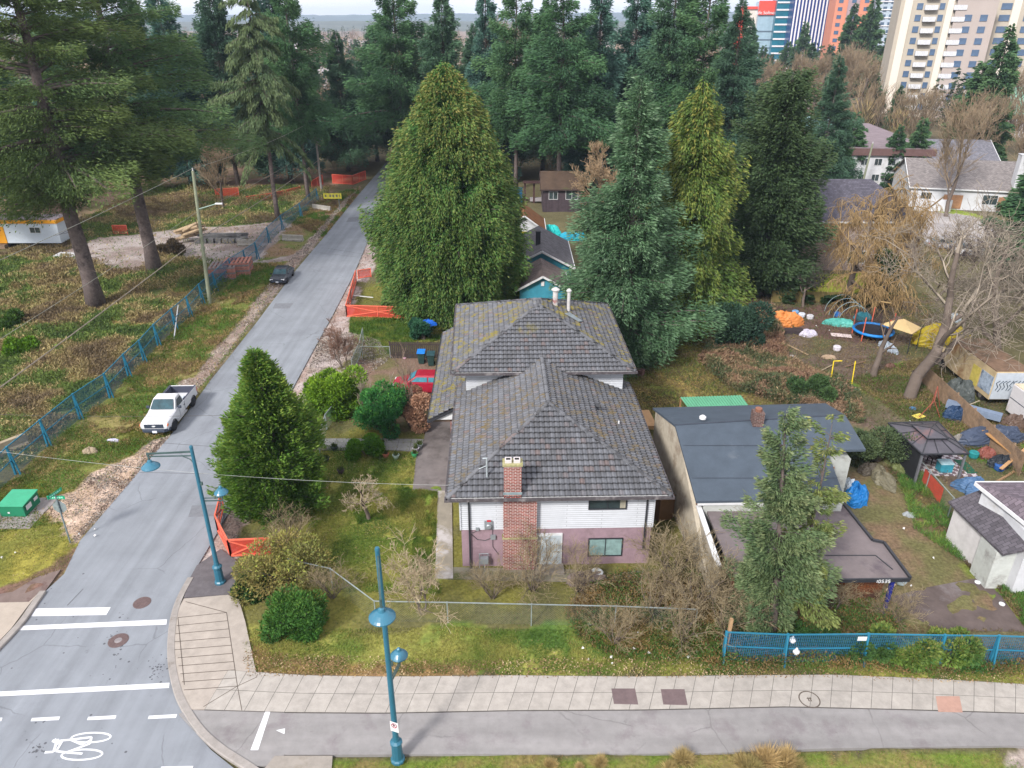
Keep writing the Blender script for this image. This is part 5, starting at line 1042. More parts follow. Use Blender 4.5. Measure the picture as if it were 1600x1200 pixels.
# big cedar centre
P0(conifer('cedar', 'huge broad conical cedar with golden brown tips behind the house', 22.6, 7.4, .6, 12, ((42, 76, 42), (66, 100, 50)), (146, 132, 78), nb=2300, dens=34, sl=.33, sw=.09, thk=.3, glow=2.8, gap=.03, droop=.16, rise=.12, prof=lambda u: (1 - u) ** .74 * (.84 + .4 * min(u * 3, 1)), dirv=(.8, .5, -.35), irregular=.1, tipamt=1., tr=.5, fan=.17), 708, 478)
# blue-green spruce
P0(conifer('spruce', 'tall blue-green spruce overhanging the right side of the house roof', 22.2, 4.7, .8, 13, ((56, 82, 58), (84, 108, 78)), (142, 162, 136), nb=560, dens=48, sl=.36, sw=.08, thk=.28, droop=.24, rise=.2, prof=lambda u: (1 - u) ** .85 * 1.0 + .07, dirv=(1., .9, -.1), irregular=.3, tipamt=.7, tr=.35, fan=.36), 972, 557)
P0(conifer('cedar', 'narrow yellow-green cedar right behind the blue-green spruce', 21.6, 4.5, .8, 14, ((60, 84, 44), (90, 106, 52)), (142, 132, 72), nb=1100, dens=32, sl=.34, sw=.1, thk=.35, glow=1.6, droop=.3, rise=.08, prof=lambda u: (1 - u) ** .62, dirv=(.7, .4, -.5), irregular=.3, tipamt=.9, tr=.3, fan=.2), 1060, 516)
P0(conifer('conifer', 'dark rounded column-like conifer left of the weeping tree', 21.6, 4.6, .8, 15, ((44, 60, 42), (66, 82, 54)), (104, 118, 80), nb=900, dens=34, sl=.4, sw=.11, thk=.35, droop=.1, rise=.3, fan=.22, prof=lambda u: (1 - u) ** .5 * (.8 + .3 * u), irregular=.3, tipamt=.6, tr=.35), 1186, 462)
# foreground spruce, open and twin topped
t = conifer('spruce', 'open olive-green twin topped spruce before the flat carport roof', 12.0, 1.7, .4, 16, ((62, 82, 58), (92, 106, 74)), (150, 150, 114), nb=190, dens=190, sl=.2, sw=.055, droop=.12, rise=.3, prof=lambda u: (1 - u) ** .5 * .92 + .08, dirv=(1., .8, .1), irregular=.3, tipamt=.6, tr=.17, lean=(-.11, 0), fan=.4, thk=.2)
P0(t, 1208, 992)
t = conifer('spruce', 'slim younger spruce stem growing beside the twin topped spruce', 11.6, 1.1, 2.0, 17, ((84, 98, 60), (120, 124, 74)), (180, 166, 110), nb=95, dens=150, sl=.2, sw=.055, droop=.1, rise=.35, prof=lambda u: (1 - u) ** .5 * .9 + .12, irregular=.5, tipamt=.7, tr=.11, fan=.4)
P0(t, 1232, 985)
# big firs on the left
bigA = conifer('fir', 'giant fir with thick bare trunk, nearer of the two beside the left grass field', 38, 8.8, 11.0, 18, ((66, 84, 52), (96, 108, 62)), (126, 134, 82), nb=240, dens=56, sl=.4, sw=.09, thk=.22, droop=.14, rise=.04, prof=lambda u: (1 - u) ** .7 * min(1, .5 + u * 5), irregular=.45, tipamt=.6, tr=.72, bare=30)
P0(bigA, 150, 480); bigA.children[1]
bigB = conifer('fir', 'giant fir with thick bare trunk standing at the gravel edge behind its neighbour', 36, 7.6, 11.5, 19, ((60, 84, 58), (88, 108, 68)), (122, 138, 92), nb=220, dens=54, sl=.4, sw=.09, thk=.22, droop=.12, rise=.06, prof=lambda u: (1 - u) ** .7 * min(1, .5 + u * 5), irregular=.5, tipamt=.6, tr=.68, bare=36)
P0(bigB, 242, 427)
# prototype forest firs
firA = conifer('fir', 'tall dark fir', 34, 7.2, 5, 31, ((50, 76, 60), (74, 100, 74)), (104, 132, 106), nb=400, dens=36, sl=.62, sw=.14, thk=.3, droop=.2, rise=.12, irregular=.3, tipamt=.55, tr=.42, bare=20)
firB = conifer('fir', 'tall open fir', 34, 6.6, 9, 32, ((52, 82, 58), (80, 106, 70)), (112, 136, 98), nb=270, dens=40, sl=.62, sw=.13, thk=.3, droop=.18, rise=.1, irregular=.42, tipamt=.5, tr=.4, bare=36)
firC = conifer('fir', 'tall bluish fir', 34, 6.2, 3, 33, ((50, 80, 72), (76, 106, 92)), (116, 146, 128), nb=430, dens=34, sl=.62, sw=.14, thk=.3, droop=.26, rise=.12, irregular=.22, tipamt=.6, tr=.4)
firD = conifer('hemlock', 'thin drooping hemlock', 33, 4.6, 10, 34, ((72, 88, 62), (100, 110, 76)), (128, 134, 98), nb=230, dens=44, sl=.5, sw=.12, droop=.55, rise=.05, prof=lambda u: (1 - u) ** .45 * .9 + .05, dirv=(.5, .4, -.8), irregular=.45, tipamt=.6, tr=.36, bare=30)
GF = 'tall firs of the wood behind the houses'
firs = [  # proto, px, base py, scale (xy), scale z, label
 (firA, 22, 335, 1.0, 1.15, 'dark fir at the far left behind the site office'), (firB, -70, 400, 1.1, 1.1, 'fir cut by the left picture edge behind the gravel yard'),
 (firC, 300, 292, 1.0, 1.0, 'dark blue-green fir behind the leafless shrub at the left'), (firA, 372, 290, .95, 1.05, 'very dark dense fir between the giant firs and the drooping hemlock'),
 (firD, 434, 342, 1.0, 1.05, 'pale drooping hemlock with long bare trunk beside the blue fence'), (firB, 482, 312, .82, 1.1, 'slender fir at the end of the blue fence, left of the grey-topped pole'),
 (firC, 455, 285, .95, 1.15, 'dense green fir right behind the pole with the grey transformer'), (firA, 545, 268, .9, .72, 'shorter fir filling the gap at the head of the street'),
 (firB, 632, 272, 1.15, 1.1, 'fir with open spreading limbs rising left above the big cedar'), (firA, 700, 280, 1.0, .93, 'fir peeping out just right of the big cedar top'),
 (firC, 762, 286, .8, 1.0, 'narrow pointed fir between the big cedar and the tall dark row'), (firB, 806, 296, .95, .98, 'bright green fir left of the bare fir trunk above the cabin'),
 (firB, 872, 316, 1.1, 1.02, 'fir whose bare trunk stands before the dark cabin'), (firC, 926, 300, 1.05, 1.0, 'bluish fir directly behind the tip of the blue-green spruce, left side'),
 (firC, 978, 292, 1.05, 1.06, 'grey-green fir above the tip of the blue-green spruce'), (firA, 1030, 300, 1.05, 1.1, 'big fir between the blue-green spruce and the yellow-green cedar'),
 (firB, 1078, 306, 1.1, 1.02, 'broad fir directly behind the yellow-green cedar'), (firA, 1122, 330, .9, .85, 'lower dark fir filling in right of the yellow-green cedar'),
 (firA, 1272, 330, .66, .64, 'slim dark conifer behind the dark column-like conifer'),
 (firA, 250, 262, 1., .95, 'fir glimpsed behind the two giant firs'), (firC, 120, 268, 1.0, .9, 'distant fir behind the nearer giant fir'), (firA, 590, 252, .9, .7, 'small fir closing the view at the end of the street'),
 (firA, 848, 268, 1., .85, 'dark fir filling the gap right of the bright green fir'), (firC, 1000, 262, 1., .8, 'dark fir low behind the spruce tip'), (firA, 745, 262, .9, .75, 'dark fir low between the big cedar and the narrow fir')]
used = set(); protos = {}
R0_ = random.Random(3)
for pr, px, py, sx, sz, lb in firs:
    sx *= .86
    if pr not in used: used.add(pr); o = pr; pend = (px, py, sx, sz, lb); protos[pr] = pend
    else: put(pr, px, py, lb, (sx, sx, sz), R0_.random() * 6.28, group=GF)
for pr, (px, py, sx, sz, lb) in protos.items(): put(pr, px, py, lb, (sx, sx, sz), 1.0, first=True, group=GF)
# medium / small conifers right and far
sm = conifer('conifer', 'bushy dark conifer', 12, 3.2, .4, 41, ((46, 72, 52), (70, 94, 62)), (100, 122, 84), nb=260, dens=34, sl=.5, sw=.18, irregular=.25, tr=.2, limbs=False)
GS = 'small conifers among the far houses'
lst = [(1318, 288, 1.0, 'bushy conifer at the left end of the brown-edged white block'), (1300, 300, .9, 'low conifer tucked beside the slim dark conifer'), (1388, 292, .85, 'bushy conifer left of the white slate-roofed house wall'), (1420, 292, .95, 'bushy conifer before the white slate-roofed house'),
       (1522, 262, 2.1, 'big rounded olive conifer before the cream apartment tower'), (1498, 260, 1.6, 'smaller conifer at the left flank of the olive conifer'), (1610, 335, 1.3, 'conifer cut by the right picture edge beside the boarded house'), (1608, 440, 1.5, 'dark conifer at the right edge behind the big bare tree'),
       (1700, 470, 1.9, 'dark conifer beyond the right picture edge reaching in'), (1160, 150, 2.2, 'conifer before the low office block with the red corner'), (1185, 142, 1.4, 'small conifer before the pale glass office block'), (1200, 138, 1.1, 'smallest conifer below the red-topped office block'),
       (1222, 138, 1.5, 'conifer before the teal glass tower'), (1243, 142, 2.1, 'tallest conifer before the striped tower'), (1258, 145, 1.5, 'conifer at the right foot of the striped tower'), (1288, 140, 1.4, 'conifer between the striped and the orange tower'),
       (1312, 150, 2.6, 'tall conifer before the left half of the orange tower'), (1340, 150, 2.8, 'tall conifer before the right half of the orange tower'), (1374, 145, 1.9, 'conifer at the left foot of the cream tower'), (560, 128, 1.5, 'conifer seen through the gap over the street end'),
       (1355, 198, 1.1, 'low dark conifer behind the brown-edged block, left'), (1395, 202, .9, 'low dark conifer behind the brown-edged block, right')]
for i, (px, py, s_, lb) in enumerate(lst): put(sm, px, py, lb, (s_ * (.8 if s_ > 1.9 else 1), s_ * (.8 if s_ > 1.9 else 1), s_), i * 1.3, first=(i == len(lst) - 1) and False, group=GS)
sm['label'] = 'bushy conifer half hidden at the foot of the dark column-like conifer'; put(sm, 1170, 420, None, .9, 0, first=True, group=GS)
# ---------------------------------------------------------------- bare trees
P0(bare_tree('bare_tree', 'big grey leafless tree with forked trunk over the right hand yard', 51, 15.5, .6, .48, 5, 4, (122, 112, 104), (156, 146, 132), thin=.014, up=.2, jit=.55, trunk_lean=(.16, .05), ratio=.66, start=.3), 1420, 622)
P0(bare_tree('bare_tree', 'leafless tree at the right edge with a dense net of pale twigs', 52, 13.5, .66, .35, 5, 5, (112, 104, 96), (142, 134, 122), thin=.012, up=.1, jit=.6, trunk_lean=(-.1, .0), ratio=.68), 1560, 566)
wil = bare_tree('weeping_tree', 'golden brown weeping tree with drooping twigs beside the brick house', 53, 13, .7, .4, 5, 5, (134, 112, 82), (164, 140, 100), thin=.017, up=.12, jit=.5, droop=1.5, ratio=.7)
P0(wil, 1322, 468); put(wil, 1378, 430, 'second golden weeping tree, the taller one behind the ivy clad trunk', (1.05, 1.05, 1.05), 2.2)
pop = bare_tree('bare_tree', 'upright leafless tree', 54, 16.5, .42, .3, 5, 4, (128, 112, 96), (150, 134, 110), thin=.022, up=.55, jit=.35, ratio=.66)
GB = 'leafless trees before the towers'
blst = [(1478, 338, 1.0, 'upright leafless tree before the wide grey-roofed house'), (1236, 196, 1.1, 'brown leafless tree above the dark column-like conifer'), (1335, 205, 1.05, 'leafless tree right of the slim dark conifer'), (1368, 214, .6, 'leafless tree at the left foot of the cream tower'), (1404, 212, .6, 'pale leafless tree before the cream tower balconies'),
        (1300, 200, 1.2, 'leafless tree below the orange tower'), (1190, 196, 1.0, 'leafless tree above the small white house'), (1446, 226, .75, 'leafless tree behind the white slate-roofed house'), (1560, 250, 1.1, 'reddish leafless tree right of the olive conifer'), (1592, 262, 1.2, 'reddish leafless tree at the right edge before the green roof'),
        (1268, 200, 1.1, 'leafless tree left of the slim dark conifer'), (1320, 188, 1.2, 'leafless tree just before the orange tower foot'), (350, 330, .62, 'brown leafless shrub-like tree before the dark firs at the left'), (768, 178, 1.6, 'tall leafless tree behind the narrow pointed fir'), (838, 170, 1.6, 'tall leafless tree seen through the firs right of centre'), (1520, 275, .9, 'leafless tree before the olive conifer'), (1580, 300, .9, 'leafless tree behind the boarded house chimney')]
for i, (px, py, s_, lb) in enumerate(blst): put(pop, px, py, lb, s_, i * 1.7, first=(i == 0), group=GB) if i == 0 else None
for i, (px, py, s_, lb) in enumerate(blst):
    if i: put(pop, px, py, lb, s_, i * 1.7, group=GB)
P0(bare_tree('bare_tree', 'thin dark leafless tree standing in the right yard before the lane', 55, 10, .55, .14, 4, 5, (84, 74, 72), thin=.016, up=.3), 1462, 470)
P0(bare_tree('bare_tree', 'low crooked leafless tree before the bright lawn', 56, 6.5, .7, .16, 4, 4, (70, 66, 62), thin=.02, up=.15, jit=.6), 1255, 480)
P0(bare_tree('dead_trunk', 'broken bare trunk standing in the right yard', 57, 6.5, .5, .3, 2, 2, (110, 96, 86), thin=.03, up=.4), 1364, 588)
P0(bare_tree('tan_tree', 'tan dry-leaved small tree peeping out left of the blue-green spruce', 58, 13.5, .5, .2, 5, 4, (140, 120, 96), (168, 146, 118), thin=.022, up=.4), 958, 372)
ivy = bush('ivy_tree', 'ivy clad trunk standing between the weeping trees', 59, 1.3, 1.3, 9, 9000, .3, .2, (34, 52, 36), (58, 76, 44), lobes=14, cat='tree'); P0(ivy, 1376, 476)
# pollarded tree and leafless shrubs round the house
P0(bare_tree('fruit_tree', 'small pollarded fruit tree with pale bare shoots on the front lawn', 61, 4.6, .66, .13, 4, 4, (138, 124, 104), (164, 152, 128), thin=.012, up=.25, jit=.35, start=.55, ratio=.6), 577, 812)
P0(bare_tree('bare_shrub', 'leafless shrub with long pale shoots beside the garden walk', 62, 4.2, .55, .05, 4, 4, (146, 130, 108), (170, 158, 132), thin=.011, stems=3, up=.3, cat='shrub'), 660, 958)
shr = bare_tree('bare_shrub', 'leafless straw coloured shrub before the brick chimney', 63, 3.6, .44, .034, 3, 4, (118, 106, 86), (156, 142, 114), thin=.007, stems=8, up=.45, cat='shrub', jit=.45, droop=.3); P0(shr, 832, 922)
for i, (px, py, s_, lb) in enumerate([(1130, 985, .9, 'leafless reddish shrub behind the leaning post'), (1180, 990, .8, 'leafless scrub between the leaning post and the spruce'), (960, 1005, .75, 'dry scrub beyond the end of the wire fence top rail'), (1065, 1000, .8, 'brown scrub in the brambles on the verge'), (1300, 955, .8, 'dry scrub before the orange boards'), (1390, 975, .7, 'dry scrub at the driveway edge'), (905, 925, .8, 'leafless straw shrub below the lower window'), (1052, 905, 1.15, 'big tangled leafless shrub right of the house corner'), (1085, 950, 1.15, 'straggly tan shrub beside the leaning fence post'), (1020, 960, .9, 'leafless shrub growing through the wire fence'), (770, 935, .75, 'low leafless shrub left of the brick chimney foot'), (1150, 870, 1.0, 'leafless shrub against the white coped wall'), (450, 870, .9, 'leafless shrub behind the holly bush by the corner'), (520, 935, .7, 'dry shrub at the bend of the wire fence')]): put(shr, px, py, lb, s_, i * 2.1)
P0(bare_tree('sapling', 'tall thin leafless sapling beside the red car', 64, 6.2, .35, .045, 3, 4, (128, 112, 100), thin=.012, up=.6), 652, 672)
P0(bare_tree('sapling', 'leafless reddish shrub between the street and the garden fence', 65, 4.2, .42, .04, 4, 4, (130, 104, 92), thin=.011, stems=4, up=.5), 535, 575)
P0(bare_tree('sapling', 'pale twin stemmed sapling between the two green garden shrubs', 66, 4.5, .3, .05, 3, 4, (140, 130, 116), thin=.012, stems=2, up=.6), 572, 655)
# green shrubs
P0(bush('rhododendron', 'yellow-green leafy shrub left in the row beside the garden fence', 71, 2.5, 1.8, 4.0, 21000, .2, .09, (66, 96, 38), (112, 136, 42), (150, 168, 62), lobes=20), 524, 645)
P0(bush('holly', 'dark glossy green shrub behind the garden path', 72, 1.7, 1.4, 4.4, 18000, .17, .08, (34, 84, 48), (64, 112, 56), (110, 150, 70), lobes=20), 598, 676)
P0(bush('photinia', 'shrub with pinkish dry leaves right of the glossy green shrub', 73, 1.5, 1.1, 3.6, 9000, .15, .08, (128, 96, 82), (176, 140, 120), lobes=9), 642, 668)
P0(bush('box_shrub', 'low yellow-green shrub in front of the garden path', 74, 1.2, .9, 1.5, 8000, .14, .07, (66, 100, 36), (110, 136, 44), lobes=7), 574, 712)
P0(bush('laurel', 'glossy green laurel bush on the front verge near the corner', 75, 1.35, 1.2, 2.4, 17000, .14, .06, (40, 76, 38), (70, 104, 46), (110, 134, 64), lobes=30), 462, 985)
P0(bush('mixed_shrub', 'loose olive and pink shrub between the cedar and the laurel', 76, 2.3, 1.7, 2.8, 17000, .15, .06, (84, 96, 56), (136, 120, 78), (140, 156, 70), lobes=22), 446, 912)
P0(bush('ivy_shrub', 'dark ivy shrub left of the laurel by the lamp foot', 77, .9, .9, 1.5, 6000, .13, .08, (40, 68, 40), (66, 92, 50), lobes=8), 392, 925)
P0(bush('shrub', 'dark evergreen shrub below the right side of the blue-green spruce', 78, 2.6, 2.0, 4.5, 16000, .25, .13, (38, 62, 52), (64, 88, 64), lobes=12), 1150, 545)
P0(bush('shrub', 'evergreen bramble mound at the corner of the dark membrane roof', 79, 1.9, 1.6, 2.6, 12000, .17, .08, (50, 66, 48), (84, 96, 66), lobes=10), 1368, 722)
P0(bush('shrub', 'low green shrub behind the dark membrane roof', 80, 2.2, 1.4, 1.9, 12000, .18, .09, (50, 72, 48), (82, 100, 60), lobes=10), 1268, 628)
P0(bush('climber', 'leafy climber swallowing the blue fence near the carport', 81, 2.6, .8, 1.6, 17000, .16, .08, (52, 84, 46), (98, 116, 54), (140, 130, 80), lobes=16), 1440, 1030)
P0(bush('climber', 'ivy and bramble clump over the blue fence below the spruce', 82, 1.5, .7, 1.3, 9000, .15, .08, (44, 74, 46), (84, 102, 54), lobes=10), 1340, 1028)
P0(bush('shrub', 'round bright green bush in the bramble field at the left', 83, 1.6, 1.4, 1.9, 9000, .22, .12, (74, 104, 36), (112, 134, 42), lobes=8), 40, 555)
P0(bush('shrub', 'dark green bramble bush at the left picture edge', 84, 2.0, 1.6, 1.7, 9000, .22, .11, (46, 72, 36), (76, 98, 42), lobes=8), 8, 515)
P0(bush('shrub', 'ivy shrub behind the blue wheeled bin at the hedge end', 85, 1.3, 1.1, 2.2, 8000, .2, .12, (34, 70, 56), (56, 92, 64), lobes=7), 664, 532)
gb = bush('grass_tuft', 'straw coloured grass tuft', 86, .42, .42, .75, 1500, .55, .018, (140, 122, 86), (172, 152, 112), lobes=3, up=1.2, stem=False)
for i, (px, py, s_, lb) in enumerate([(858, 1188, .8, 'small tan grass tuft at the bottom edge, leftmost'), (934, 1188, .85, 'small tan grass tuft at the bottom edge, second from left'), (905, 1197, .6, 'low tan tuft half cut by the bottom edge'), (1072, 1186, 1.2, 'tall tan grass tuft at the bottom edge, centre right'), (1050, 1196, .9, 'lower tan tuft left of the tall centre right tuft'), (1160, 1186, 1.2, 'wide tan grass tuft left of the biggest pair'), (1188, 1182, 1.6, 'biggest tan grass tuft at the bottom edge'), (1222, 1188, 1.4, 'right tan grass tuft of the biggest pair'), (1246, 1196, 1.0, 'rightmost tan grass tuft cut by the bottom edge'), (1180, 1200, 1.3, 'tan grass tuft overlapping the bottom edge')]):
    put(gb, px, py + 8, lb, s_ * .55, i * 1.1, first=(i == 0), group='tan grass tufts along the bottom verge') if i == 0 else put(gb, px, py + 8, lb, s_ * .55, i * 1.1, group='tan grass tufts along the bottom verge')
# ---------------------------------------------------------------- ground cover
BR = [(92, 70, 54), (112, 92, 70), (84, 74, 50), (66, 82, 42), (98, 104, 52)]
scatter('bramble_cover', ['brush_left', 'brush_left2'], 230000, .12, 1.0, .2, .055, [(98, 86, 68), (126, 112, 84), (112, 102, 72), (148, 136, 98), (84, 98, 54), (94, 112, 58), (70, 88, 48)], 91, clump=2.2, thr=.3, label='tangled brambles and dead stems filling the fenced field at the left')
scatter('verge_weeds', ['verge_left', 'verge_far'], 60000, .05, .38, .16, .04, [(108, 92, 68), (132, 116, 80), (82, 96, 48), (70, 98, 42)], 92, clump=1.6, thr=.38, label='rough weeds and dry grass on the verge between street and blue fence')
scatter('verge_grass', ['verge_green', 'lawn_left', 'verge_left'], 60000, .02, .12, .1, .02, [(112, 112, 54), (90, 98, 44), (132, 122, 68)], 93, clump=.8, thr=.36, up=1., label='short mossy grass on the left verge')
scatter('lawn_grass', ['lawn', 'lawn_green', 'grass_back', 'verge_front', 'lot'], 200000, .02, .14, .12, .026, [(134, 128, 74), (110, 116, 56), (92, 108, 48), (76, 98, 42)], 94, clump=1.0, thr=.3, up=1., label='patchy yellow-green grass of the front lawn and verge', avoid=[(-4, 8, 31, 56), (-4.2, -2.5, 30, 38)])
scatter('thicket', ['verge_front', 'lot'], 70000, .1, .8, .16, .05, [(60, 86, 44), (104, 84, 60), (76, 98, 50), (124, 98, 70)], 95, clump=1.8, thr=.3, label='brambles and dead stems along the wire fence before the house', poly=[PP([(930, 905), (1150, 900), (1180, 1000), (1130, 1045), (960, 1030), (900, 1000), (880, 960)]), PP([(1120, 985), (1340, 1000), (1620, 1020), (1620, 1062), (1300, 1052), (1100, 1054)]), PP([(1180, 930), (1380, 930), (1430, 985), (1300, 1010), (1150, 1000)])], hs=1.2)
scatter('fallen_leaves', [], 14000, .01, .05, .09, .06, [(140, 116, 92), (112, 90, 70), (160, 140, 116)], 96, clump=.8, thr=.25, up=.1, label='fallen brown leaves along the inner pavement edge', poly=[PP([(380, 1020), (700, 1035), (1100, 1030), (1620, 1040), (1620, 1075), (1300, 1062), (1000, 1062), (385, 1060)]), PP([(900, 900), (1200, 900), (1200, 960), (900, 950)])])
scatter('bramble_mound', [], 90000, .2, 1.3, .2, .06, [(118, 92, 80), (134, 112, 92), (92, 90, 66), (74, 84, 60), (122, 100, 84)], 97, clump=2, thr=.25, label='reddish bramble mound between the spruce and the right hand yard', poly=[PP([(1130, 480), (1205, 485), (1230, 560), (1335, 610), (1350, 665), (1240, 640), (1140, 610), (1090, 570)])])
scatter('yard_weeds', ['behind_house', 'yard_right', 'yard_green', 'brown_lot', 'right_edge'], 110000, .03, .3, .15, .035, [(104, 86, 68), (122, 106, 76), (98, 82, 66), (80, 90, 50), (92, 78, 62)], 98, clump=1.5, thr=.3, label='weeds and long grass over the yards behind the houses', avoid=[(9, 24, 27, 41)])
scatter('verge_tall_grass', [], 15000, .08, .3, .3, .026, [(74, 104, 52), (92, 118, 58), (116, 124, 66)], 99, clump=.9, thr=.42, up=1., label='long green grass along the wire fence right of the brown lot', poly=[PP([(1400, 745), (1440, 740), (1530, 870), (1500, 880), (1430, 830)]), PP([(1520, 905), (1600, 895), (1620, 985), (1590, 980)])])
scatter('strip_grass', ['strip_bottom'], 30000, .02, .16, .09, .02, [(80, 106, 38), (104, 118, 46), (130, 110, 76)], 100, clump=.6, thr=.3, up=1., label='short green grass strip at the bottom edge')
# far woodland, past counting
def woods(name, label, n, x0, x1, y0, y1, kind, seed, cols, cl=30, thr=.4):
    R = np.random.default_rng(seed); yy = y0 * (y1 / y0) ** R.random(n * 3); xx = (R.random(n * 3) * (x1 - x0) + x0) * yy; k = fnoise(xx, yy, cl, seed) > thr
    for a0, a1, b0, b1 in ((50, 100, 108, 172), (95, 200, 214, 262), (120, 235, 395, 500), (57, 76, 190, 208), (26, 50, 80, 97), (130, 160, 185, 215)): k &= ~((xx > a0) & (xx < a1) & (yy > b0) & (yy < b1))
    xx, yy = xx[k][:n], yy[k][:n]; m_ = len(xx); per = 110 if kind else 90; hh = (7 + 9 * R.random(m_)) * (1.0 if kind else 1.25) * np.where(yy < 230, .75, 1); i = np.repeat(np.arange(m_), per); N_ = len(i); u = R.random(N_)
    a = R.random(N_) * 6.28
    if kind == 0: rad_ = hh[i] * .2 * (1 - u) * (.4 + .6 * R.random(N_)); z = hh[i] * u; d = np.stack([np.cos(a), np.sin(a), -.2 + .2 * R.normal(size=N_)], 1); ln, wd = hh[i] * .1, hh[i] * .055
    else: rad_ = hh[i] * .3 * np.sqrt(u) * R.random(N_); z = hh[i] * (.15 + .7 * u); d = np.stack([np.cos(a) * .5, np.sin(a) * .5, 1 + 0 * a], 1); ln, wd = hh[i] * .2, hh[i] * .012
    p = np.stack([xx[i] + np.cos(a) * rad_, yy[i] + np.sin(a) * rad_, z], 1); cc = np.array([lin(c) for c in cols]); C = cc[R.integers(0, len(cols), m_)][i] * (.75 + .5 * R.random(N_))[:, None]
    V, F_, CC = spray_mesh(p, d, ln * (.6 + .8 * R.random(N_)), wd * (.7 + .6 * R.random(N_)), C, R); return tag(npmesh(name, V, F_, leafm, CC), label, 'woodland', kind='stuff')
woods('far_conifers', 'dark conifer woods spreading to the horizon', 1500, -.8, .8, 165, 1500, 0, 111, [(44, 62, 48), (56, 74, 54), (66, 78, 52)], cl=60, thr=.48)
woods('far_bare_woods', 'brown leafless woods between the far houses and towers', 2300, -.8, .8, 160, 1300, 1, 112, [(140, 116, 98), (120, 104, 90), (150, 130, 100), (130, 100, 92)], thr=.25, cl=45)
woods('yard_edge_woods', 'leafless undergrowth behind the fir wood', 320, -.5, .7, 135, 220, 1, 113, [(110, 92, 80), (96, 86, 70)], thr=.3, cl=20)
scatter('lawn_leaves', [], 6000, .02, .06, .09, .06, [(138, 116, 90), (120, 100, 74), (156, 138, 112)], 101, clump=1.2, thr=.42, up=.1, label='dry leaves scattered over lawn and verges', poly=[G['lawn'], G['verge_front'], G['lawn_left'], G['verge_left']])
scatter('roadside_gravel', [], 26000, .0, .03, .09, .07, [(138, 132, 128), (112, 104, 100), (158, 150, 144), (104, 90, 84)], 102, clump=.5, thr=.2, up=.2, label='loose stones and leaf litter along the street shoulders', poly=[G['shoulder_left'], G['shoulder_right'], G['gravel_left'], G['gravel_drive']])
# ---------------------------------------------------------------- street lamps
lampm = mat('lamp_blue_paint', lin((40, 96, 118)), rough=.4, noise=.1, scale=2, spec=.5)
lamphd = mat('lamp_shade_paint', lin((48, 104, 128)), rough=.25, noise=.1, spec=.6)
armm = mat('lamp_arm_metal', lin((72, 92, 92)), rough=.5, metal=.3)
def shade(t, x, y, z, r, parent_name='lamp_head'):
    b = MB(); b.lathe([(r * .1, .34), (r * .22, .3), (r * .3, .2), (r * .55, .14), (r * .85, .04), (r, -.02), (r, -.06), (r * .9, -.06)], (x, y, z), 24); h = b.build('lamp_shade', lamphd, t, smooth=False)
    b = MB(); b.lathe([(r * .75, -.07), (r * .6, -.12), (r * .3, -.16)], (x, y, z), 16); b.build('lens', mat('lamp_lens', lin((190, 200, 204)), rough=.2), h)
    return h
def lamp(px, py, h, armdir, arml, low_z, low_dir, lowl, label, sign=False):
    q = P(px, py); t = thing('street_lamp', label, 'street lamp', (q.x, q.y, .1), 0, 'teal street lamps')
    b = MB(); b.tube([(0, 0, 1.1), (0, 0, h)], [.115, .08], 14); b.lathe([(.09, 0), (.07, .08), (.02, .1)], (0, 0, h), 12); b.build('pole', lampm, t)
    b = MB(); b.lathe([(.28, 0), (.28, .1), (.22, .16), (.2, .9), (.24, .96), (.24, 1.04), (.14, 1.12), (.125, 1.3)], (0, 0, 0), 10); b.build('base', lampm, t)
    d = Vector(armdir); z = h - .45; e = d * arml
    b = MB(); b.bar((0, 0, z + .22), (e.x, e.y, z + .16), .06, .08); b.bar((0, 0, z), (e.x, e.y, z + .02), .05, .05); b.bar((e.x * .97, e.y * .97, z + .22), (e.x * .97, e.y * .97, z - .15), .07)
    b.tube([(0, 0, z - .5), (d.x * .15, d.y * .15, z - .2), (d.x * .5, d.y * .5, z)], .022, 6); b.build('arm', armm, t)
    shade(t, e.x * .97, e.y * .97, z - .5, .42)
    d = Vector(low_dir); e = d * lowl; z = low_z
    b = MB(); b.bar((0, 0, z), (e.x, e.y, z), .05, .05); b.bar((0, 0, z + .16), (e.x, e.y, z + .16), .04, .04); b.tube([(e.x, e.y, z), (e.x, e.y, z + .45)], .04, 8); b.tube([(e.x - .1 * d.x, e.y - .1 * d.y, z + .2), (e.x, e.y, z + .4)], .03, 6); b.build('bracket', armm, t)
    shade(t, e.x, e.y, z + .5, .33)
    b = MB(); b.box((.1, 0, z + 1.0), (.14, .1, .16)); b.build('control_box', armm, t)
    if sign:
        b = MB(); b.box((.02, -.14, 2.0), (.34, .012, .5), rz=-.35); s = b.build('sign_plate', whitep, t)
        b = MB(); R_ = Matrix.Rotation(-.35, 3, 'Z'); c = Vector((.02, -.14, 0))
        for k in range(20):
            a0, a1 = k * math.pi / 10, (k + 1) * math.pi / 10; f = lambda a: c + R_ @ Vector((.11 * math.cos(a), -.012, 2.08 + .11 * math.sin(a))); b.bar(f(a0), f(a1), .025, .01)
        f2 = lambda x, z: c + R_ @ Vector((x, -.012, z)); b.bar(f2(-.08, 2.16), f2(.08, 2.0), .025, .008); b.build('red_ring', mat('sign_red', lin((150, 30, 60))), s)
        b = MB(); f3 = lambda x, z: c + R_ @ Vector((x, -.008, z)); b.bar(f3(-.03, 2.15), f3(-.03, 2.01), .03, .004); b.bar(f3(-.03, 2.14), f3(.04, 2.11), .03, .004); b.bar(f3(.04, 2.11), f3(-.03, 2.08), .03, .004); b.build('sign_letter', darkm, s)
    return t
lamp(345, 912, 8.0, (-1, -.05, 0), 2.1, 5.0, (1, .05, 0), .95, 'teal street lamp at the corner beside the small cedar')
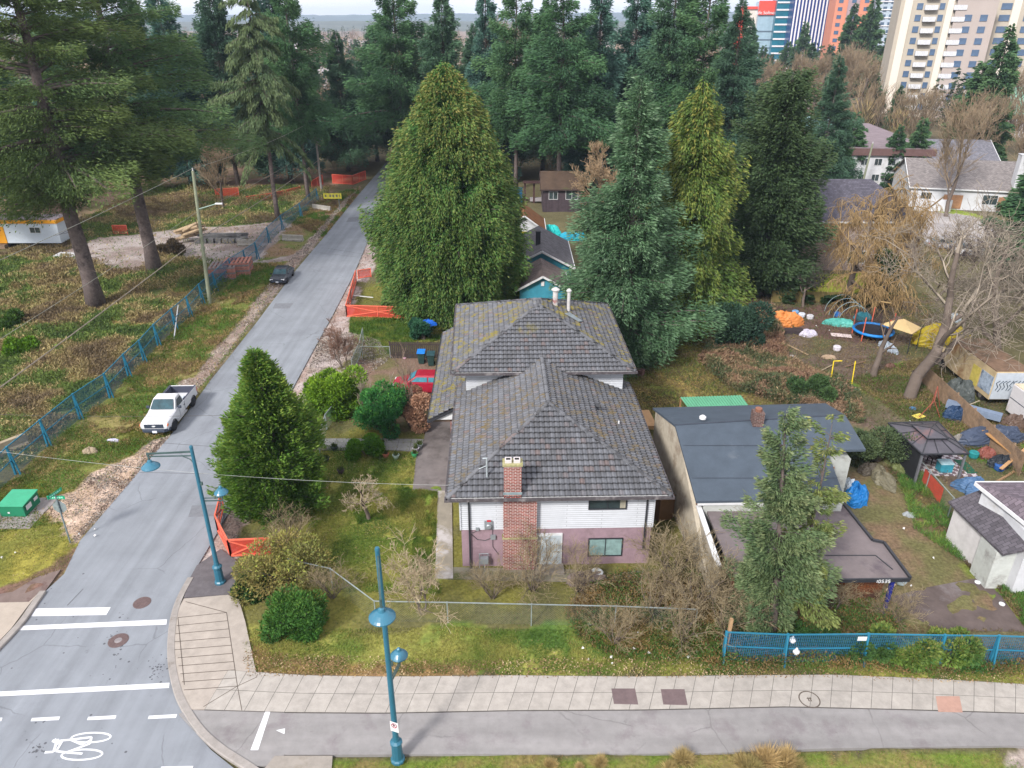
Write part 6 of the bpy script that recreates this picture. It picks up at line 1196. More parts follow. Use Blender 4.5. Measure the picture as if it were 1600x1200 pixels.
lamp(622, 1190, 10.2, (.2, -1, 0), 2.1, 4.1, (.25, 1, 0), .9, 'teal street lamp in the bottom foreground with a white no-parking plate', sign=True)
# ---------------------------------------------------------------- street sign, transformer, poles, wires
q = P(110, 848); t = thing('street_sign', 'galvanised post with two green street name blades and the back of a stop sign', 'street sign', (q.x, q.y, 0))
galv = mat('galvanised_post', lin((120, 134, 140)), rough=.5, metal=.4)
b = MB(); b.box((0, 0, 1.6), (.06, .06, 3.2)); b.build('post', galv, t)
sg = mat('sign_green', lin((30, 150, 112)), rough=.4)
for z, rz in ((3.0, .0), (3.25, 1.3)):
    b = MB(); b.box((0, 0, z), (.95, .015, .2), rz=rz); s = b.build('name_blade', sg, t); b = MB()
    R_ = Matrix.Rotation(rz, 3, 'Z')
    for k, wd in ((-.3, .1), (-.17, .07), (-.05, .09), (.08, .06), (.2, .1), (.33, .07)):
        b.box(R_ @ Vector((k, -.012, 0)) + Vector((0, 0, z)), (wd, .005, .09), rz=rz)
    b.build('blade_lettering', mat('sign_pale', lin((150, 220, 200))), s)
b = MB(); r = .38; b.add([(r * math.cos(rad(22.5 + 45 * k)), .045, 2.35 + r * math.sin(rad(22.5 + 45 * k))) for k in range(8)] + [(r * math.cos(rad(22.5 + 45 * k)), .06, 2.35 + r * math.sin(rad(22.5 + 45 * k))) for k in range(8)], [tuple(range(8)), tuple(range(15, 7, -1))] + [(i, 8 + i, 8 + (i + 1) % 8, (i + 1) % 8) for i in range(8)]); b.build('stop_sign_back', mat('sign_back', lin((150, 164, 172)), rough=.4, metal=.5), t, recalc=True)
q = P(22, 809); t = thing('transformer_box', 'green utility transformer cabinet with sloped lid on a concrete pad', 'utility box', (q.x, q.y + .75, .05)); grn = mat('utility_green', lin((34, 116, 86)), rough=.5, noise=.1, scale=1.5)
b = MB(); b.add([(-.72, -.75, 0), (.72, -.75, 0), (.72, .75, 0), (-.72, .75, 0), (-.72, -.75, .72), (.72, -.75, .72), (.72, .75, .82), (-.72, .75, .82)], [(3, 2, 1, 0), (4, 5, 6, 7), (0, 1, 5, 4), (1, 2, 6, 5), (2, 3, 7, 6), (3, 0, 4, 7)]); b.build('cabinet', grn, t, bevel=.03)
b = MB(); b.add([(-.77, -.8, .73), (.77, -.8, .73), (.77, .8, .83), (-.77, .8, .83), (-.77, -.8, .79), (.77, -.8, .79), (.77, .8, .89), (-.77, .8, .89)], [(3, 2, 1, 0), (4, 5, 6, 7), (0, 1, 5, 4), (1, 2, 6, 5), (2, 3, 7, 6), (3, 0, 4, 7)]); b.build('lid', mat('utility_green_lid', lin((58, 150, 116)), rough=.45, noise=.1), t, bevel=.02)
b = MB(); b.box((.78, -.35, .5), (.01, .5, .3)); b.box((.78, .35, .55), (.01, .35, .2)); b.box((-.2, -.76, .3), (.12, .01, .1)); b.build('warning_sticker', whitep, t)
b = MB(); b.box((.25, -.35, -.02), (2.6, 3.0, .1)); b.build('pad', mat('pad_concrete', lin((136, 130, 130)), noise=.15), t)
wood = mat('weathered_pole', lin((132, 138, 118)), rough=.9, noise=.2, scale=2, bump=.3, col2=lin((110, 112, 98)))
wood2 = mat('grey_pole', lin((150, 144, 140)), rough=.9, noise=.2, scale=2)
def pole(px, py, h, lean, label, m_, arm=None, trans=None, trans_col=(120, 140, 156)):
    q = P(px, py); t = thing('utility_pole', label, 'utility pole', (q.x, q.y, 0), 0, 'wooden utility poles')
    b = MB(); b.tube([(0, 0, -.2), (lean * h, 0, h)], [.19, .13], 12); b.build('pole', m_, t)
    b = MB(); b.tube([(lean * h, 0, h), (lean * h, 0, h + .25)], .05, 8); b.build('insulator', whitep, t)
    if arm: b = MB(); b.tube([(lean * arm, 0, arm), (lean * arm + 1.9, -.2, arm + .55)], .035, 8); a = b.build('lamp_arm', mat('arm_pale', lin((150, 176, 170)), metal=.3, rough=.4), t); b = MB(); b.box((lean * arm + 2.2, -.22, arm + .58), (.7, .25, .14)); b.build('luminaire', whitep, a, bevel=.04)
    if trans: b = MB(); b.lathe([(.3, 0), (.32, .05), (.32, .8), (.28, .88), (.1, .95)], (lean * trans + .55, -.1, trans), 14); b.bar((lean * trans, 0, trans + .5), (lean * trans + .4, -.1, trans + .5), .1); b.build('transformer', mat('transformer_grey', lin(trans_col), rough=.4), t)
    return q
p1 = pole(328, 475, 13.2, .055, 'tall greenish wooden pole with a lamp arm beside the blue fence', wood, arm=9.6)
p2 = pole(503, 303, 11.8, 0, 'grey pole carrying a transformer can at the head of the street', wood2, trans=8.2)
p3 = pole(1344, 300, 7.8, .06, 'greenish leaning pole before the white slate-roofed house', wood)
def wire(name, pts, r, label, m_, sag=.6, n=24):
    P_ = []
    for i in range(len(pts) - 1):
        a, c = Vector(pts[i]), Vector(pts[i + 1])
        for k in range(n + (i == len(pts) - 2)): s = k / n; P_.append(a.lerp(c, s) - Vector((0, 0, 4 * sag * s * (1 - s))))
    b = MB(); b.tube(P_, r, 5); return tag(b.build(name, m_), label, 'overhead wire', 'overhead wires')
wm = mat('thick_cable', lin((140, 130, 118)), rough=.7); wm2 = mat('thin_cable', lin((150, 150, 140)), rough=.6); wm3 = mat('dark_cable', lin((70, 68, 66)), rough=.6); wm4 = mat('service_cable', lin((150, 154, 154)), rough=.5)
x1 = p1.x; wire('overhead_cable', [(x1 - .2, 2, 6.2), (x1 + .35, p1.y, 6.9), (p2.x, p2.y, 5.4)], .04, 'thick pale cable running along the blue fence from the lower left to the far pole', wm, .35)
wire('overhead_cable', [(x1 - .2, 2, 14), (x1 + .7, p1.y, 13.4), (p2.x, p2.y, 11.6)], .018, 'thin wire along the tops of the left utility poles', wm2, .5)
wire('overhead_cable', [(x1 - .4, 2, 9), (x1 + .5, p1.y, 9.4), (p2.x, p2.y, 7.6)], .015, 'thin wire just under the pole tops at the left', wm2, .4)
hs = inv(house).inverted() @ Vector((-.6, .2, 5.0)); wire('service_wire', [(-38, 34.6, 7.2), tuple(hs)], .008, 'pale service wire crossing the street to the left eave of the main house', wm4, .9)
wire('service_wire', [(-34, 36.5, 6.6), (-13.0, 38, 5.6)], .009, 'faint dark wire above the street between pole line and small cedar', wm3, .3)
# ---------------------------------------------------------------- fences
bluem = mat('fence_blue', lin((40, 112, 140)), rough=.5, noise=.12, scale=2); bnet = netmat('blue_wire_mesh', lin((34, 96, 130)), .09, .4)
gnet = netmat('chain_link', lin((104, 112, 108)), .09, .13, diamond=True); gpost = mat('fence_galvanised', lin((150, 160, 162)), rough=.5, metal=.4)
def panel_uv(b, a, c, z0, z1):
    a, c = Vector(a), Vector(c); l = (c - a).length; b.add([(a.x, a.y, z0), (c.x, c.y, z0), (c.x, c.y, z1), (a.x, a.y, z1)], [(0, 1, 2, 3)], [[(0, z0), (l, z0), (l, z1), (0, z1)]])
def fence(name, label, pts, h, m_post, m_net, rails=(1., .5), post=.07, prail=.035, brace=False, cat='fence', postname='post', step=None, lean=0., single=False):
    t = thing(name, label, cat, tuple(pts[0])[:2] + (0,))
    Q = [Vector((p[0], p[1], 0)) for p in pts]
    if step:
        R_ = []
        for i in range(len(Q) - 1):
            k = max(1, round((Q[i + 1] - Q[i]).length / step))
            R_ += [Q[i].lerp(Q[i + 1], j / k) for j in range(k)]
        Q = R_ + [Q[-1]]
    for i, p in enumerate(Q):
        d = (Q[min(i + 1, len(Q) - 1)] - Q[max(i - 1, 0)]).normalized(); b = MB(); b.bar((p.x, p.y, -.1), (p.x + lean * h, p.y, h + .04), post)
        if brace: b.bar((p.x, p.y, h), (p.x + d.y * .3, p.y - d.x * .3, .02), post * .7)
        b.build(postname, m_post, t, world=True)
    b = MB()
    for i in range(len(Q) - 1):
        for r in rails: b.bar((Q[i].x + lean * h * r, Q[i].y, h * r), (Q[i + 1].x + lean * h * r, Q[i + 1].y, h * r), prail)
    b.build('rail', m_post, t, world=True)
    b = MB()
    for i in range(len(Q) - 1): panel_uv(b, Q[i], Q[i + 1], .05, h)
    if m_net: b.build('mesh', m_net, t, world=True)
    return t
fpts = [P(*a) for a in ((-110, 880), (25, 742), (75, 698), (125, 655), (172, 622), (201, 590), (225, 567), (247, 541), (274, 515), (297, 495), (316, 474), (337, 455), (362, 432), (384, 418), (402, 405), (420, 380), (441, 360), (470, 340), (496, 315))]
fence('mesh_fence', 'long bright blue mesh fence with braced posts along the left side of the street', fpts, 2.05, bluem, bnet, rails=(1., .52), post=.12, prail=.05, brace=True)
fp2 = [P(*a) for a in ((1128, 1032), (1222, 1036), (1345, 1035), (1462, 1037), (1545, 1038), (1600, 1040), (1720, 1048))]
fence('mesh_fence', 'bright blue mesh fence behind the pavement at the lower right', fp2, 1.7, bluem, bnet, rails=(1., .52, .06), post=.1, prail=.045, brace=True)
q = P(1325, 1035); b = MB(); b.box((q.x + .3, q.y - .08, 1.5), (.4, .02, .22)); tag(b.build('notice', whitep), 'small white notice tied to the lower right blue fence', 'sign')
for px, py, z, lb in ((1233, 1030, 1.3, 'white bag caught on the blue fence post, upper'), (1242, 1034, .75, 'white bag caught on the blue fence post, lower')):
    q = P(px, py); b = MB(); b.lathe([(.03, -.14), (.13, -.1), (.16, .02), (.08, .1), (.04, .2)], (q.x - .1, q.y - .12, z), 8); tag(b.build('plastic_bag', whitep), lb, 'bag')
fence('wire_fence', 'grey chain link fence crossing the front verge before the house', [P(455, 905), P(520, 920), P(588, 972), P(700, 974), P(830, 977), P(960, 980), P(1085, 985)], 1.3, gpost, gnet, rails=(1.,), post=.05, prail=.04)
fence('wire_fence', 'grey chain link fence beside the garden shrubs', [P(500, 710), P(511, 672), P(524, 655)], 1.25, gpost, netmat('chain_link_dense', lin((130, 156, 160)), .08, .45, diamond=True), rails=(1.,), post=.06, prail=.05)
fence('wire_gate', 'open galvanised wire gate leaning inward beside the parking strip', [P(551, 583), P(563, 556), P(568, 532)], 1.2, gpost, netmat('chain_link_dense', lin((130, 156, 160)), .08, .45, diamond=True), rails=(1., .05), post=.05, prail=.04, cat='gate')
fence('wire_fence', 'low chain link fence along the mown grass left of the dark board fence', [P(567, 560), P(610, 560)], 1.1, gpost, gnet, rails=(1.,), post=.05, prail=.04)
fence('wire_fence', 'rusty topped chain link fence between the brown lot and the gazebo yard', [P(1383, 706), P(1415, 732), P(1445, 768), P(1480, 810), P(1505, 842)], 1.45, gpost, gnet, rails=(1.,), post=.05, prail=.04)
b = MB(); q = P(1455, 775); panel_uv(b, (q.x - .05, q.y + 1.2), (q.x - .05, q.y - 1.0), .15, 1.2); tag(b.build('orange_sheet', mat('orange_plastic', lin((190, 72, 52)), rough=.6, noise=.15)), 'torn orange sheet hanging on the chain link fence below the gazebo', 'sheet')
def boards(name, label, a, c, h, m_, n, z0=0., cat='fence', gap=.85):
    a, c = Vector(a), Vector(c); t = thing(name, label, cat, (a.x, a.y, 0)); l = (c - a).length; d = (c - a) / l; ang = math.atan2(d.y, d.x); b = MB(); R_ = random.Random(5)
    for i in range(n): q = a + d * l * (i + .5) / n; b.box((q.x, q.y, z0 + (h + R_.uniform(-.03, .03)) / 2), (l / n * gap, .025, h), rz=ang)
    b.build('boards', m_, t, world=True); b = MB()
    for z in (.3, h - .25): b.bar((a.x - d.y * .04, a.y + d.x * .04, z), (c.x - d.y * .04, c.y + d.x * .04, z), .05, .09)
    b.build('rail', m_, t, world=True)
    for i in range(int(l / 2.4) + 1): q = a + d * min(i * 2.4, l); b = MB(); b.box((q.x - d.y * .08, q.y + d.x * .08, h / 2), (.1, .1, h + .1), rz=ang); b.build('post', m_, t, world=True)
    return t
dkb = mat('dark_boards', lin((62, 54, 52)), rough=.9, noise=.3, scale=4); tanb = mat('tan_boards', lin((134, 112, 92)), rough=.9, noise=.25, scale=3, col2=lin((108, 92, 80)))
boards('board_fence', 'dark weathered board fence behind the wheeled bins', P(610, 560), P(690, 560), 1.5, dkb, 26)
boards('board_fence', 'long tan wooden fence running diagonally beside the box truck', P(1440, 600), P(1592, 745), 1.6, tanb, 90)
boards('board_fence', 'low tan fence with ivy behind the soil yard and bright lawn', P(1205, 472), P(1325, 474), 1.2, mat('olive_boards', lin((118, 106, 66)), noise=.25, scale=2), 60)
for px, lb in ((1232, 'ivy column on the low tan fence, left'), (1262, 'ivy column on the low tan fence, middle'), (1292, 'ivy column on the low tan fence, right')):
    q = P(px, 474); c = copy_tree(ivy, None, lb, (q.x, q.y - .2, 0), 1.0, (.45, .45, .17)); c['category'] = 'climber'
q = P(1345, 476); c = copy_tree(ivy, None, 'long ivy hedge at the foot of the weeping trees', (q.x, q.y, 0), .2, (2.6, .8, .2)); c['category'] = 'hedge'
# leaning posts
pt = mat('raw_post', lin((150, 122, 92)), rough=.9, noise=.2, scale=5)
q = P(1130, 1030); b = MB(); b.bar((0, 0, -.1), (.12, .1, 2.3), .13, .13); o = b.build('fence_post', pt); o.location = (q.x, q.y, 0); tag(o, 'leaning brown wooden post at the left end of the lower blue fence', 'post')
# orange barriers
orw = mat('orange_timber', lin((214, 104, 82)), rough=.7, noise=.1, scale=3); onet = netmat('orange_net', lin((190, 58, 46)), .045, .7, rough=.7)
def barrier(label, pts, h=1.15, brace=True, z=0.):
    t = thing('safety_barrier', label, 'safety barrier', (pts[0].x, pts[0].y, z), 0, 'orange net barriers'); b = MB()
    for i in range(len(pts) - 1):
        a, c = pts[i], pts[i + 1]; k = max(1, round((c - a).length / 2.6))
        for zz in (.12, h): b.bar((a.x, a.y, zz), (c.x, c.y, zz), .07, .09)
        if brace:
            m_ = a.lerp(c, .5)
            b.bar((a.x, a.y, .15), (c.x, c.y, h - .05), .05, .07); b.bar((a.x, a.y, h - .05), (c.x, c.y, .15), .05, .07)
        for j in range(k + 1): q = a.lerp(c, j / k); b.bar((q.x, q.y, -.05), (q.x, q.y, h + .02), .07, .07)
    b.build('frame', orw, t, world=True); b = MB()
    for i in range(len(pts) - 1): panel_uv(b, pts[i] + Vector((0, .03, 0)), pts[i + 1] + Vector((0, .03, 0)), .12, h)
    b.build('net', onet, t, world=True); return t
barrier('orange net barrier round the foot of the small cedar by the corner lamp', [P(350, 795), P(341, 832), P(361, 871), P(424, 868)], 1.15)
barrier('orange net barrier with crossed timbers before the huge cedar', [P(557, 440), P(549, 470), P(542, 496), P(640, 499)], 1.25)
barrier('orange net barrier half hidden at the left foot of the huge cedar', [P(560, 436), P(580, 433)], 1.0, False)
barrier('orange net barrier at the head of the street, right', [P(520, 287), P(552, 289), P(572, 281)], 1.6, False)
barrier('orange net barrier behind the gravel yard under the firs', [P(338, 310), P(374, 308)], 1.5, False)
barrier('orange net barrier left of the far grey pole', [P(488, 298), P(505, 288)], 1.6, False)
barrier('orange and white barrier panel behind the gravel yard between the giant firs', [P(178, 366), P(200, 366)], 1.2, False)
barrier('orange barrier glimpsed at the far left edge', [P(4, 282), P(28, 280)], 1.6, False)
barrier('long low orange barrier along the back of the gravel yard', [P(386, 316), P(430, 310), P(470, 300)], .9, False)
for (a, c, lb) in (((549, 462), (584, 478), 'white timber prop leaning inside the orange barrier'), ((272, 530), (283, 500), 'white stake leaning against the blue fence')):
    p_, q_ = P(*a), P(*c); b = MB(); b.bar((p_.x, p_.y, .05), (q_.x, q_.y, .9 if a[0] > 500 else 1.5), .09, .06); tag(b.build('timber_prop', whitep), lb, 'timber')
# concrete blocks
def block(label, a, c, h=.8, w_=.6, m_=None, group='concrete road blocks'):
    a, c = P(*a), P(*c); l = (c - a).length; ang = math.atan2(c.y - a.y, c.x - a.x); t = thing('concrete_block', label, 'concrete block', tuple((a + c) / 2), ang, group); b = MB()
    s = [(-w_ / 2, 0), (w_ / 2, 0), (w_ / 2, .2), (w_ * .28, .38), (w_ * .22, h), (-w_ * .22, h), (-w_ * .28, .38), (-w_ / 2, .2)]
    b.loft([[(x, y, z) for y, z in s] for x in (-l / 2, l / 2)]); b.build('body', m_ or mat('block_concrete', lin((160, 156, 150)), noise=.15, scale=2, col2=lin((120, 112, 100)), amt=.5), t, bevel=.02, recalc=True); b = MB()
    for x in (-l * .3, l * .3): b.tube([(x - .1, 0, h - .01), (x - .06, 0, h + .08), (x + .06, 0, h + .08), (x + .1, 0, h - .01)], .015, 5)
    b.build('lifting_loop', darkm, t); return t
block('pale concrete road block across the gravel entrance by the blue fence', (442, 376), (474, 377)); block('concrete road block under the yellow sign', (489, 327), (517, 331)); block('concrete block behind the stacked pallets', (372, 384), (398, 384))
block('lichen stained concrete block leaning behind the blue fence at the left edge', (-10, 716), (44, 695), .9, .7, mat('lichen_block', lin((150, 138, 118)), noise=.2, col2=lin((120, 104, 84)), amt=.5))
# timber and pipe piles, pallets
t = thing('timber_pile', 'pile of pale broken logs beside the gravel yard', 'timber pile', tuple(P(296, 378))); b = MB(); R_ = random.Random(8)
for i in range(16): b.tube([(R_.uniform(-2, 0), R_.uniform(-1.2, 1.2), .2 + i * .1), (R_.uniform(1, 2.6), R_.uniform(-1, 1.4), .8 + i * .13)], R_.uniform(.12, .22), 7)
b.build('logs', mat('split_logs', lin((160, 140, 114)), noise=.25, scale=3, col2=lin((84, 64, 54)), amt=.5), t)
t = thing('concrete_beams', 'stack of dark concrete beams beyond the gravel yard', 'beams', tuple(P(346, 378))); b = MB()
for i in range(7): b.box((-2.8 + i * .9 + R_.uniform(-.1, .1), -.6, .3), (.7, .55, .6), rz=R_.uniform(-.15, .15))
for i in range(11): b.box((R_.uniform(-.7, .7), -.1 + (i % 5) * .42, .25 + (i // 5) * .36), (R_.uniform(4.6, 6.6), .3, .32), rz=R_.uniform(-.06, .06), ry=R_.uniform(-.03, .03))
b.build('beams', mat('dark_beams', lin((96, 96, 98)), noise=.25, scale=2, col2=lin((136, 134, 132)), amt=.5), t)
pal = mat('pallet_wood', lin((168, 116, 104)), rough=.9, noise=.2, scale=3)
for k, (px, py, n, lb) in enumerate(((352, 432, 7, 'left stack of reddish pallets behind the blue fence'), (374, 428, 8, 'right, taller stack of reddish pallets behind the blue fence'))):
    q = P(px, py); t = thing('pallet_stack', lb, 'pallets', (q.x, q.y, 0), .15, 'stacks of pallets'); t.scale = (1.35, 1.35, 1.35)
    for j in range(n):
        b = MB(); z = j * .15
        for i in range(7): b.box((-.95 + i * .32, 0, z + .13), (.18, 1.9, .025))
        for i in (-.9, 0, .9): b.box((0, i, z + .06), (2.1, .1, .1))
        b.build('pallet', pal if j % 3 else mat('grey_pallet', lin((130, 120, 120)), noise=.2), t)
q = P(108, 404); b = MB(); b.box((0, 0, .25), (3.0, 2.2, .35), ry=.06); o = b.build('white_slab', wht); o.location = q; tag(o, 'white foam slab lying at the near edge of the gravel by the giant fir', 'slab')
q = P(262, 398); m_ = bush('spoil_heap', 'dark heap of earth and brush beside the giant fir at the gravel edge', 88, 2.6, 1.7, 1.9, 7000, .25, .1, (74, 62, 54), (110, 92, 72), lobes=8, stem=False, cat='heap'); m_.location = (q.x, q.y, 0)
# yellow sign
q = P(531, 328); t = thing('street_sign', 'wide yellow sign on a thin post at the head of the street', 'sign', tuple(q)); b = MB(); b.box((0, 0, 1.2), (.07, .07, 2.4)); b.build('post', galv, t); b = MB(); b.box((-.9, -.05, 2.1), (2.7, .04, .8)); s = b.build('panel', mat('sign_yellow', lin((206, 196, 70)), rough=.5), t); b = MB(); 
for x, wd in ((-1.9, .25), (-1.2, .3), (-.75, .3), (-.25, .3), (.2, .12)): b.box((x, -.075, 2.12), (wd, .01, .4))
b.build('lettering', mat('sign_grey_letter', lin((120, 120, 90))), s)
# site office
q = P(40, 392); t = thing('site_office', 'white portable site office with orange roof band and orange door', 'cabin', (XW(36, 94, 1.5), 94, 0)); b = MB(); b.box((0, 0, 1.85), (10.8, 2.8, 2.5)); b.build('wall', mat('cabin_white', lin((190, 200, 212)), noise=.05, kind=None), t)
orb = mat('cabin_orange', lin((216, 150, 30)), rough=.6, noise=.06); b = MB(); b.box((0, -.06, 3.3), (11, 2.95, .42)); b.build('roof_band', orb, t); b = MB(); b.box((0, 0, 3.56), (10.9, 2.9, .1)); b.build('roof', mat('cabin_roof_grey', lin((140, 130, 136))), t)
b = MB(); b.box((-2.0, -1.43, 1.65), (1.3, .08, 2.1)); d_ = b.build('door', orb, t); b = MB(); b.box((-1.9, -1.48, 2.3), (.3, .02, .35)); b.build('pane', gls, d_)
window(t, 1.9, 3.2, 1.9, 2.6, -1.41, whitep); b = MB()
for x in (-4.5, -1.5, 1.5, 4.5): b.box((x, 0, .3), (.4, 2.2, .6))
b.build('footing', darkm, t); b = MB(); b.box((-1.95, -1.85, .3), (1.2, .7, .5)); b.build('step', mat('step_wood', lin((120, 100, 84))), t)
# ---------------------------------------------------------------- vehicles
tyre = mat('tyre', lin((34, 34, 38)), rough=.9, noise=.2); rim = mat('rim', lin((150, 146, 144)), rough=.35, metal=.6); lampw = mat('lamp_glass', lin((210, 214, 220)), rough=.1, spec=.8); plate = mat('plate_white', lin((206, 212, 224)), rough=.4)
trim = mat('plastic_trim', lin((58, 66, 80)), rough=.5, noise=.1); vglass = mat('vehicle_glass', lin((30, 66, 76)), rough=.05, noise=.6, scale=1.2, spec=1., col2=lin((12, 28, 36)))
def wheel(t, x, y, r=.38, w_=.26):
    s = 1 if y > 0 else -1
    b = MB(); b.lathe([(r * .62, -w_ / 2), (r * .94, -w_ / 2), (r, -w_ * .35), (r, w_ * .35), (r * .94, w_ / 2), (r * .62, w_ / 2)], (x, y, r), 24, (0, s, 0)); w1 = b.build('wheel', tyre, t, smooth=False)
    b = MB(); b.lathe([(r * .62, w_ * .3), (r * .6, w_ * .42), (r * .5, w_ * .3), (r * .18, w_ * .34), (r * .14, w_ * .45)], (x, y, r), 20, (0, s, 0))
    for k in range(6): a = k * math.pi / 3; b.bar((x + .1 * math.cos(a), y + s * w_ * .36, r + .1 * math.sin(a)), (x + r * .56 * math.cos(a), y + s * w_ * .4, r + r * .56 * math.sin(a)), .06, .03)
    b.build('rim', rim, w1)
def hull(b, secs):      # secs: (x, z0, z1, halfwidth bottom, halfwidth top, chamfer)
    R_ = []
    for x, z0, z1, wb, wt, c in secs: R_.append([(x, -wb * .94, z0), (x, wb * .94, z0), (x, wb, z0 + .18), (x, wb, (z0 + z1) / 2), (x, wt, z1 - c), (x, wt - c * 1.4, z1), (x, -wt + c * 1.4, z1), (x, -wt, z1 - c), (x, -wb, (z0 + z1) / 2), (x, -wb, z0 + .18)])
    b.loft(R_)
def pickup(label, x, y, rz):
    t = thing('pickup_truck', label, 'pickup truck', (x, y, 0), rz); pw = mat('truck_white', lin((205, 207, 212)), rough=.25, noise=.03, spec=.6)
    b = MB(); hull(b, [(-.02, .62, 1.02, .86, .84, .05), (.08, .5, 1.12, .95, .9, .08), (.5, .48, 1.17, .98, .94, .09), (1.3, .48, 1.22, .99, .95, .09), (1.62, .48, 1.26, .99, .95, .07)]); b.build('bonnet', pw, t, bevel=.025, recalc=True)
    b = MB(); hull(b, [(1.62, .42, 1.26, .99, .95, .05), (3.15, .42, 1.28, .99, .96, .04)]); b.build('cab_body', pw, t, recalc=True)
    b = MB(); b.loft([[(1.62, -.9, 1.24), (1.62, .9, 1.24), (3.12, .93, 1.26), (3.12, -.93, 1.26)], [(1.95, -.84, 1.55), (1.95, .84, 1.55), (3.1, .87, 1.55), (3.1, -.87, 1.55)], [(2.25, -.75, 1.84), (2.25, .75, 1.84), (3.02, .76, 1.86), (3.02, -.76, 1.86)], [(2.42, -.62, 1.92), (2.42, .62, 1.92), (2.9, .64, 1.93), (2.9, -.64, 1.93)]]); b.build('roof', pw, t, recalc=True, bevel=.03)
    b = MB(); b.add([(1.62, -.8, 1.3), (1.62, .8, 1.3), (2.2, .68, 1.81), (2.2, -.68, 1.81)], [(0, 3, 2, 1)]); b.v = [(p[0] - .04, p[1], p[2] + .04) for p in b.v]; b.build('windscreen', vglass, t)
    for s in (-1, 1):
        b = MB(); b.add([(1.9, s * .945, 1.3), (2.98, s * .945, 1.3), (2.92, s * .83, 1.76), (2.3, s * .83, 1.74)], [(0, 1, 2, 3) if s < 0 else (3, 2, 1, 0)]); b.v = [(p[0], p[1] + s * .012, p[2]) for p in b.v]; b.build('side_window', mat('dark_side_glass', lin((26, 40, 44)), rough=.08, spec=.8), t)
        b = MB(); b.box((1.98, s * 1.1, 1.32), (.12, .24, .2)); b.build('mirror', trim, t, bevel=.03)
        b = MB(); b.box((2.1, s * 1.0, .86), (.012, .012, .7)); b.box((3.05, s * 1.0, .86), (.014, .012, .75)); b.box((3.0, s * .995, .98), (.18, .03, .04)); b.build('door_seam', trim, t)
        b = MB(); b.box((.06, s * .78, .86), (.2, .26, .26)); h = b.build('headlight', lampw, t, bevel=.03); b = MB(); b.box((.07, s * .93, .92), (.2, .05, .14)); b.build('indicator', mat('indicator_orange', lin((210, 120, 80)), rough=.3), h)
        b = MB(); b.box((2.4, s * .98, .4), (1.7, .1, .07)); b.build('side_step', mat('bright_step', lin((170, 172, 176)), rough=.3), t)
    b = MB()
    for k in range(3): b.box((-.03, 0, .76 + k * .1), (.05, 1.28, .05))
    b.box((-.01, 0, .86), (.04, 1.3, .32)); g = b.build('grille', trim, t); b = MB(); b.lathe([(.085, 0), (.085, .03)], (-.05, 0, .87), 12, (-1, 0, 0)); b.v = [(p[0], p[1] * 1.5, (p[2] - .87) * .6 + .87) for p in b.v]; b.build('oval_badge', lampw, g)
    b = MB(); b.loft([[(-.06, -.78, .42), (-.06, .78, .42), (-.06, .8, .66), (-.06, -.8, .66)], [(-.16, -.7, .44), (-.16, .7, .44), (-.16, .72, .64), (-.16, -.72, .64)]]); b.loft([[(.3, -1.0, .42), (.3, 1.0, .42), (.3, 1.0, .66), (.3, -1.0, .66)], [(-.06, -.82, .42), (-.06, .82, .42), (-.06, .84, .66), (-.06, -.84, .66)]]); b.build('bumper', trim, t, recalc=True, bevel=.02)
    b = MB(); b.box((-.18, -.05, .5), (.02, .32, .16)); b.build('number_plate', plate, t)
    # bed
    b = MB(); b.box((4.35, 0, .66), (2.35, 1.7, .08))
    for s in (-1, 1): b.box((4.35, s * .93, .92), (2.35, .12, .72))
    b.box((5.5, 0, .95), (.08, 1.86, .66)); b.box((3.24, 0, .95), (.06, 1.8, .66)); b.build('load_bed', pw, t, bevel=.02)
    b = MB()
    for s in (-1, 1): b.box((4.35, s * .865, .95), (2.3, .02, .6)); b.box((4.35, s * .92, 1.29), (2.35, .1, .03))
    b.box((5.45, 0, .95), (.02, 1.7, .6)); b.box((3.28, 0, .95), (.02, 1.7, .6)); b.build('bed_liner', mat('bed_liner', lin((62, 66, 82)), rough=.7, noise=.1), t)
    b = MB(); b.box((4.1, .15, .78), (1.1, 1.1, .14)); b.build('load_sheet', mat('pale_sheet2', lin((180, 188, 200))), t)
    b = MB(); b.box((5.6, 0, .5), (.12, 1.8, .16)); b.build('rear_bumper', trim, t)
    for s in (-1, 1):
        b = MB(); b.box((5.48, s * .95, 1.0), (.1, .1, .36)); b.build('tail_light', mat('tail_red', lin((170, 30, 36)), rough=.3), t)
        for x_ in (.95, 4.6): wheel(t, x_, s * .86)
        for x_ in (.95, 4.6): b = MB(); b.tube([(x_ + .46 * math.cos(a), s * .985, .38 + .46 * math.sin(a)) for a in np.linspace(0, math.pi, 9)], .035, 6); b.box((x_, s * .93, .5), (.78, .14, .5)); b.build('wheel_arch', mat('arch_dark', lin((40, 42, 48))), t)
    return t
q0 = P(275, 672); q1 = P(308, 629); ang = math.atan2(q1.y - q0.y, q1.x - q0.x)
fwd = Vector((math.cos(ang), math.sin(ang), 0)); left = Vector((-fwd.y, fwd.x, 0)); org = q0 - fwd * .95 + left * .98
pickup('white single cab pickup truck parked facing the camera at the left side of the street', org.x, org.y, ang)
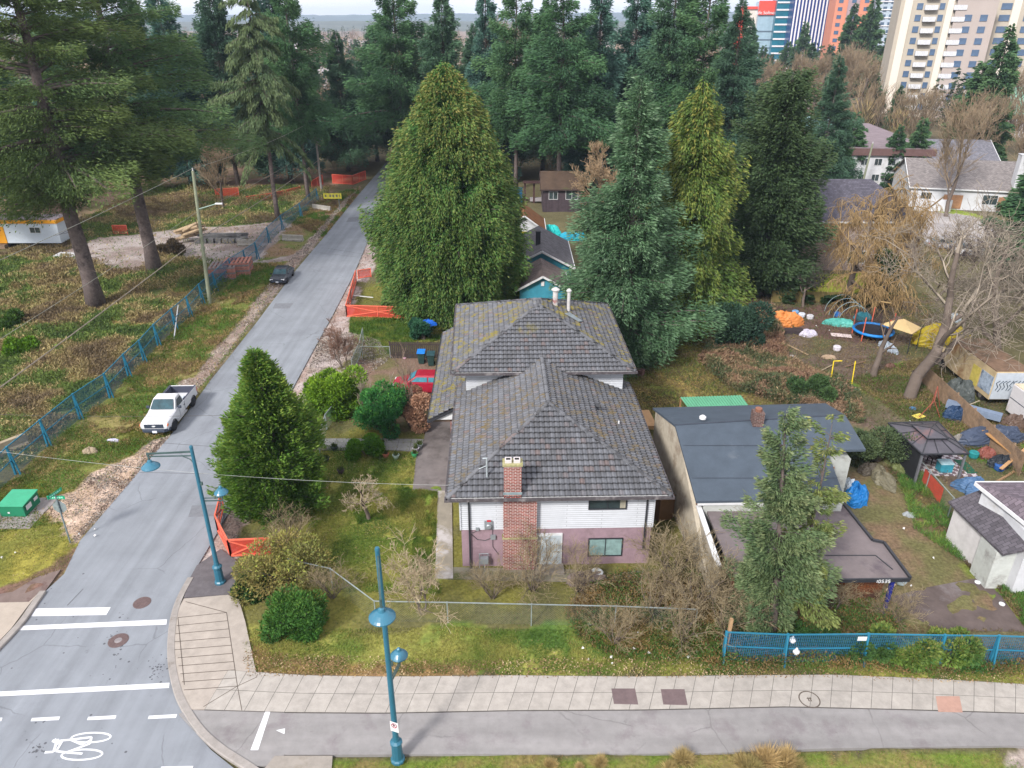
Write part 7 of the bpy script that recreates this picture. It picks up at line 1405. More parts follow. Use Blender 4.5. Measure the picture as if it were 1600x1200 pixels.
def car(name, label, x, y, rz, col, L_=4.4, W_=1.78, H_=1.42, suv=False, cat='car', group=None, glassm=None, trunk=True, detail=True):
    t = thing(name, label, cat, (x, y, 0), rz, group); pm = mat('car_' + str(col), lin(col), rough=.25, noise=.04, spec=.6); w_ = W_ / 2; hb = .86 if not suv else 1.0
    b = MB(); hull(b, [(0, .34, .66, w_ * .8, w_ * .78, .05), (.15, .26, .74, w_ * .94, w_ * .88, .07), (.6, .22, .82, w_, w_ * .95, .08), (L_ * .28, .2, hb, w_, w_ * .96, .07), (L_ * .6, .2, hb + .04, w_, w_ * .96, .06), (L_ * .85, .22, hb + .03, w_, w_ * .94, .07), (L_ - .08, .3, hb - .04, w_ * .92, w_ * .88, .07), (L_, .36, hb - .1, w_ * .85, w_ * .8, .05)]); b.build('body', pm, t, recalc=True, bevel=.02)
    a = L_ * .26; r0 = L_ * .42; r1 = L_ * (.68 if not suv else .86); e = L_ * (.88 if not suv else .97); wt = w_ * .74; wb = w_ * .93
    b = MB(); b.loft([[(a, -wb, hb - .02), (a, wb, hb - .02), (e, wb, hb), (e, -wb, hb)], [(r0, -wt, H_ - .06), (r0, wt, H_ - .06), (r1, wt, H_ - .06), (r1, -wt, H_ - .06)], [(r0 + .12, -wt + .1, H_), (r0 + .12, wt - .1, H_), (r1 - .12, wt - .1, H_), (r1 - .12, -wt + .1, H_)]]); b.build('roof', pm, t, recalc=True, bevel=.03)
    gm_ = glassm or vglass
    def qd(nm, pts, off): b = MB(); b.add([tuple(Vector(p) + Vector(off)) for p in pts], [(0, 1, 2, 3)]); return b.build(nm, gm_, t)
    z0, z1 = hb + .05, H_ - .12; f0 = (z0 - hb) / (H_ - .06 - hb); f1 = (z1 - hb) / (H_ - .06 - hb); lp = lambda u, v, f: u + (v - u) * f
    qd('windscreen', [(lp(a, r0, f0), -lp(wb, wt, f0) + .08, z0), (lp(a, r0, f0), lp(wb, wt, f0) - .08, z0), (lp(a, r0, f1), lp(wb, wt, f1) - .06, z1), (lp(a, r0, f1), -lp(wb, wt, f1) + .06, z1)], (-.02, 0, .015))
    qd('rear_window', [(lp(e, r1, f0), -lp(wb, wt, f0) + .08, z0), (lp(e, r1, f0), lp(wb, wt, f0) - .08, z0), (lp(e, r1, f1), lp(wb, wt, f1) - .06, z1), (lp(e, r1, f1), -lp(wb, wt, f1) + .06, z1)], (.02, 0, .015))
    for s in (-1, 1):
        m0, m1 = lp(a, r0, f0) + .25, lp(e, r1, f0) - .2; n0, n1 = lp(a, r0, f1) + .15, lp(e, r1, f1) - .15; md = (m0 + m1) / 2
        for u0, u1, v0, v1 in ((m0, md - .05, n0, md - .05), (md + .05, m1, md + .05, n1)): qd('side_window', [(u0, s * lp(wb, wt, f0), z0), (u1, s * lp(wb, wt, f0), z0), (v1, s * lp(wb, wt, f1), z1), (v0, s * lp(wb, wt, f1), z1)], (0, s * .015, .01))
        b = MB(); b.box((.12, s * w_ * .68, .64), (.22, .34, .13)); b.build('headlight', lampw, t, bevel=.02); b = MB(); b.box((a + .25, s * (w_ + .08), hb + .05), (.12, .18, .12)); b.build('mirror', pm, t)
        b = MB(); b.box((L_ - .06, s * w_ * .7, .72), (.12, .3, .14)); b.build('tail_light', mat('tail_red', lin((170, 30, 36)), rough=.3), t)
        for x_ in (.85, L_ - .85): wheel(t, x_, s * (w_ - .1), .32, .22)
    b = MB(); b.box((-.01, 0, .5), (.05, W_ * .62, .16)); b.build('grille', trim, t); b = MB(); b.box((-.04, 0, .42), (.02, .3, .13)); b.build('number_plate', plate, t); return t
q0 = P(457, 437); q1 = P(460, 420)
car('parked_car', 'dark sedan parked on the gravel shoulder facing the camera, beyond the white truck', -26.0 + .6, 77.6, rad(91), (44, 48, 58))
car('parked_car', 'red car with pale blue side windows parked half under the lean-to roof', -9.2, 52.4, rad(-3), (150, 30, 52), 4.5, 1.75, 1.5, suv=True, glassm=mat('blue_reflection', lin((70, 128, 146)), rough=.15, spec=.8, noise=.3))
q = P(1355, 282); car('parked_car', 'dark blue car parked behind the bushy conifers by the white block', q.x, q.y, rad(170), (46, 56, 84)); q = P(1515, 388); car('parked_car', 'silver car parked on the lane behind the big leafless tree', q.x - 1, q.y, rad(175), (150, 152, 160)); q = P(1560, 398); car('parked_car', 'white car parked on the lane right of the silver car', q.x - 1, q.y, rad(178), (196, 198, 204))
# box truck with graffiti
t = thing('box_truck', 'derelict cream box truck with graffiti and debris covered roof', 'truck', (36.6, 49.3, 0)); cr_ = mat('dirty_cream', lin((178, 160, 128)), rough=.7, noise=.2, scale=1.2, col2=lin((128, 96, 66)), amt=.52)
b = MB(); b.box((0, 3.2, 1.75), (2.6, 6.2, 2.3)); b.build('box_body', cr_, t, bevel=.04)
b = MB(); b.box((0, 3.2, 2.93), (2.62, 6.2, .06)); b.build('roof', mat('debris_roof', lin((112, 90, 74)), noise=.3, scale=2, col2=lin((84, 74, 56)), amt=.5), t)
b = MB(); hull(b, [(0, .6, 2.0, 1.05, .95, .1), (.7, .6, 1.95, 1.05, .95, .1), (.9, .6, 1.45, 1.02, .95, .1), (2.0, .6, 1.3, .98, .9, .12), (2.15, .6, 1.1, .9, .85, .1)]); b.v = [(p[1], p[0] + 6.25, p[2]) for p in b.v]; b.build('cab', cr_, t, recalc=True)
b = MB(); b.box((-1.0, 6.75, 1.6), (.08, .6, .45)); b.box((0, 7.05, 1.7), (1.7, .1, .4)); b.build('window', gls, t)
gr = mat('graffiti_panel_pale', lin((168, 176, 186)), rough=.6, noise=.1); b = MB(); b.box((0, .07, 1.75), (2.5, .1, 2.1)); rd = b.build('rear_door', gr, t)
b = MB(); R_ = random.Random(12)
for k in range(9):
    x = -1.05 + k * .25; pts = [(x + R_.uniform(-.1, .1), .0, 1.3 + R_.uniform(0, .2)), (x + .1, .0, 1.7), (x - .08, .0, 1.95 + R_.uniform(-.2, .2)), (x + .16, .0, 2.2)]; b.tube(pts, .03, 4)
b.build('graffiti', mat('graffiti_ink', lin((46, 60, 74))), rd)
b = MB(); b.box((-1.32, .9, 1.7), (.03, 1.5, 1.4)); gp = b.build('graffiti_panel', mat('blue_scrawl', lin((146, 160, 178)), noise=.35, scale=4, col2=lin((60, 76, 96)), amt=.5), t); b = MB(); b.box((-1.32, 2.3, 1.6), (.02, 1.0, 1.5)); b.build('yellow_patch', mat('yellow_patch', lin((182, 168, 86)), noise=.2), t)
for x_, y_ in ((-1.05, 1.3), (1.05, 1.3), (-1.0, 7.3), (1.0, 7.3)):
    b = MB(); b.lathe([(.2, -.13), (.42, -.12), (.44, 0), (.42, .12), (.2, .13)], (x_, y_, .43), 20, (1, 0, 0)); wv = b.build('wheel', tyre, t); b = MB(); b.lathe([(.22, .14), (.1, .16)], (x_, y_, .43), 14, (-1 if x_ < 0 else 1, 0, 0)); b.build('rim', rim, wv)
t = thing('cargo_trailer', 'white cargo trailer with side doors behind the wooden fence', 'trailer', (37.0, 44.6, 0)); tw_ = mat('trailer_white', lin((198, 196, 200)), rough=.5, noise=.06, col2=lin((170, 160, 150)), amt=.62)
b = MB(); b.box((0, 0, 1.5), (2.3, 7, 2.1)); b.build('body', tw_, t, bevel=.05); b = MB(); b.box((0, 0, 2.58), (2.2, 6.9, .05)); b.build('roof', mat('trailer_roof', lin((196, 182, 160)), noise=.2, scale=2, col2=lin((140, 96, 76)), amt=.58), t)
b = MB()
for y_ in (-3.0, -1.6, -.2): b.box((-1.16, y_, 1.5), (.03, .05, 1.9))
b.box((-1.16, 0, 1.55), (.03, 6.8, .04)); b.box((-1.17, -1.5, 1.7), (.04, .3, .06)); b.box((-1.17, .6, .9), (.03, .4, .06)); b.build('door_seam', trim, t)
b = MB(); b.tube([(-1.2, 1.1 + .5 * math.cos(a), .45 + .5 * math.sin(a)) for a in np.linspace(0, math.pi, 8)], .06, 6); b.build('mudguard', darkm, t)
for x_ in (-1.02, 1.02):
    for y_ in (1.1, .2): b = MB(); b.lathe([(.18, -.1), (.33, -.1), (.35, 0), (.33, .1), (.18, .1)], (x_, y_, .36), 16, (1, 0, 0)); b.build('wheel', tyre, t)
# ---------------------------------------------------------------- bins, pots, yard things
def bin_(px, py, lid, label, body=(38, 62, 60)):
    q = P(px, py); t = thing('wheeled_bin', label, 'bin', (q.x, q.y, 0), 0, 'wheeled bins'); b = MB(); b.loft([[(-.22, -.25, .08), (.22, -.25, .08), (.22, .25, .08), (-.22, .25, .08)], [(-.31, -.36, 1.05), (.31, -.36, 1.05), (.31, .36, 1.05), (-.31, .36, 1.05)]]); b.build('body', mat('bin_' + str(body), lin(body), rough=.5), t, recalc=True, bevel=.03)
    b = MB(); b.slab([(-.34, -.42, 1.1), (.34, -.42, 1.1), (.34, .4, 1.18), (-.34, .4, 1.18)], .06); b.build('lid', mat('lid_' + str(lid), lin(lid), rough=.4), t, bevel=.02)
    for s in (-1, 1): b = MB(); b.lathe([(.12, -.03), (.12, .03)], (s * .26, .3, .12), 12, (1, 0, 0)); b.build('wheel', tyre, t)
    b = MB(); b.bar((-.25, .44, 1.08), (.25, .44, 1.08), .04); b.build('handle', trim, t)
bin_(659, 568, (30, 110, 190), 'wheeled bin with bright blue lid against the dark board fence'); bin_(674, 571, (40, 66, 72), 'dark lidded wheeled bin right of the blue lidded one')
def junk(name, px, py, sx, sy, sz, col, label, cat, seed=0, col2=None, z=0.):
    """a crumpled heap, tarpaulin or bag: displaced dome"""
    R = np.random.default_rng(seed + 200); q = P(px, py); n = 40; m_ = 14; V = []; 
    for i in range(m_ + 1):
        ph = i / m_ * math.pi / 2
        for k in range(n):
            a = 2 * math.pi * k / n; e = 1 + .2 * math.sin(2 * a + seed) + .1 * math.sin(5 * a + seed * 2 + ph) + .05 * math.sin(11 * a + seed + 3 * ph); w1 = 1 + .035 * R.normal()
            V.append((sx / 2 * math.cos(a) * math.cos(ph) ** .55 * e * w1, sy / 2 * math.sin(a) * math.cos(ph) ** .55 * e * w1, sz * math.sin(ph) * (1 + .18 * math.sin(3 * a + seed * 1.7) * math.cos(ph) + .09 * math.sin(7 * a + 4 * ph + seed) + .04 * R.normal() * (i > 0))))
    F_ = [(i * n + k, i * n + (k + 1) % n, (i + 1) * n + (k + 1) % n, (i + 1) * n + k) for i in range(m_) for k in range(n)]
    b = MB(); b.add(V, F_); o = b.build(name, mat('cloth_' + str(col), lin(col), rough=.55, noise=.12, scale=3, col2=lin(col2) if col2 else None, amt=.52), recalc=True); o.location = (q.x, q.y, z); return tag(o, label, cat)
junk('tarpaulin', 1223, 508, 3.0, 2.2, 1.2, (188, 118, 62), 'crumpled orange tarpaulin in the soil yard', 'tarpaulin', 1); junk('tarpaulin', 1206, 503, 1.4, 1.6, .8, (196, 110, 60), 'second orange tarpaulin cut off by the bramble mound', 'tarpaulin', 2)
junk('tarpaulin', 1311, 508, 2.6, 1.3, .6, (70, 148, 140), 'turquoise tarpaulin lying below the greenhouse hoops', 'tarpaulin', 3, (120, 200, 190)); junk('tarpaulin', 1348, 500, 1.6, 1.0, .7, (36, 112, 128), 'teal cover behind the trampoline', 'tarpaulin', 4)
junk('tarpaulin', 1262, 524, 1.9, .9, .5, (176, 172, 188), 'pale grey tarpaulin beside the garden bed', 'tarpaulin', 5); junk('tarpaulin', 1337, 782, 1.5, 1.5, 1.0, (28, 110, 178), 'bright blue tarpaulin heap beside the dark-roofed house', 'tarpaulin', 6)
junk('tarpaulin', 1548, 690, 4.2, 2.0, 1.0, (58, 68, 88), 'dark blue tarpaulin behind the wooden fence below the trailer', 'tarpaulin', 7); junk('tarpaulin', 1495, 653, 1.8, 1.4, .9, (34, 56, 86), 'navy cover on the table beside the wooden fence', 'tarpaulin', 8)
junk('tarpaulin', 1470, 540, 4.2, 3.2, 1.7, (160, 142, 30), 'big yellow tarpaulin shelter under the leafless tree', 'tarpaulin', 9, (140, 100, 50)); junk('tarpaulin', 1525, 768, 2.4, 1.8, .7, (70, 100, 136), 'blue tarpaulin at the top of the shingled garage', 'tarpaulin', 10)
junk('tarpaulin', 1484, 512, 1.6, 1.2, .6, (180, 196, 206), 'white sheet behind the yellow shelter', 'tarpaulin', 11, z=.8); junk('cushion_heap', 1325, 768, .9, .9, .8, (190, 200, 210), 'white bag on top of the bright blue heap', 'bag', 12)
junk('tarpaulin', 668, 528, 1.5, .8, .5, (20, 90, 190), 'blue tarpaulin over the hedge behind the bins', 'tarpaulin', 13, z=1.2); junk('tarpaulin', 862, 372, 2.2, 1.2, 1.6, (40, 180, 180), 'bright turquoise tarpaulin beside the white and yellow shed', 'tarpaulin', 14); junk('tarpaulin', 896, 375, 3.2, 1.2, 1.0, (30, 150, 180), 'turquoise and blue tarpaulin behind the spruce tips', 'tarpaulin', 15, (40, 190, 180))
junk('cover', 1497, 622, 1.9, 1.7, 1.4, (70, 76, 76), 'grey grill cover beside the wooden fence', 'cover', 16); junk('rubble', 1376, 748, 1.5, 2.6, .5, (104, 100, 84), 'old broken armchair on the brambles beside the blue heap', 'furniture', 17); junk('tyre_heap', 1562, 728, 1.9, 1.0, .7, (34, 40, 48), 'dark heap below the wooden fence end', 'heap', 18)
junk('firewood', 915, 908, 1.9, .9, .5, (104, 92, 90), 'heap of grey firewood below the lower window', 'firewood', 19, (70, 60, 60)); junk('rock', 142, 708, .8, .7, .4, (146, 132, 112), 'pale boulder on the left verge', 'rock', 20); junk('plastic_sheet', 178, 690, .75, .4, .2, (176, 176, 196), 'pale plastic sheet on the verge in front of the truck', 'rubbish', 21)
junk('mattress', 1387, 545, 1.0, 2.4, .5, (150, 160, 172), 'pale upright plastic boat shape under the broken trunk', 'boat', 22); junk('compost', 1400, 728, 1.2, 2.4, .5, (96, 104, 66), 'mossy pallet board lying beside the chain link fence', 'board', 23)
# tan canopy
t = thing('canopy', 'tan peaked cloth canopy over the yellow shelter', 'canopy', tuple(P(1405, 530))); b = MB(); c4 = [Vector(W3(1376, 506, 1.9)), Vector(W3(1425, 522, 1.9)), Vector(W3(1440, 512, 2.1)), Vector(W3(1398, 500, 2.1))]; pk = sum(c4, Vector()) / 4 + Vector((0, 0, .7))
for i in range(4): b.slab([c4[i], c4[(i + 1) % 4], pk], .03)
b.build('cloth', mat('tan_cloth', lin((190, 166, 122)), rough=.9, noise=.08), t, world=True)
for p in c4: b = MB(); b.bar((p.x, p.y, 0), (p.x, p.y, p.z), .05); b.build('post', darkm, t, world=True)
# trampoline
q = P(1362, 527); t = thing('trampoline', 'round trampoline with blue rim pad and black net', 'trampoline', tuple(q)); b = MB(); b.lathe([(1.55, .7), (1.5, .72)], n=28); b.build('mat', mat('black_mat', lin((32, 30, 38))), t)
b = MB(); b.tube([(1.65 * math.cos(a), 1.65 * math.sin(a), .74) for a in np.linspace(0, 2 * math.pi, 29)], .13, 8); b.build('rim_pad', mat('pad_blue', lin((24, 120, 196)), rough=.5), t)
b = MB(); n = 28
for i in range(n): a0, a1 = 2 * math.pi * i / n, 2 * math.pi * (i + 1) / n; b.add([(1.7 * math.cos(a0), 1.7 * math.sin(a0), .75), (1.7 * math.cos(a1), 1.7 * math.sin(a1), .75), (1.7 * math.cos(a1), 1.7 * math.sin(a1), 2.2), (1.7 * math.cos(a0), 1.7 * math.sin(a0), 2.2)], [(0, 1, 2, 3)], [[(a0 * 1.7, 0), (a1 * 1.7, 0), (a1 * 1.7, 1.5), (a0 * 1.7, 1.5)]])
b.build('net', netmat('black_net', lin((30, 30, 34)), .05, .4), t)
for k in range(5): a = k * 2 * math.pi / 5; b = MB(); b.tube([(1.7 * math.cos(a), 1.7 * math.sin(a), 0), (1.7 * math.cos(a), 1.7 * math.sin(a), 2.3)], .05, 7); b.build('pole', mat('pole_orange', lin((190, 96, 72))), t)
# greenhouse hoops
t = thing('hoop_frame', 'four thin grey greenhouse hoops over the soil', 'frame', tuple(P(1318, 490)))
for k in range(4):
    c = P(1312 + k * 7, 486 + k * 6); b = MB(); b.tube([(c.x + 1.5 * math.cos(a), c.y, 1.7 * math.sin(a)) for a in np.linspace(0, math.pi, 15)], .025, 6); b.build('hoop', mat('hoop_grey', lin((130, 150, 156))), t, world=True)
t = thing('garden_swing', 'yellow metal swing frame standing on the grass', 'swing', tuple(P(1314, 600))); b = MB(); ym = mat('swing_yellow', lin((216, 190, 40)), rough=.5)
for s in (-.85, .85): b.tube([(s, 0, 0), (s, .2, 1.9)], .04, 8)
b.tube([(-.85, 0, .05), (.85, 0, .05)], .04, 8); b.tube([(-.85, .2, 1.9), (-.2, .2, 1.92)], .04, 8); b.build('frame', ym, t); b = MB(); b.box((-.95, .05, .6), (.7, .4, .08)); b.build('seat', ym, t)
t = thing('swing_set', 'red A-frame swing set beside the grill cover', 'swing', tuple(P(1452, 655))); b = MB()
for p_, q_ in (((-.9, 0, 0), (0, 0, 1.5)), ((.8, 0, 0), (0, 0, 1.5)), ((0, 0, 1.5), (.9, 1.5, 1.9)), ((.9, 1.5, 1.9), (.7, 1.4, 0)), ((.9, 1.5, 1.9), (1.6, 1.7, .1))): b.tube([p_, q_], .03, 8)
b.build('frame', mat('swing_red', lin((140, 76, 62)), rough=.6), t)
def plank(name, a, c, w_, z, col, label, cat='board', th=.06, z1=None):
    p_, q_ = P(*a), P(*c); b = MB(); b.bar((p_.x, p_.y, z), (q_.x, q_.y, z1 if z1 is not None else z), w_, th); return tag(b.build(name, mat('plank_' + str(col), lin(col), rough=.8, noise=.15)), label, cat)
plank('panel', (1430, 650), (1440, 655), .8, .12, (206, 190, 90), 'pale yellow panel lying on the grass above the gazebo'); plank('garden_bed', (1222, 521), (1254, 522), .8, .25, (52, 44, 46), 'long dark garden bed below the orange tarpaulin', 'garden bed', .4)
plank('white_board', (1298, 524), (1330, 527), .7, .1, (190, 176, 176), 'white board lying below the turquoise tarpaulin'); plank('timber', (1530, 690), (1592, 740), .25, .9, (168, 128, 84), 'raw timber beam leaning over the wooden fence end'); plank('timber', (1560, 745), (1600, 712), .2, .6, (170, 134, 96), 'second raw timber crossing below the dark blue tarpaulin')
plank('pallet', (1002, 655), (1014, 680), 1.0, .6, (176, 140, 104), 'raw timber pallet leaning between the two houses', 'pallet', .3); plank('fence_boards', (1024, 800), (1040, 815), 1.0, .9, (110, 84, 60), 'brown boards in the gap between the two houses', 'board', 1.6)
plank('firewood_box', (985, 583), (1005, 588), .5, .3, (96, 70, 66), 'small stack of red-brown boards behind the right roof corner', 'firewood', .5); plank('timber', (1040, 857), (1000, 850), .05, .9, (170, 160, 140), 'thin cord between the house corner and the tan shrub', 'cord', .02)
plank('bench', (1475, 645), (1560, 668), .5, .8, (110, 124, 146), 'long table heaped with grey-blue clutter beside the wooden fence', 'table', .5); plank('step_stone', (585, 773), (598, 773), .25, .06, (140, 132, 130), 'small stone slab set in the front lawn', 'slab')
for px, py, col, lb in ((603, 715, (180, 110, 90), 'pinkish round pot left in the row by the path'), (619, 717, (150, 170, 160), 'pale green pot second in the row by the path'), (650, 706, (190, 186, 200), 'white pot right of the row beside the patio'), (656, 700, (150, 160, 160), 'grey pot nearest the patio'), (597, 698, (130, 140, 140), 'grey bowl on the garden path'), (523, 704, (50, 60, 60), 'dark bucket at the left end of the garden path'), (510, 722, (44, 56, 54), 'small dark pot by the garden fence'), (648, 714, (60, 150, 100), 'green pot at the patio corner'), (533, 740, (70, 60, 60), 'dark pot on the front lawn')):
    q = P(px, py); t = thing('plant_pot', lb, 'plant pot', (q.x, q.y, 0), 0, 'plant pots along the garden path'); b = MB(); b.lathe([(.14, 0), (.22, .3), (.24, .32), (.2, .32), (.19, .27)], n=14); b.build('pot', mat('pot_' + str(col), lin(col), rough=.7), t)
    R = np.random.default_rng(px); k = 60; v = R.normal(size=(k, 3)) * .5; v[:, 2] = abs(v[:, 2]) + .5; V, F_, CC = spray_mesh(np.tile([[0, 0, .28]], (k, 1)) + R.normal(size=(k, 3)) * .05, v, np.full(k, .3), np.full(k, .05), np.tile(lin((80, 92, 50)), (k, 1)), R); npmesh('leaves', V, F_, leafm, CC, t)
for i, (px, py, col, lb) in enumerate(((632, 560, (200, 160, 180), 'pink tray on the ground by the dark board fence'), (641, 559, (40, 110, 120), 'teal pot by the dark board fence'), (1530, 685, (196, 200, 210), 'white tub behind the end of the wooden fence'), (1566, 712, (190, 200, 206), 'white bucket near the raw timbers'), (1560, 735, (40, 80, 140), 'blue cooler box near the wooden fence end'), (1520, 715, (30, 120, 124), 'teal round tub right of the gazebo'), (1443, 597, (150, 90, 70), 'red-brown drum at the foot of the wooden fence'), (1308, 495, (40, 100, 170), 'blue drum under the greenhouse hoops'), (1345, 518, (70, 180, 90), 'green toy beside the trampoline'), (1307, 548, (190, 186, 196), 'white patterned crate in the soil yard'), (1242, 492, (110, 150, 190), 'pale blue bag behind the garden bed'), (1252, 496, (190, 196, 206), 'white bag behind the garden bed'), (1265, 499, (180, 180, 186), 'grey sack behind the garden bed'), (932, 903, (190, 196, 200), 'white bucket among the firewood'), (373, 905, (200, 206, 210), 'white cup in the weeds by the corner lamp'), (368, 925, (170, 180, 180), 'pale stone by the corner lamp'), (1565, 945, (206, 210, 214), 'white paper on the driveway edge'), (1527, 911, (206, 210, 214), 'white scrap beyond the driveway'), (1406, 911, (190, 206, 214), 'white bag beside the carport post'))):
    q = P(px, py); b = MB(); s = .32 if px < 1400 else .3; b.lathe([(s * .8, 0), (s, .12), (s * 1.05, .4), (s * .8, .46), (s * .5, .44)], n=10); o = b.build('yard_item', mat('item_' + str(col), lin(col), rough=.6)); o.location = q; o.scale = (1, 1, 1) if px > 900 and px not in (1565, 1527) else (.45, .45, .2); o.name = lb.split(' on ')[0].split(' by ')[0].split(' behind ')[0].split(' at ')[0].split(' near ')[0].split(' beside ')[0].split(' in ')[0].split(' among ')[0].split(' under ')[0].split(' right ')[0].split(' beyond ')[0].split()[-1]; tag(o, lb, o.name.split('.')[0])
R_ = random.Random(21); lm = mat('litter_white', lin((206, 206, 206)), rough=.7)
for i in range(40):
    px, py = R_.choice([(R_.uniform(1340, 1560), R_.uniform(790, 960)), (R_.uniform(1210, 1430), R_.uniform(480, 620)), (R_.uniform(1420, 1600), R_.uniform(590, 740)), (R_.uniform(0, 150), R_.uniform(820, 900)), (R_.uniform(950, 1180), R_.uniform(990, 1050)), (R_.uniform(900, 1180), R_.uniform(960, 1050))])
    q = P(px, py); b = MB(); s = R_.uniform(.04, .1); b.add([(-s, -s * .6, .02), (s, -s * .5, .08), (s * .8, s * .7, .04), (-s * .7, s * .6, .1), (0, 0, .14)], [(0, 1, 4), (1, 2, 4), (2, 3, 4), (3, 0, 4)]); o = b.build('litter', lm); o.location = (q.x, q.y, .03); o.rotation_euler = (0, 0, R_.uniform(0, 6)); tag(o, 'small white scrap of litter lying on the ground', 'litter', 'scattered white litter')
# ---------------------------------------------------------------- hills and far ground features
hb = MB(); R_ = random.Random(2); N_ = 160; ring = []
def hill(name, Y0, zt, col, sd):
    V = []; n = 240; F_ = []
    for i in range(n + 1):
        x = (-.95 + 1.9 * i / n) * Y0
        z = zt * (.55 + .45 * float(fnoise(np.array([x]), np.array([sd * 100.]), Y0 * .22, sd)[0]) + .12 * float(fnoise(np.array([x]), np.array([sd * 10.]), Y0 * .01, sd + 3)[0]))
        V += [(x, Y0 - 500, -5), (x, Y0, z), (x, Y0 + 900, -5)]
    for i in range(n): F_ += [(i * 3, i * 3 + 3, i * 3 + 4, i * 3 + 1), (i * 3 + 1, i * 3 + 4, i * 3 + 5, i * 3 + 2)]
    b = MB(); b.add(V, F_); tag(b.build(name, mat(name + '_wood', lin(col), rough=1, noise=.35, scale=.01, col2=lin((120, 120, 120)), amt=.56)), kind='structure')
hill('hills', 4200, 62, (62, 76, 72), 1); hill('near_rise', 2300, 24, (78, 84, 74), 2)
R_ = random.Random(31); fw_ = [mat('far_white', lin((196, 194, 196))), mat('far_grey', lin((150, 148, 156))), mat('far_tan', lin((168, 150, 134)))]
n_ = 0
for i in range(70):
    Y_ = R_.uniform(190, 900); px = R_.uniform(20, 1130); x_ = XW(px, Y_, 3)
    if 760 < px < 1130 and Y_ < 240: continue
    w_, d_, h_ = R_.uniform(8, 20), R_.uniform(8, 14), R_.uniform(3, 6); t = thing('far_house', 'tiny pale house glimpsed between the trees near the horizon', 'house', (x_, Y_, 0), R_.uniform(-.4, .4), 'far houses near the horizon')
    b = MB(); b.box((0, 0, h_ / 2), (w_, d_, h_)); b.build('wall', R_.choice(fw_), t); b = MB(); e = .5; b.slab([(-w_ / 2 - e, -d_ / 2 - e, h_), (w_ / 2 + e, -d_ / 2 - e, h_), (w_ / 2 + e, 0, h_ + 2.4), (-w_ / 2 - e, 0, h_ + 2.4)], .2); b.slab([(-w_ / 2 - e, 0, h_ + 2.4), (w_ / 2 + e, 0, h_ + 2.4), (w_ / 2 + e, d_ / 2 + e, h_), (-w_ / 2 - e, d_ / 2 + e, h_)], .2); b.build('roof', R_.choice([mat('far_roof', lin((124, 116, 118))), mat('far_roof2', lin((150, 146, 150)))]), t)
finish_ground()
# haze
b = MB(); b.box((0, 2000, 50), (13000, 13000, 106)); hz = MB(); hz.box((0, 3000, 55), (11500, 9000, 116))
hm = bpy.data.materials.new('haze'); hm.use_nodes = True; N_ = hm.node_tree.nodes; N_.clear(); o_ = N_.new('ShaderNodeOutputMaterial'); v_ = N_.new('ShaderNodeVolumePrincipled'); v_.inputs['Color'].default_value = (.62, .76, 1, 1); v_.inputs['Density'].default_value = .00017; hm.node_tree.links.new(v_.outputs[0], o_.inputs['Volume'])
if HAZE: tag(hz.build('haze', hm), 'thin pale haze over the whole place', 'haze', kind='stuff')
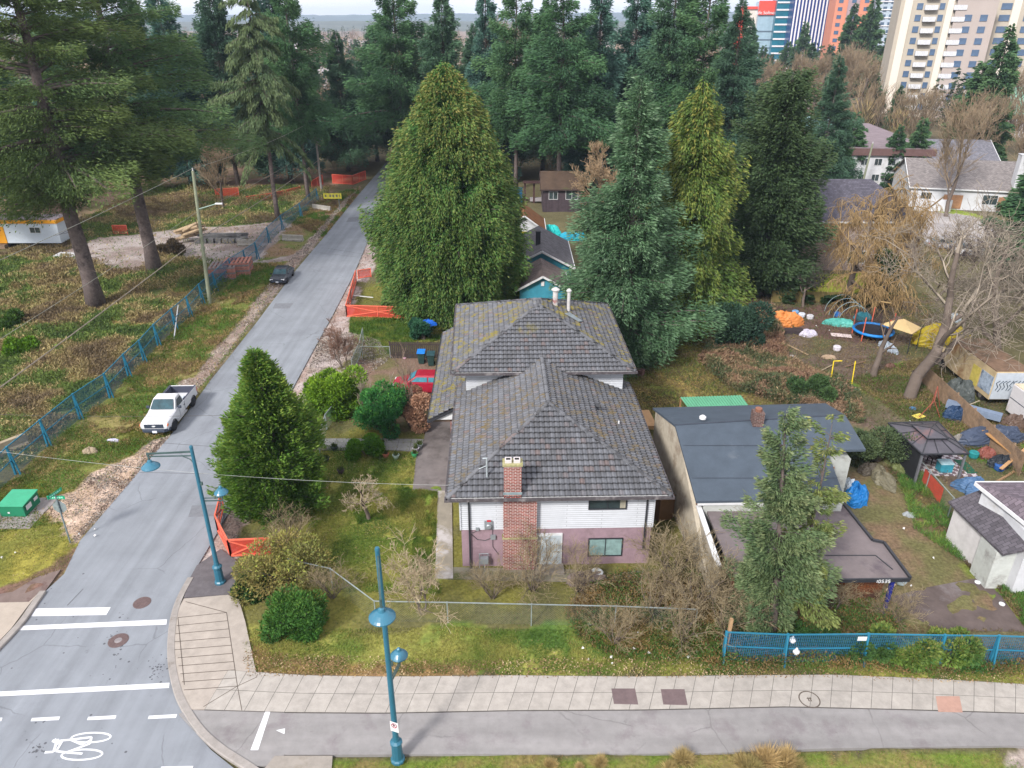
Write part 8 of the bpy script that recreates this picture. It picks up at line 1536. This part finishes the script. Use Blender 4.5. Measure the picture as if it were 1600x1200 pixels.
# repair patches and a darker wheel track on the street
for q_ in ([(300, 790), (352, 788), (350, 806), (294, 808)], [(430, 474), (458, 474), (452, 482), (426, 482)], [(545, 340), (566, 338), (560, 346), (541, 347)]):
    b = MB(); b.prism([tuple(P(*k)[:2]) for k in q_], .004, .0082); tag(b.build('road_patch', mat('patch_tar', lin((112, 115, 122)), noise=.15, rough=.95)), kind='structure')
R_ = random.Random(77); b = MB()
for k in range(120):
    px, py = R_.choice([(R_.gauss(244, 12), R_.gauss(1046, 10)), (R_.uniform(10, 260), R_.uniform(880, 1180)), (R_.gauss(60, 8), R_.gauss(1170, 6)), (R_.gauss(185, 10), R_.gauss(1003, 20))]); q = P(px, py); b.lathe([(R_.uniform(.015, .06), .0075), (.01, .009)], (q.x, q.y, 0), 7)
tag(b.build('road_stains', mat('oil_spots', lin((84, 86, 92)), rough=.9)), kind='structure')
# more odds and ends in the right hand yards
for px, py, sx, sy, sz, col, lb in ((1295, 560, 1.1, .5, .3, (150, 130, 110), 'tan rag on the soil below the patterned crate'), (1390, 575, .8, .6, .4, (96, 70, 60), 'brown sack beside the broken trunk'), (1345, 560, 1.6, .5, .25, (88, 74, 66), 'dark strip of matting in the soil yard'),
        (1426, 640, .5, .4, .2, (70, 110, 150), 'small blue rag on the grass left of the yellow panel'), (1540, 715, 1.1, .8, .7, (120, 70, 62), 'rust red heap of cloth behind the wooden fence end'), (1585, 668, 1.6, 1.0, .9, (90, 74, 66), 'brown heap beside the trailer wheel'), (1500, 690, .9, .6, .5, (120, 116, 112), 'grey sack right of the gazebo roof'),
        (1355, 738, 1.4, .9, .6, (80, 74, 66), 'dark heap of branches above the bright blue heap'), (1420, 806, .6, .5, .2, (140, 146, 150), 'grey rag in the long grass by the fence'), (1232, 560, 1.0, .6, .3, (130, 124, 118), 'grey bundle at the bramble mound edge'), (1400, 505, 1.2, 1.0, .6, (110, 90, 80), 'brown cover behind the trampoline')):
    junk('cloth_heap', px, py, sx, sy, sz, col, lb, 'heap', px % 17)
for a, c, w_, col, lb in (((1230, 540), (1262, 556), .12, (150, 130, 104), 'pale plank lying on the soil below the garden bed'), ((1320, 575), (1352, 566), .12, (110, 88, 72), 'dark plank left of the broken trunk'), ((1275, 585), (1300, 572), .08, (150, 136, 116), 'thin pole lying above the yellow swing'), ((1500, 640), (1530, 628), .1, (170, 160, 140), 'pale pole leaning over the wooden fence by the truck'), ((1548, 760), (1590, 735), .14, (140, 112, 84), 'plank under the second raw timber'), ((1360, 880), (1380, 872), .1, (160, 150, 130), 'short pale plank on the brown lot'), ((1385, 925), (1398, 915), .12, (190, 170, 140), 'pale offcut of timber beside the blue carport post')):
    plank('plank', a, c, w_, .1, col, lb)
